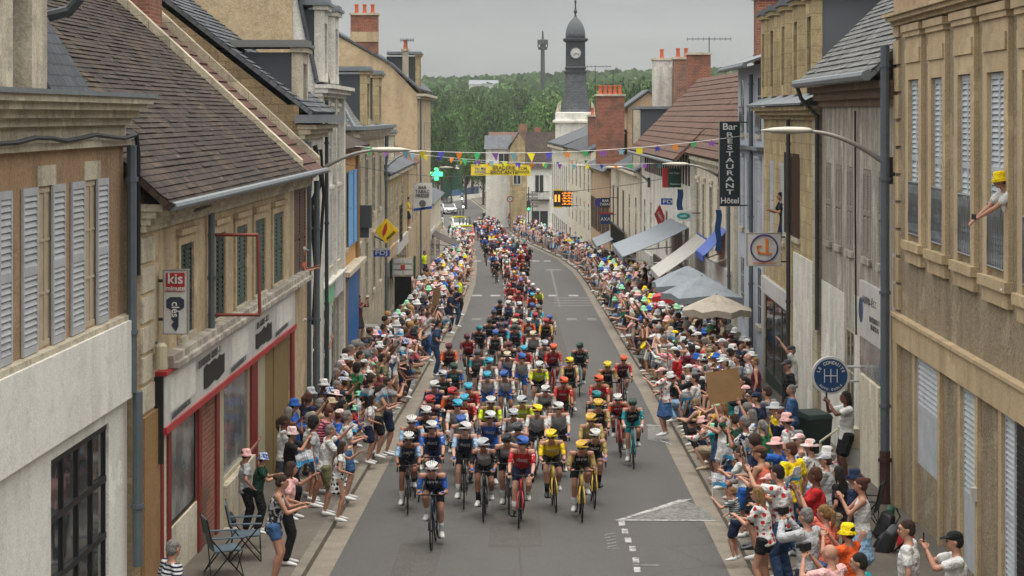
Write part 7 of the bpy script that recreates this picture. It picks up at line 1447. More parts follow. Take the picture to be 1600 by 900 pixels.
# ------------------------------------------------------------------ racing cyclists
SADZ = .99
def bike_parts():
    d = {}
    m = MB(); A_ = {'bb': (0, 0, .27), 'seat': (0, .17, .93), 'head': (0, -.36, .82), 'headb': (0, -.4, .66), 'rear': (0, .41, .34)}
    m.tube([A_['bb'], A_['seat']], .018, 6); m.tube([A_['bb'], A_['headb']], .026, 8); m.tube([A_['seat'][:2] and (0, .13, .8), A_['head']], .02, 8); m.tube([(0, -.35, .85), (0, -.41, .63)], .024, 8)
    for s in (1, -1): m.tube([(s * .02, 0, .27), (s * .055, .41, .34)], .011, 6); m.tube([(s * .015, .12, .74), (s * .05, .41, .34)], .008, 6)
    d['frame'] = m.mesh('frame', 'hard', smooth=True)
    m = MB(); m.lathe([(.03, .6), (.03, .63)], (0, -.41, 0), 8)
    for s in (1, -1): m.tube([(s * .03, -.41, .64), (s * .05, -.46, .5), (s * .05, -.58, .34)], .013, 6)
    d['fork'] = m.mesh('fork', 'hard', smooth=True)
    m = MB(); m.ring((0, 0, 0), .325, .014, 'x', 26, 6); d['tyre'] = m.mesh('tyre', 'tyre', smooth=True)
    m = MB(); m.ring((0, 0, 0), .298, .012, 'x', 26, 5); m.tube([(-.03, 0, 0), (.03, 0, 0)], .022, 8)
    for k in range(14): a = 2 * PI * k / 14; m.tube([(0.012 * (-1) ** k, 0, 0), (0, .295 * math.cos(a), .295 * math.sin(a))], .0018, 3, False)
    d['rim'] = m.mesh('rim', 'black_metal')
    m = MB(); m.tube([(0, -.36, .88), (0, -.46, .93)], .018, 6); m.tube([(-.2, -.47, .93), (.2, -.47, .93)], .013, 6)
    for s in (1, -1): m.tube([(s * .2, -.47, .93), (s * .205, -.53, .935), (s * .21, -.57, .9), (s * .215, -.55, .83), (s * .215, -.47, .81)], .013, 6); m.tube([(s * .205, -.54, .935), (s * .205, -.6, .965), (s * .205, -.605, 1.0)], .018, 6); m.tube([(s * .205, -.6, .94), (s * .21, -.62, .87)], .006, 4)
    d['handlebar'] = m.mesh('handlebar', 'black_metal', smooth=True)
    m = MB(); m.prism([(-.07, .27, .955), (.07, .27, .955), (.03, .1, .965), (.018, 0, .955), (-.018, 0, .955), (-.03, .1, .965)], (0, 0, 0), (0, 0, .025)); m.tube([(0, .17, .85), (0, .15, .96)], .014, 6); d['saddle'] = m.mesh('saddle', 'black_paint')
    return d
BP = bike_parts()
def crank_mesh(ph):
    m = MB(); a = Vector((0, math.cos(ph), math.sin(ph))) * .172; c = Vector((0, 0, .27))
    for s in (1, -1):
        q = c + a * s; m.bar(c + Vector((s * .06, 0, 0)), q + Vector((s * .07, 0, 0)), .018, .025); m.box(q.x + s * .07 - (.0 if s > 0 else .09), q.x + s * .07 + (.09 if s > 0 else 0), q.y - .035, q.y + .035, q.z - .01, q.z + .01)
    m.ring((.05, 0, .27), .09, .006, 'x', 18, 4); return m.mesh('crankset', 'black_metal')
CYP = []
GLOVE = head_mesh(lambda m: ell(m, (0, -.0, 0), (.038, .056, .034), None, 10, 7), 'glove', 'cloth')
def cyc_proto(ph, low, near, turn=0):
    a = Vector((0, math.cos(ph), math.sin(ph))) * .172; c = Vector((0, 0, .27)); pelv = (0, .19, 1.03)
    fl = c + a; fr = c - a; lean = 1.14 if low else .97 if turn == 0 else .88 if turn > .2 else 1.02
    p = make_pose(elbow=(.22, .3, -1), hands=((.205, -.56, .985), (-.205, -.56, .985)) if not low else ((.2, -.5, .97), (-.2, -.5, .97)), lean=lean, pelvis=pelv, feet=((.12, fl.y + .09, fl.z + .045 - .09 + .055), (-.12, fr.y + .09, fr.z + .045 - .09 + .055)), head_pitch=-.45 if not low else -.52, headyaw=turn)
    v = .0135 if near else .028
    d = dict(p=p, body=body_mesh(p, v, near), jersey=shirt_mesh(p, v, .78, .008, -.1, 'jersey', 'jersey', .84), shorts=legs_mesh(p, v, 'bib', .006), shoes=[shoe_mesh(p, s) for s in (1, -1)], socks=[sock_mesh(p, s) for s in (1, -1)], crank=crank_mesh(ph), near=near)
    return d
for low, near, ph, turn in ((0, 1, 1.35, 0), (0, 1, -1.5, .3), (1, 1, -1.2, 0), (0, 1, .2, -.3), (0, 1, 2.6, .15), (0, 1, .9, .45), (1, 1, 1.8, -.35), (0, 0, 1.3, 0), (0, 0, -1.4, .2), (0, 0, .3, -.2)): CYP.append(cyc_proto(ph, low, bool(near), turn))
# helmet x, helmet y (photo pixels), helmet, jersey, sleeves, shorts, frame
CY = """677 716 white navy blue black navy
635 674 white navy light_blue black black
677 664 white navy blue navy navy
724 668 white navy light_blue black black
757 683 silver light_grey black black black
783 674 black light_grey black black black
669 637 white navy blue navy navy
678 654 white navy light_blue navy black
672 619 red maroon navy black red
712 630 cyan light_grey white black white
723 644 blue light_grey light_grey navy white
763 624 white lime lime black black
764 649 white blue navy blue white
813 690 blue red red navy red
866 672 yellow yellow yellow black gold
891 683 gold black tan black gold
927 667 white black tan black gold
937 628 gold black tan black gold
926 649 gold tan tan black gold
935 616 teal teal black black black
970 608 white red orange black red
991 621 dark_green black teal teal teal
875 634 white light_grey white black black
836 636 yellow light_grey white black white
821 619 silver lime lime black black
808 656 dark_grey light_grey black black black
803 636 silver white light_grey black black
864 541 orange red red black red
906 537 dark_green navy dark_green black teal
892 561 yellow black tan black gold
951 562 yellow black tan black gold
973 554 orange maroon red black maroon
877 591 orange red red black red
940 591 orange red red black red
840 565 white lime lime black black
851 597 white light_grey white black white
848 533 silver light_grey white black white
820 540 cyan red red black red
702 538 maroon maroon orange black black
733 524 maroon red maroon black black
707 563 dark_green teal blue black teal
748 548 dark_grey grey teal black black
762 564 cyan light_grey white blue white
695 580 silver dark_green black black black
675 596 white blue navy black blue
701 603 red maroon orange black red
732 599 cyan red red black red
764 579 cyan white white blue white
788 579 blue white white blue white
812 558 blue light_grey white blue white
794 545 cream white pale_pink blue white
760 617 cyan red red black red
746 509 teal black navy black black
766 497 black navy navy black black
772 518 blue black white black black
771 483 black navy navy black blue
783 468 black navy blue black blue
784 504 dark_grey navy blue black black
783 492 black blue navy black black
798 508 dark_green navy cyan black teal
795 472 white blue white black blue
806 470 white light_grey white black white
797 462 pale_pink white white black white
818 473 blue light_grey white black white
798 444 red red red black red
810 453 red red red black red
829 457 cyan red orange black red
842 449 white lime lime black black
832 443 white blue blue black blue
837 478 grey light_grey cyan black white
837 487 red cyan white black blue
851 490 blue red white black blue
852 498 red black gold black blue
827 496 white orange orange black red
804 499 cream grey grey black black
805 489 red red red black red
812 511 dark_grey light_grey red black black
835 518 cream light_grey white black white
796 532 maroon maroon black black black
820 425 white pale_pink white black white
804 416 blue white light_blue black white
805 423 gold orange orange black black
800 433 navy navy navy black black
809 432 blue blue navy black blue
812 437 purple navy navy black black
823 411 black dark_grey black black black
797 416 pink pink white black white
817 405 red red red black red
803 403 red maroon red black red
827 437 pale_pink light_grey white black white
790 409 white navy white black black
776 405 black black navy black black""".split('\n')
FAR_CY = []
cn = lambda s: s.replace('_', ' ')
placed = []
for i, ln in enumerate(CY):
    f = ln.split(); px, py = float(f[0]), float(f[1]); Y = Y_of(py, 1.5); x = px_x(px, Y)
    for it in range(12):      # riders keep clear of each other
        for (a, b) in placed:
            if abs(a - x) < .42 and abs(b - Y) < 1.35: x += .05 if x > a else -.05
    placed.append((x, Y)); near = Y < 62; d = CYP[[2, 0, 1, 5, 3, 6, 4, 0, 3, 1][i % 10] if near else 7 + i % 3]; p = d['p']
    if i == 0: d = CYP[2]; p = d['p']
    yaw = math.atan2(-.012, 1) * -1 + R.uniform(-.03, .03); Yb = Y + .35; z0 = gz(Yb) + .006; s = R.uniform(.93, .99)
    o = bpy.data.objects.new('person', d['body']); C.objects.link(o); o.location = (x, Yb, z0); tilt = -math.atan(.0347) if Y < 200 else 0
    yaw += R.uniform(-.06, .06); o.rotation_euler = (-tilt * -1, R.uniform(-.05, .05), yaw); o.scale = (s,) * 3; o.color = (*lin(SKIN[R.choice((0, 1, 2, 3, 4))]), 1)
    h, j, j2, sh, fr = (cn(q) for q in f[2:7])
    place_(d['jersey'], 'jersey', o, CN[j], CN[j2]); place_(d['shorts'], 'cycling_shorts', o, CN[sh])
    sc_ = R.choice(('white', 'white', 'white', 'black'))
    for q in d['shoes']: place_(q, 'shoe', o, CN[R.choice(('white', 'white', 'white', 'black'))] if near else CN['white'])
    if near:
        gc = R.choice(('white', 'black', 'black', 'black', 'blue'))
        for q in (1, -1): g_ = place_(GLOVE, 'glove', o, CN[gc]); g_.location = p.wr[q] + p.hd[q] * .055
    for q in d['socks']: place_(q, 'sock', o, CN['white'] if R.random() < .8 else CN['black'])
    hm = [(HELM, 'helmet', CN[h]), (RIM, 'helmet_rim', CN[h]), (HIN, 'helmet_vents', '1a1a1c' if h != 'black' else '303236'), (CGL, 'glasses', '111111')] if Y < 90 else [(HFAR, 'helmet', CN[h])]
    for me, nm, c in hm:
        q = place_(me, nm, o, c); q.location = p.head; q.rotation_euler = p.hrot
    PEOPLE.append(dict(o=o, x=x, Y=Y, side='road', cat='cyclist', short='%s helmet' % h if Y > 60 else '%s jersey and %s helmet' % (j, h), d=['%s%s jersey' % (j, '' if j2 == j else ' and ' + j2), '%s helmet' % h], place='leading the bunch' if i == 0 else None)); rec = PEOPLE[-1]
    b = bpy.data.objects.new('bicycle', None); C.objects.link(b); b.location = o.location; b.rotation_euler = o.rotation_euler; b.scale = o.scale; b.empty_display_size = .3
    place_(BP['frame'], 'frame', b, CN[fr]); place_(BP['fork'], 'fork', b, CN[fr]); place_(BP['handlebar'], 'handlebar', b, '111111')
    for wy in (-.58, .41):
        wh = place_(BP['rim'], 'wheel', b, '111111'); wh.location = (0, wy, .34)
        ty_ = place_(BP['tyre'], 'tyre', wh, '111111')
    place_(BP['saddle'], 'saddle', b, '111111'); place_(d['crank'], 'crankset', b, '111111')
    HELD.append((b, fr + ' racing bicycle ridden by the cyclist in %s', 'bicycle', rec))
# ------------------------------------------------------------------ spectators placed one by one: (photo x, photo y of the head top, ...)
D_ = math.radians
def spec(px, py, th, h=1.72, z=None, lift=0, **k):
    s = h / 1.72; Y = Y_of(py, h + .12 + lift); x = px_x(px, Y); taken.append((x, Y, .3))
    return person(x, Y, D_(th), s=s, z=(gz(Y) + .128 + lift) if lift else z, **k)
taken = []
near_list = [
 (268, 845, 125, dict(fem=True, hair='short', hc='grey', top='white', pat='stripe', pat2='navy', bot='beige', pose='down', holds='flag', h=1.62)),
 (428, 742, 92, dict(fem=True, hair='bun', hc='brown', top='black', pat='print', pat2='light grey', tk='tank', bot='denim blue', bk='short_shorts', pose='point', h=1.62)),
 (446, 722, 100, dict(fem=True, hair='long', hc='brown', top='pale pink', tk='tee', bot='black', bk='trousers', pose='reach', holds='flag', h=1.6)),
 (402, 708, 95, dict(hair='short', hat='bucket', hatc='blue', hpat=1, top='dark green', bot='black', bk='trousers', pose='point', h=1.3, lift=.25)),
 (383, 703, 110, dict(fem=True, hair='short', hat='bucket', hatc='pale pink', top='light grey', bot='black', bk='trousers', pose='high', h=1.35, lift=.25)),
 (454, 668, 80, dict(fem=True, hair='short', hat='bucket', hatc='pale pink', hpat=1, top='black', bot='black', bk='trousers', pose='film', h=1.62)),
 (489, 652, 100, dict(fem=True, hair='bushy', hc='dark', top='light grey', bot='denim blue', bk='short_shorts', pose='down', skin=3, h=1.65)),
 (507, 664, 105, dict(fem=True, hair='short', hc='grey', top='white', bot='khaki', bk='shorts', pose='wave', h=1.62)),
 (541, 643, 98, dict(fem=True, hair='short', hc='grey', top='white', bot='denim blue', bk='shorts', pose='clap', h=1.66)),
 (528, 690, 98, dict(fem=True, hair='long', hc='brown', top='white', pat='dots', pat2='black', tk='dress', pose='reach', h=1.4)),
 (497, 538, 150, dict(fem=True, hair='long', hc='brown', top='white', pat='dots', pat2='purple', bot='denim', bk='trousers', pose='cheer', h=1.68, holds='phone')),
 (532, 590, 110, dict(hair='short', hat='bucket', hatc='blue', hpat=1, top='grey', bot='denim', bk='trousers', pose='clap', h=1.5)),
 (596, 553, 120, dict(hair='short', hc='dark', top='khaki', bot='khaki', pose='high', h=1.78, holds='phone')),
 (580, 585, 120, dict(hair='short', hc='brown', top='black', bot='navy', pose='film', h=1.76, holds='phone')),
 (632, 530, 110, dict(fem=True, hair='long', hc='brown', hat='bucket', hatc='blue', hpat=1, top='white', pat='dots', pat2='red', bot='black', bk='trousers', pose='film', h=1.64, holds='phone')),
 (560, 462, 60, dict(hair='short', hc='dark', top='maroon', bot='dark grey', bk='shorts', pose='film', h=1.7, lift=.35, holds='phone')),
 (556, 612, 110, dict(fem=True, hair='short', hat='bucket', hatc='pale green', top='white', bot='blue', pose='reach', h=1.25)),
 (549, 634, 105, dict(hair='short', hat='bucket', hatc='pale green', top='red', bot='navy', pose='wave', h=1.22, holds='flag')),
 (575, 618, 95, dict(fem=True, hair='long', hc='dark', top='white', pat='dots', bot='navy', pose='reach', h=1.45, holds='flag')),
 (590, 600, 95, dict(fem=True, hair='pony', hc='brown', top='beige', tk='tank', bot='black', pose='point', h=1.6)),
 (604, 590, 100, dict(hair='short', hc='brown', top='grey', bot='navy', pose='film', h=1.7, holds='phone')),
 (668, 488, 110, dict(fem=True, hair='short', hc='brown', top='white', bot='denim blue', bk='trousers', pose='cheer', h=1.65, holds='card')),
 (702, 452, 95, dict(hair='short', hc='dark', top='navy', bot='navy', bk='trousers', pose='reach', h=1.78)),
 (713, 446, 105, dict(hair='short', hat='cap', hatc='light blue', top='navy', bot='denim', bk='trousers', pose='film', h=1.74)),
 (718, 432, 100, dict(hair='short', top='lime', bot='black', bk='trousers', pose='down', h=1.78, tk='long')),
 (666, 426, 120, dict(hair='short', hc='blond', top='yellow', bot='black', bk='trousers', pose='down', h=1.8)),
 (663, 392, 60, dict(hair='short', hc='brown', top='lime', bot='navy', pose='down', h=1.78, lift=.2)),
 (656, 435, 110, dict(fem=True, hair='short', hc='grey', top='white', bot='beige', bk='trousers', pose='down', h=1.66)),
 (644, 424, 100, dict(fem=True, hair='short', hc='blond', top='pale pink', bot='beige', bk='trousers', pose='down', h=1.66)),
 (604, 425, 90, dict(fem=True, hair='long', hc='auburn', top='light grey', bot='black', bk='trousers', pose='fold', h=1.66)),
 (680, 500, 95, dict(hair='short', hc='dark', top='denim', bot='denim', bk='trousers', pose='reach', h=1.74, holds='flag')),
 (640, 505, 120, dict(fem=True, hair='short', hat='cap', hatc='light grey', top='light blue', bot='navy', pose='high', h=1.6)),
 # right side
 (1227, 728, -125, dict(hair='short', hc='dark', top='white', pat='dots', pat2='red', bot='denim', bk='trousers', pose='wave', h=1.8, holds='flag')),
 (1196, 762, -118, dict(fem=True, hair='long', hc='blond', top='white', pat='dots', pat2='red', bot='black', bk='short_shorts', pose='point', h=1.6)),
 (1262, 795, -135, dict(hair='short', hc='grey', top='light grey', tk='long', bot='navy', bk='trousers', pose='film', h=1.72, holds='camera')),
 (1290, 790, -125, dict(fem=True, hair='pony', hc='blond', top='salmon', bot='denim blue', pose='high', h=1.66, holds='flag')),
 (1327, 820, -130, dict(fem=True, hair='short', hc='brown', hat='bucket', hatc='yellow', top='orange', bot='navy', pose='film', h=1.62)),
 (1300, 852, -135, dict(hair=None, top='pale pink', bot='beige', pose='film', h=1.7, holds='camera')),
 (1345, 866, -120, dict(hair='short', hc='dark', top='teal', bot='black', pose='clap', h=1.66)),
 (1420, 814, -110, dict(hair='short', hc='brown', top='white', bot='denim', bk='trousers', pose='down', h=1.76)),
 (1495, 832, -95, dict(hair='short', hc='dark', hat='cap', hatc='black', top='white', bot='denim', bk='trousers', pose='film', h=1.74, holds='phone')),
 (1150, 762, -110, dict(hair='short', hc='blond', top='light grey', pat='stripe', pat2='dark green', bot='navy', pose='reach', h=1.15, holds='flag')),
 (1190, 698, -120, dict(hair='short', hc='brown', hat='cap', hatc='brown', top='salmon', tk='tank', bot='navy', pose='clap', h=1.78)),
 (1165, 700, -115, dict(fem=True, hair='pony', hc='brown', top='white', bot='blue', pose='point', h=1.5, holds='flag')),
 (1206, 742, -120, dict(fem=True, hair='short', hc='grey', hat='cap', hatc='pale pink', top='white', pat='print', pat2='red', bot='navy', pose='clap', h=1.6)),
 (1140, 622, -70, dict(hair='short', hc='blond', top='mustard', bot='dark grey', bk='shorts', pose='lean', h=1.55)),
 (1113, 602, -105, dict(fem=True, hair='long', hc='brown', top='grey', tk='tank', bot='denim', bk='trousers', pose='clap', h=1.66, holds='flag')),
 (1122, 598, -100, dict(fem=True, hair='short', hc='brown', top='white', pat='dots', tk='dress', pose='sit', h=1.0, lift=.75)),
 (1184, 614, -120, dict(hair='short', hc='dark', hat='cap', hatc='navy', top='navy', bot='denim', bk='trousers', pose='down', h=1.76)),
 (1200, 604, -130, dict(hair='short', hc='brown', top='grey', bot='grey', bk='shorts', pose='fold', h=1.82)),
 (1238, 602, -88, dict(fem=True, hair='bun', hc='grey', top='denim blue', tk='long', bot='denim', bk='trousers', pose='fold', h=1.66)),
 (1232, 563, -80, dict(hair='short', hc='grey', hat='cap', hatc='dark grey', top='black', bot='dark grey', bk='trousers', pose='down', h=1.74, lift=.35)),
 (1238, 541, -90, dict(hair='short', hc='grey', hat='cap', hatc='dark grey', top='white', bot='beige', bk='trousers', pose='high', h=1.76, lift=.3)),
 (1097, 531, -55, dict(hair='short', hc='brown', top='red', bot='black', bk='shorts', pose='reach', h=1.82, shades=True)),
 (1130, 548, -65, dict(fem=True, hair='pony', hc='brown', hat='cap', hatc='yellow', top='mustard', tk='tank', bot='denim', bk='trousers', pose='lean', h=1.68)),
 (1158, 521, -60, dict(hair='short', hc='blond', top='navy', bot='dark grey', pose='sit', h=1.15, lift=.8)),
 (1153, 555, -70, dict(hair='short', hc='brown', top='grey', bot='navy', pose='clap', h=1.7)),
 (1056, 517, -120, dict(hair='short', hc='brown', hat='cap', hatc='yellow', top='pale green', pat='print', pat2='dark green', bot='denim', bk='trousers', pose='clap', h=1.7)),
 (1078, 515, -110, dict(hair='short', hc='dark', top='light grey', tk='long', bot='dark grey', bk='trousers', pose='down', h=1.72)),
 (1030, 482, -125, dict(hair='short', hc='dark', top='white', bot='denim', bk='trousers', pose='down', h=1.84)),
 (1056, 490, -60, dict(fem=True, hair='long', hc='dark', top='maroon', bot='black', bk='trousers', pose='cheer', h=1.66)),
 (1008, 418, -100, dict(fem=True, hair='long', hc='brown', top='brown', bot='black', bk='trousers', pose='down', h=1.75, lift=.5)),
 (1024, 420, -90, dict(hair='short', hc='dark', hat='cap', hatc='white', top='black', bot='black', bk='trousers', pose='down', h=1.75, lift=.4)),
 (1323, 612, -80, dict(fem=True, hair='long', hc='dark', top='white', bot='black', bk='shorts', pose='film', h=1.7, lift=.45, skin=5, holds='phone')),
 (1148, 648, -150, dict(hair='short', hc='brown', top='dark green', bot='navy', pose='cheer', h=1.6, holds='card')),
 (912, 378, -90, dict(hair='short', top='lime', bot='black', bk='trousers', pose='down', h=1.8)),
 (1040, 575, -100, dict(fem=True, hair='short', hat='cap', hatc='pale pink', top='white', pat='dots', bot='denim blue', bk='skirt', pose='reach', h=1.6)),
 (1078, 570, -110, dict(fem=True, hair='short', hat='cap', hatc='white', top='white', bot='light blue', pose='clap', h=1.6)),
 (1098, 580, -115, dict(fem=True, hair='pony', hc='auburn', top='cyan', bot='navy', pose='wave', h=1.45)),
]
for a in near_list:
    px, py, th, k = a; k = dict(k); h = k.pop('h', 1.72); lift = k.pop('lift', 0); spec(px, py, th, h, lift=lift, **k)
def window_person(px, py, Y, th, pose, label_place, **k):
    x = px_x(px, Y); s = 1.0; z = py_z(py, Y) - 1.72; taken.append((x, Y, .1)); person(x, Y, D_(th), pose=pose, z=z, place=label_place, **k)
window_person(1592, 262, 28.7, -82, 'lean', 'at a right-hand window', hair='short', hat='bucket', hatc='yellow', top='white', bot='navy', holds='phone')
window_person(1226, 300, 57.2, -80, 'point', 'at a barred window', fem=True, hair='long', hc='dark', top='black', bot='navy')
window_person(463, 384, 46.8, 92, 'point', 'at a brown-shuttered window', hair='short', hat='cap', hatc='white', top='salmon', bot='navy')
window_person(637, 308, 112, 90, 'fold', 'on a high ledge', fem=True, hair='short', hc='dark', top='yellow', bot='navy', near=False)
window_person(672, 297, 112, 90, 'fold', 'beside the hanging banner', fem=True, hair='short', hc='dark', top='white', bot='navy', near=False) if False else None
# ------------------------------------------------------------------ the rest of the crowd, nearest first; past the limit they merge into one far crowd
tops = [('white', None)] * 9 + [('white', 'dots')] * 6 + [('white', 'stripe'), ('light grey', 'print'), ('white', 'print')] + [('black', None)] * 5 + [('navy', None)] * 4 + [('dark grey', None), ('dark green', None), ('brown', None)] + [('grey', None), ('light grey', None), ('light blue', None), ('pale pink', None), ('red', None), ('blue', None), ('light grey', None), ('green', None), ('khaki', None), ('yellow', None), ('maroon', None), ('navy', 'stripe'), ('white', 'print'), ('pale pink', 'print'), ('beige', None), ('teal', None), ('denim', None), ('pink', None)]
cand = []
def clear(x, Y, r):
    for a, b, q in taken:
        if (a - x) ** 2 + ((b - Y) * .8) ** 2 < (r + q) ** 2 * .62: return False
    return True
def rows(side, Y0, Y1, n, step, dens=.95, gap=.44, first=.28):
    Y = Y0
    while Y < Y1:
        k = kerbs(Y)
        for r in range(n):
            x = (k[0] - first - r * gap if side == 'L' else k[1] + first + r * gap) + R.uniform(-.1, .1); yy = Y + R.uniform(-.2, .2) + (r % 2) * step * .5
            if R.random() < dens and clear(x, yy, .24): taken.append((x, yy, .22)); cand.append((yy, x, side, r))
        Y += step * R.uniform(.85, 1.15)
rows('L', 38, 62, 3, .62, .85); rows('L', 62, 90, 3, .62, .85); rows('L', 90, 142, 4, .7, .85); rows('L', 142, 215, 3, .8, .7)
rows('R', 29.5, 40, 3, .6, .8, .5); rows('R', 40, 50, 3, .6, .9); rows('R', 50, 56, 5, .58, .93); rows('R', 56, 80, 6, .6, .9); rows('R', 80, 120, 6, .62, .92); rows('R', 120, 195, 5, .72, .85); rows('R', 195, 290, 5, .95, .75)
cand.sort()
LIMIT = 300 - len(PEOPLE) + 18
far_crowd = []
TOPW = {}
def rnd_person(i, x, Y, side, r):
    rr = random.Random(int(x * 1000) + int(Y * 777)); top, pat = rr.choice(tops); fem = rr.random() < .52; child = r == 0 and rr.random() < .28 or r == 1 and rr.random() < .1
    th = rr.uniform(85, 140) if Y < 60 else rr.uniform(60, 125); th = th if side == 'L' else -th
    pose = rr.choice(['clap', 'clap', 'applaud', 'applaud', 'applaud', 'reach', 'film', 'lean', 'high', 'wave', 'pockets', 'down', 'fold', 'chin'] if r < 2 and Y < 70 else ['clap', 'film', 'applaud', 'down', 'down', 'pockets', 'pockets', 'fold', 'chin', 'clap', 'high' if rr.random() < .4 else 'down'])
    if r == 0 and rr.random() < .1: pose = 'crouch'
    hat = rr.choice([None, None, None, 'bucket', 'cap', None, 'cap', None, 'cap', 'bucket', None, 'sun']); hatc = rr.choice(['white', 'pale pink', 'pale pink', 'blue', 'pale green', 'light grey', 'light grey', 'black', 'navy', 'beige', 'white', 'white', 'yellow' if rr.random() < .5 else 'grey'])
    h = rr.uniform(1.1, 1.4) if child else rr.uniform(1.56, 1.7) if fem else rr.uniform(1.68, 1.84)
    return dict(x=x, Y=Y, rz=D_(th), pose=pose, fem=fem, top=top, pat=pat, pat2=rr.choice(['red', 'red', 'blue']) if pat == 'dots' else rr.choice(['white', 'navy', 'pink']), tk=rr.choice(['tee', 'tee', 'tee', 'tank', 'long'] if not fem else ['tee', 'tee', 'tank', 'tank', 'dress', 'long']),
        bot=rr.choice(['denim blue', 'denim', 'navy', 'black', 'beige', 'khaki', 'grey', 'light blue', 'white', 'dark grey']), bk=rr.choice(['shorts', 'shorts', 'trousers', 'short_shorts' if fem else 'shorts', 'skirt' if fem else 'trousers']), hair=rr.choice(['long', 'pony', 'bun', 'long', 'short', 'bushy'] if fem else ['short', 'short', 'short', 'short', 'short', 'bushy', 'short', None]) if not hat else 'short',
        hc=rr.choice(['dark', 'brown', 'brown', 'blond', 'grey', 'auburn', 'dark', 'grey']), hat=hat, hatc=hatc, hpat=rr.random() < .3, skin=rr.choice([0, 0, 1, 2, 2, 4, 3, 5] if rr.random() < .7 else [0, 2]), s=h / 1.72, shades=rr.random() < .25 and Y < 60, holds=('flag' if rr.random() < .4 and pose in ('reach', 'wave', 'high', 'cheer', 'lean') else 'phone' if pose in ('film', 'high') and rr.random() < .8 else None) if Y < 80 else None, shoes=rr.choice(['white', 'white', 'light grey', 'black', 'beige', 'brown']))
for i, (Y, x, side, r) in enumerate(cand):
    k = rnd_person(i, x, Y, side, r)
    if i < LIMIT: person(**k)
    else: far_crowd.append(k)
# far crowd: one mesh, nobody could count it
class CM:
    def __init__(s): s.m = MB(); s.c = []
    def paint(s, c):
        while len(s.c) < len(s.m.f): s.c.append(c)
def far_person(cm, k):
    m = MB(); parts = []
    def add(fn, c): a = len(m.f); fn(); parts.append((a, len(m.f), c))
    pp = FP.setdefault((k['pose'], k['fem']), make_pose(fem=k['fem'], **SP[k['pose']])); p = pp; sk = lin(SKIN[k['skin']]); topc = lin(CN[k['top']]) if k['pat'] != 'dots' else lin('c99b9b'); bc = lin(CN[k['bot']])
    add(lambda: loft(m, [p.T(0, 0, -.1), p.T(0, 0, .12), p.T(0, 0, .38), p.T(0, 0, .5)], [(.18, .14), (.15, .12), (.19, .14), (.07, .06)], n=7), topc)
    for s in (1, -1):
        add(lambda: loft(m, [p.sh[s], p.sh[s].lerp(p.el[s], .6)], [.075, .062], n=5), topc); add(lambda: loft(m, [p.sh[s].lerp(p.el[s], .5), p.el[s], p.wr[s] + p.hd[s] * .12], [.045, .042, .034], n=5), sk)
        long_ = k['bk'] == 'trousers'; add(lambda: loft(m, [p.hip[s], p.kn[s]], [.105, .075], n=6), bc); add(lambda: loft(m, [p.kn[s], p.an[s]], [.06, .045], n=5), bc if long_ else sk); add(lambda: loft(m, [p.an[s] + Vector((0, .03, -.05)), p.an[s] + p.toe[s] * .18 + Vector((0, 0, -.04))], [.05, .04], n=5), lin(CN[k['shoes']]))
    add(lambda: ell(m, p.head, (.085, .1, .12), None, 8, 6), sk)
    if k['hat']: add(lambda: loft(m, [p.head + Vector((0, 0, .02)), p.head + Vector((0, 0, .05)), p.head + Vector((0, 0, .13))], [.15, .11, .085], n=8), lin(CN[k['hatc']]))
    else: add(lambda: ell(m, p.head + Vector((0, .025, .035)), (.1, .105, .105), None, 8, 6), lin(HC[k['hc']]))
    M4 = Matrix.Translation((k['x'], k['Y'], gz(k['Y']) + (.13 if 'z' not in k else k['z']))) @ Matrix.Rotation(k['rz'], 4, 'Z') @ Matrix.Scale(k['s'], 4); b = len(cm.m.v)
    cm.m.v += [tuple(M4 @ Vector(v)) for v in m.v]; cm.m.f += [tuple(b + i for i in f) for f in m.f]
    for a, e_, c in parts: cm.c += [c] * (e_ - a)
FP = {}
def far_rider(cm, px, py, hc_, jc):
    Y = Y_of(py, 1.5); x = px_x(px, Y); p = FRP; m = MB(); parts = []
    def add(fn, c): a = len(m.f); fn(); parts.append((a, len(m.f), c))
    add(lambda: loft(m, [p.T(0, 0, -.1), p.T(0, 0, .12), p.T(0, 0, .38), p.T(0, 0, .5)], [(.15, .12), (.14, .12), (.19, .13), (.07, .06)], n=7), lin(CN[jc])); sk = lin(SKIN[R.randrange(3)])
    for s in (1, -1):
        add(lambda: loft(m, [p.sh[s], p.sh[s].lerp(p.el[s], .7)], [.065, .052], n=5), lin(CN[jc])); add(lambda: loft(m, [p.el[s], p.wr[s] + p.hd[s] * .1], [.04, .034], n=5), sk)
        add(lambda: loft(m, [p.hip[s], p.kn[s]], [.09, .06], n=6), lin('17181a')); add(lambda: loft(m, [p.kn[s], p.an[s]], [.055, .04], n=5), sk); add(lambda: loft(m, [p.an[s] + Vector((0, .03, -.05)), p.an[s] + p.toe[s] * .18], [.04, .03], n=5), lin(CN['white']))
    add(lambda: ell(m, p.head, (.085, .1, .12), None, 8, 6), sk); add(lambda: ell(m, p.head + Vector((0, .02, .05)), (.11, .14, .1), None, 8, 6), lin(CN[hc_]))
    add(lambda: (m.ring((0, -.58, .34), .32, .02, 'x', 14, 4), m.ring((0, .41, .34), .32, .02, 'x', 14, 4), m.tube([(0, 0, .27), (0, .17, .93), (0, -.4, .7), (0, 0, .27)], .02, 4), m.tube([(-.2, -.5, .95), (.2, -.5, .95)], .02, 4)), lin('131313'))
    M4 = Matrix.Translation((x, Y, gz(Y))) @ Matrix.Rotation(.05, 4, 'Z'); b = len(cm.m.v); cm.m.v += [tuple(M4 @ Vector(v)) for v in m.v]; cm.m.f += [tuple(b + i for i in f) for f in m.f]
    for a, e_, c in parts: cm.c += [c] * (e_ - a)
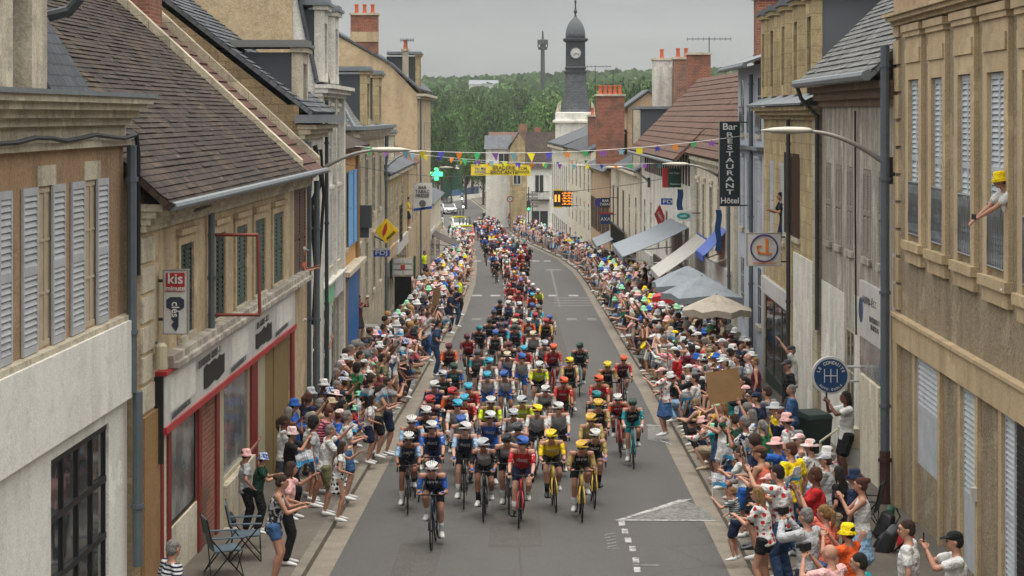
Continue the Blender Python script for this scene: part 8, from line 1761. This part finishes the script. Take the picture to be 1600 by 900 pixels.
def finish_cm(cm, name):
    me = bpy.data.meshes.new(name); me.from_pydata(cm.m.v, [], cm.m.f); me.materials.append(M['crowd_paint']); ca = me.color_attributes.new('col', 'FLOAT_COLOR', 'CORNER'); buf = []
    for p_, c in zip(me.polygons, cm.c): buf += [c[0], c[1], c[2], 1.0] * p_.loop_total
    ca.data.foreach_set('color', buf); o = bpy.data.objects.new(name, me); C.objects.link(o); return tag(o, kind='stuff')
cm = CM()
for k in far_crowd: far_person(cm, k)
# people standing at the far bend
for i in range(46):
    Y = R.uniform(232, 330); side = R.random(); k0 = kerbs(Y); x = k0[1] + R.uniform(.2, 2.4) if side < .7 else k0[0] - R.uniform(.2, 2)
    k = rnd_person(i, x, Y, 'R', 2); far_person(cm, k)
finish_cm(cm, 'distant_crowd')
FRP = CYP[7]['p']; cm = CM()
fr = [(791, 385, 'maroon', 'red'), (797, 379, 'orange', 'navy'), (796, 373, 'white', 'white'), (803, 383, 'teal', 'navy'), (813, 385, 'white', 'light grey'), (819, 377, 'teal', 'maroon'), (827, 386, 'grey', 'dark grey'), (819, 386, 'red', 'red'), (756, 354, 'red', 'navy'), (761, 352, 'red', 'red'), (751, 349, 'white', 'navy'), (742, 346, 'white', 'black'), (768, 366, 'gold', 'yellow'),
      (773, 355, 'white', 'white'), (779, 357, 'white', 'cyan'), (781, 367, 'pink', 'maroon'), (788, 365, 'orange', 'pink'), (760, 366, 'black', 'navy'), (752, 360, 'white', 'grey'), (813, 394, 'gold', 'red'), (756, 331, 'white', 'dark grey'), (764, 338, 'dark grey', 'navy'), (773, 346, 'white', 'light grey'), (766, 346, 'black', 'black'), (784, 374, 'white', 'navy'), (775, 381, 'dark grey', 'navy'), (786, 379, 'pale pink', 'pink'), (808, 375, 'cream', 'grey'), (801, 368, 'white', 'light grey'), (795, 394, 'white', 'navy'), (786, 394, 'maroon', 'pink'), (803, 393, 'navy', 'blue'), (823, 395, 'maroon', 'maroon'), (809, 368, 'red', 'light grey'), (765, 374, 'white', 'black'), (749, 340, 'silver', 'black'), (771, 338, 'white', 'red'), (760, 343, 'white', 'blue'), (779, 349, 'teal', 'grey')]
kits = ['white', 'navy', 'navy', 'light grey', 'teal', 'maroon', 'blue', 'black', 'black', 'orange', 'dark grey', 'pale pink', 'yellow', 'blue', 'grey', 'navy']
for i in range(75):
    py = R.uniform(338, 402); q = (py - 338) / 64; fr.append((752 + 22 * q + R.uniform(-12 + 2 * q, 22 + 30 * q), py, R.choice(['white', 'black', 'red', 'dark grey', 'blue', 'white', 'silver']), R.choice(kits)))
for a in fr: far_rider(cm, *a)
finish_cm(cm, 'distant_riders')

# ------------------------------------------------------------------ team cars and motorbikes behind the race
def car(x, Y, rz, body, top, label):
    t = thing('team_car', label, 'car', (x, Y, gz(Y) + .01), 'team cars following the race'); t.rotation_euler = (0, 0, rz); L = lambda m, n, mt, par=t: place(m.mesh(n, mt), n, par)
    m = MB(); side = [(-2.2, .35), (-2.2, .62), (-2.05, .8), (-1.1, .95), (-.5, 1.4), (1.5, 1.45), (2.05, 1.05), (2.2, .95), (2.2, .35)]
    m.prism([(-.88, y, z) for y, z in side], (0, 0, 0), (1.76, 0, 0)); L(m, 'body', body)
    m = MB(); m.prism([(-.76, -1.13, .97), (.76, -1.13, .97), (.68, -.56, 1.375), (-.68, -.56, 1.375)], (0, -.02, .02), (0, 0, .0)); L(m, 'windscreen', 'glass')
    for s in (-1, 1):
        m = MB(); m.prism([(s * .885, -.95, .98), (s * .885, -.45, 1.33), (s * .885, 1.4, 1.36), (s * .885, 1.85, 1.05)], (0, 0, 0), (s * .005, 0, 0)); L(m, 'side_window', 'glass')
        m = MB(); m.box(s * .55 - .16, s * .55 + .16, -2.21, -2.19, .62, .76); L(m, 'headlight', 'sign_white')
        for y in (-1.4, 1.4): m = MB(); m.lathe([(.33, -.1), (.33, .1)], n=18); m.v = [(s * .82 + c, y + a, .33 + b) for a, b, c in m.v]; w_ = L(m, 'wheel', 'tyre')
    m = MB(); m.box(-.5, .5, -2.215, -2.2, .42, .58); L(m, 'grille', 'black_paint'); m = MB(); m.box(-.7, .7, -.4, 1.3, 1.5, 1.54); m.box(-.8, .8, -.5, -.42, 1.48, 1.66) if top else None; L(m, 'roof_rack', 'bus_yellow' if top else 'black_metal')
    for i in range(4):
        b = bpy.data.objects.new('bicycle', None); C.objects.link(b); M4 = Matrix.Translation((x, Y, gz(Y))) @ Matrix.Rotation(rz, 4, 'Z'); b.location = M4 @ Vector((-.55 + i * .37, .4, 1.53)); b.rotation_euler = (0, 0, rz)
        place_(BP['frame'], 'frame', b, '222222'); place_(BP['fork'], 'fork', b, '222222'); place_(BP['handlebar'], 'handlebar', b, '111111')
        for wy in (-.58, .41): wh = place_(BP['rim'], 'wheel', b, '111111'); wh.location = (0, wy, .34); place_(BP['tyre'], 'tyre', wh, '111111')
        tag(b, '%s spare bicycle from the left on the %s' % (('first', 'second', 'third', 'fourth')[i], label), 'bicycle', 'spare bicycles on team cars')
car(px_x(717, 245), 245, .15, 'car_white', True, 'white team car with yellow roof board'); car(px_x(728, 222) - .1, 222, .1, 'car_red', True, 'red team car with yellow roof board'); car(px_x(700, 285), 285, .2, 'car_white', False, 'white team car farthest up the street')
def moto(x, Y, label):
    t = thing('motorbike', label, 'motorbike', (x, Y, gz(Y)), 'police motorbikes ahead of the cars'); L = lambda m, n, mt: place(m.mesh(n, mt), n, t)
    for y in (-.72, .72): m = MB(); m.ring((0, y, .32), .25, .07, 'x', 18, 6); L(m, 'wheel', 'tyre')
    m = MB(); m.hexa([(-.18, -.5, .35), (.18, -.5, .35), (.18, .5, .4), (-.18, .5, .4), (-.2, -.6, .95), (.2, -.6, .95), (.14, .7, .82), (-.14, .7, .82)]); L(m, 'body', 'car_white'); m = MB(); m.prism([(-.25, -.66, .9), (.25, -.66, .9), (.18, -.5, 1.35), (-.18, -.5, 1.35)], (0, 0, 0), (0, .03, 0)); L(m, 'windscreen', 'glass'); m = MB(); m.tube([(-.38, -.4, 1.05), (.38, -.4, 1.05)], .03); L(m, 'handlebar', 'black_metal')
    m = MB(); m.lathe([(.12, 0), (.1, .05)], n=12); m.v = [(a, -.68 - c, .8 + b) for a, b, c in m.v]; L(m, 'headlight', 'lamp_white')
    person(x, Y + .25, 0, pose='sit', top='navy', tk='long', bot='navy', bk='trousers', hair='short', hat='bucket', hatc='white', z=gz(Y) + .3, near=False, place='on the ' + ('nearer' if 'nearer' in label else 'farther') + ' motorbike'); PEOPLE[-1]['d'][0] = 'navy jacket'; PEOPLE[-1]['d'][1] = 'white helmet'; PEOPLE[-1]['cat'] = 'cyclist' if False else 'spectator'
moto(px_x(724, 290), 290, 'nearer white motorbike behind the bunch'); moto(px_x(722, 318), 318, 'farther white motorbike at the bend')
make_texts()
finish_labels()
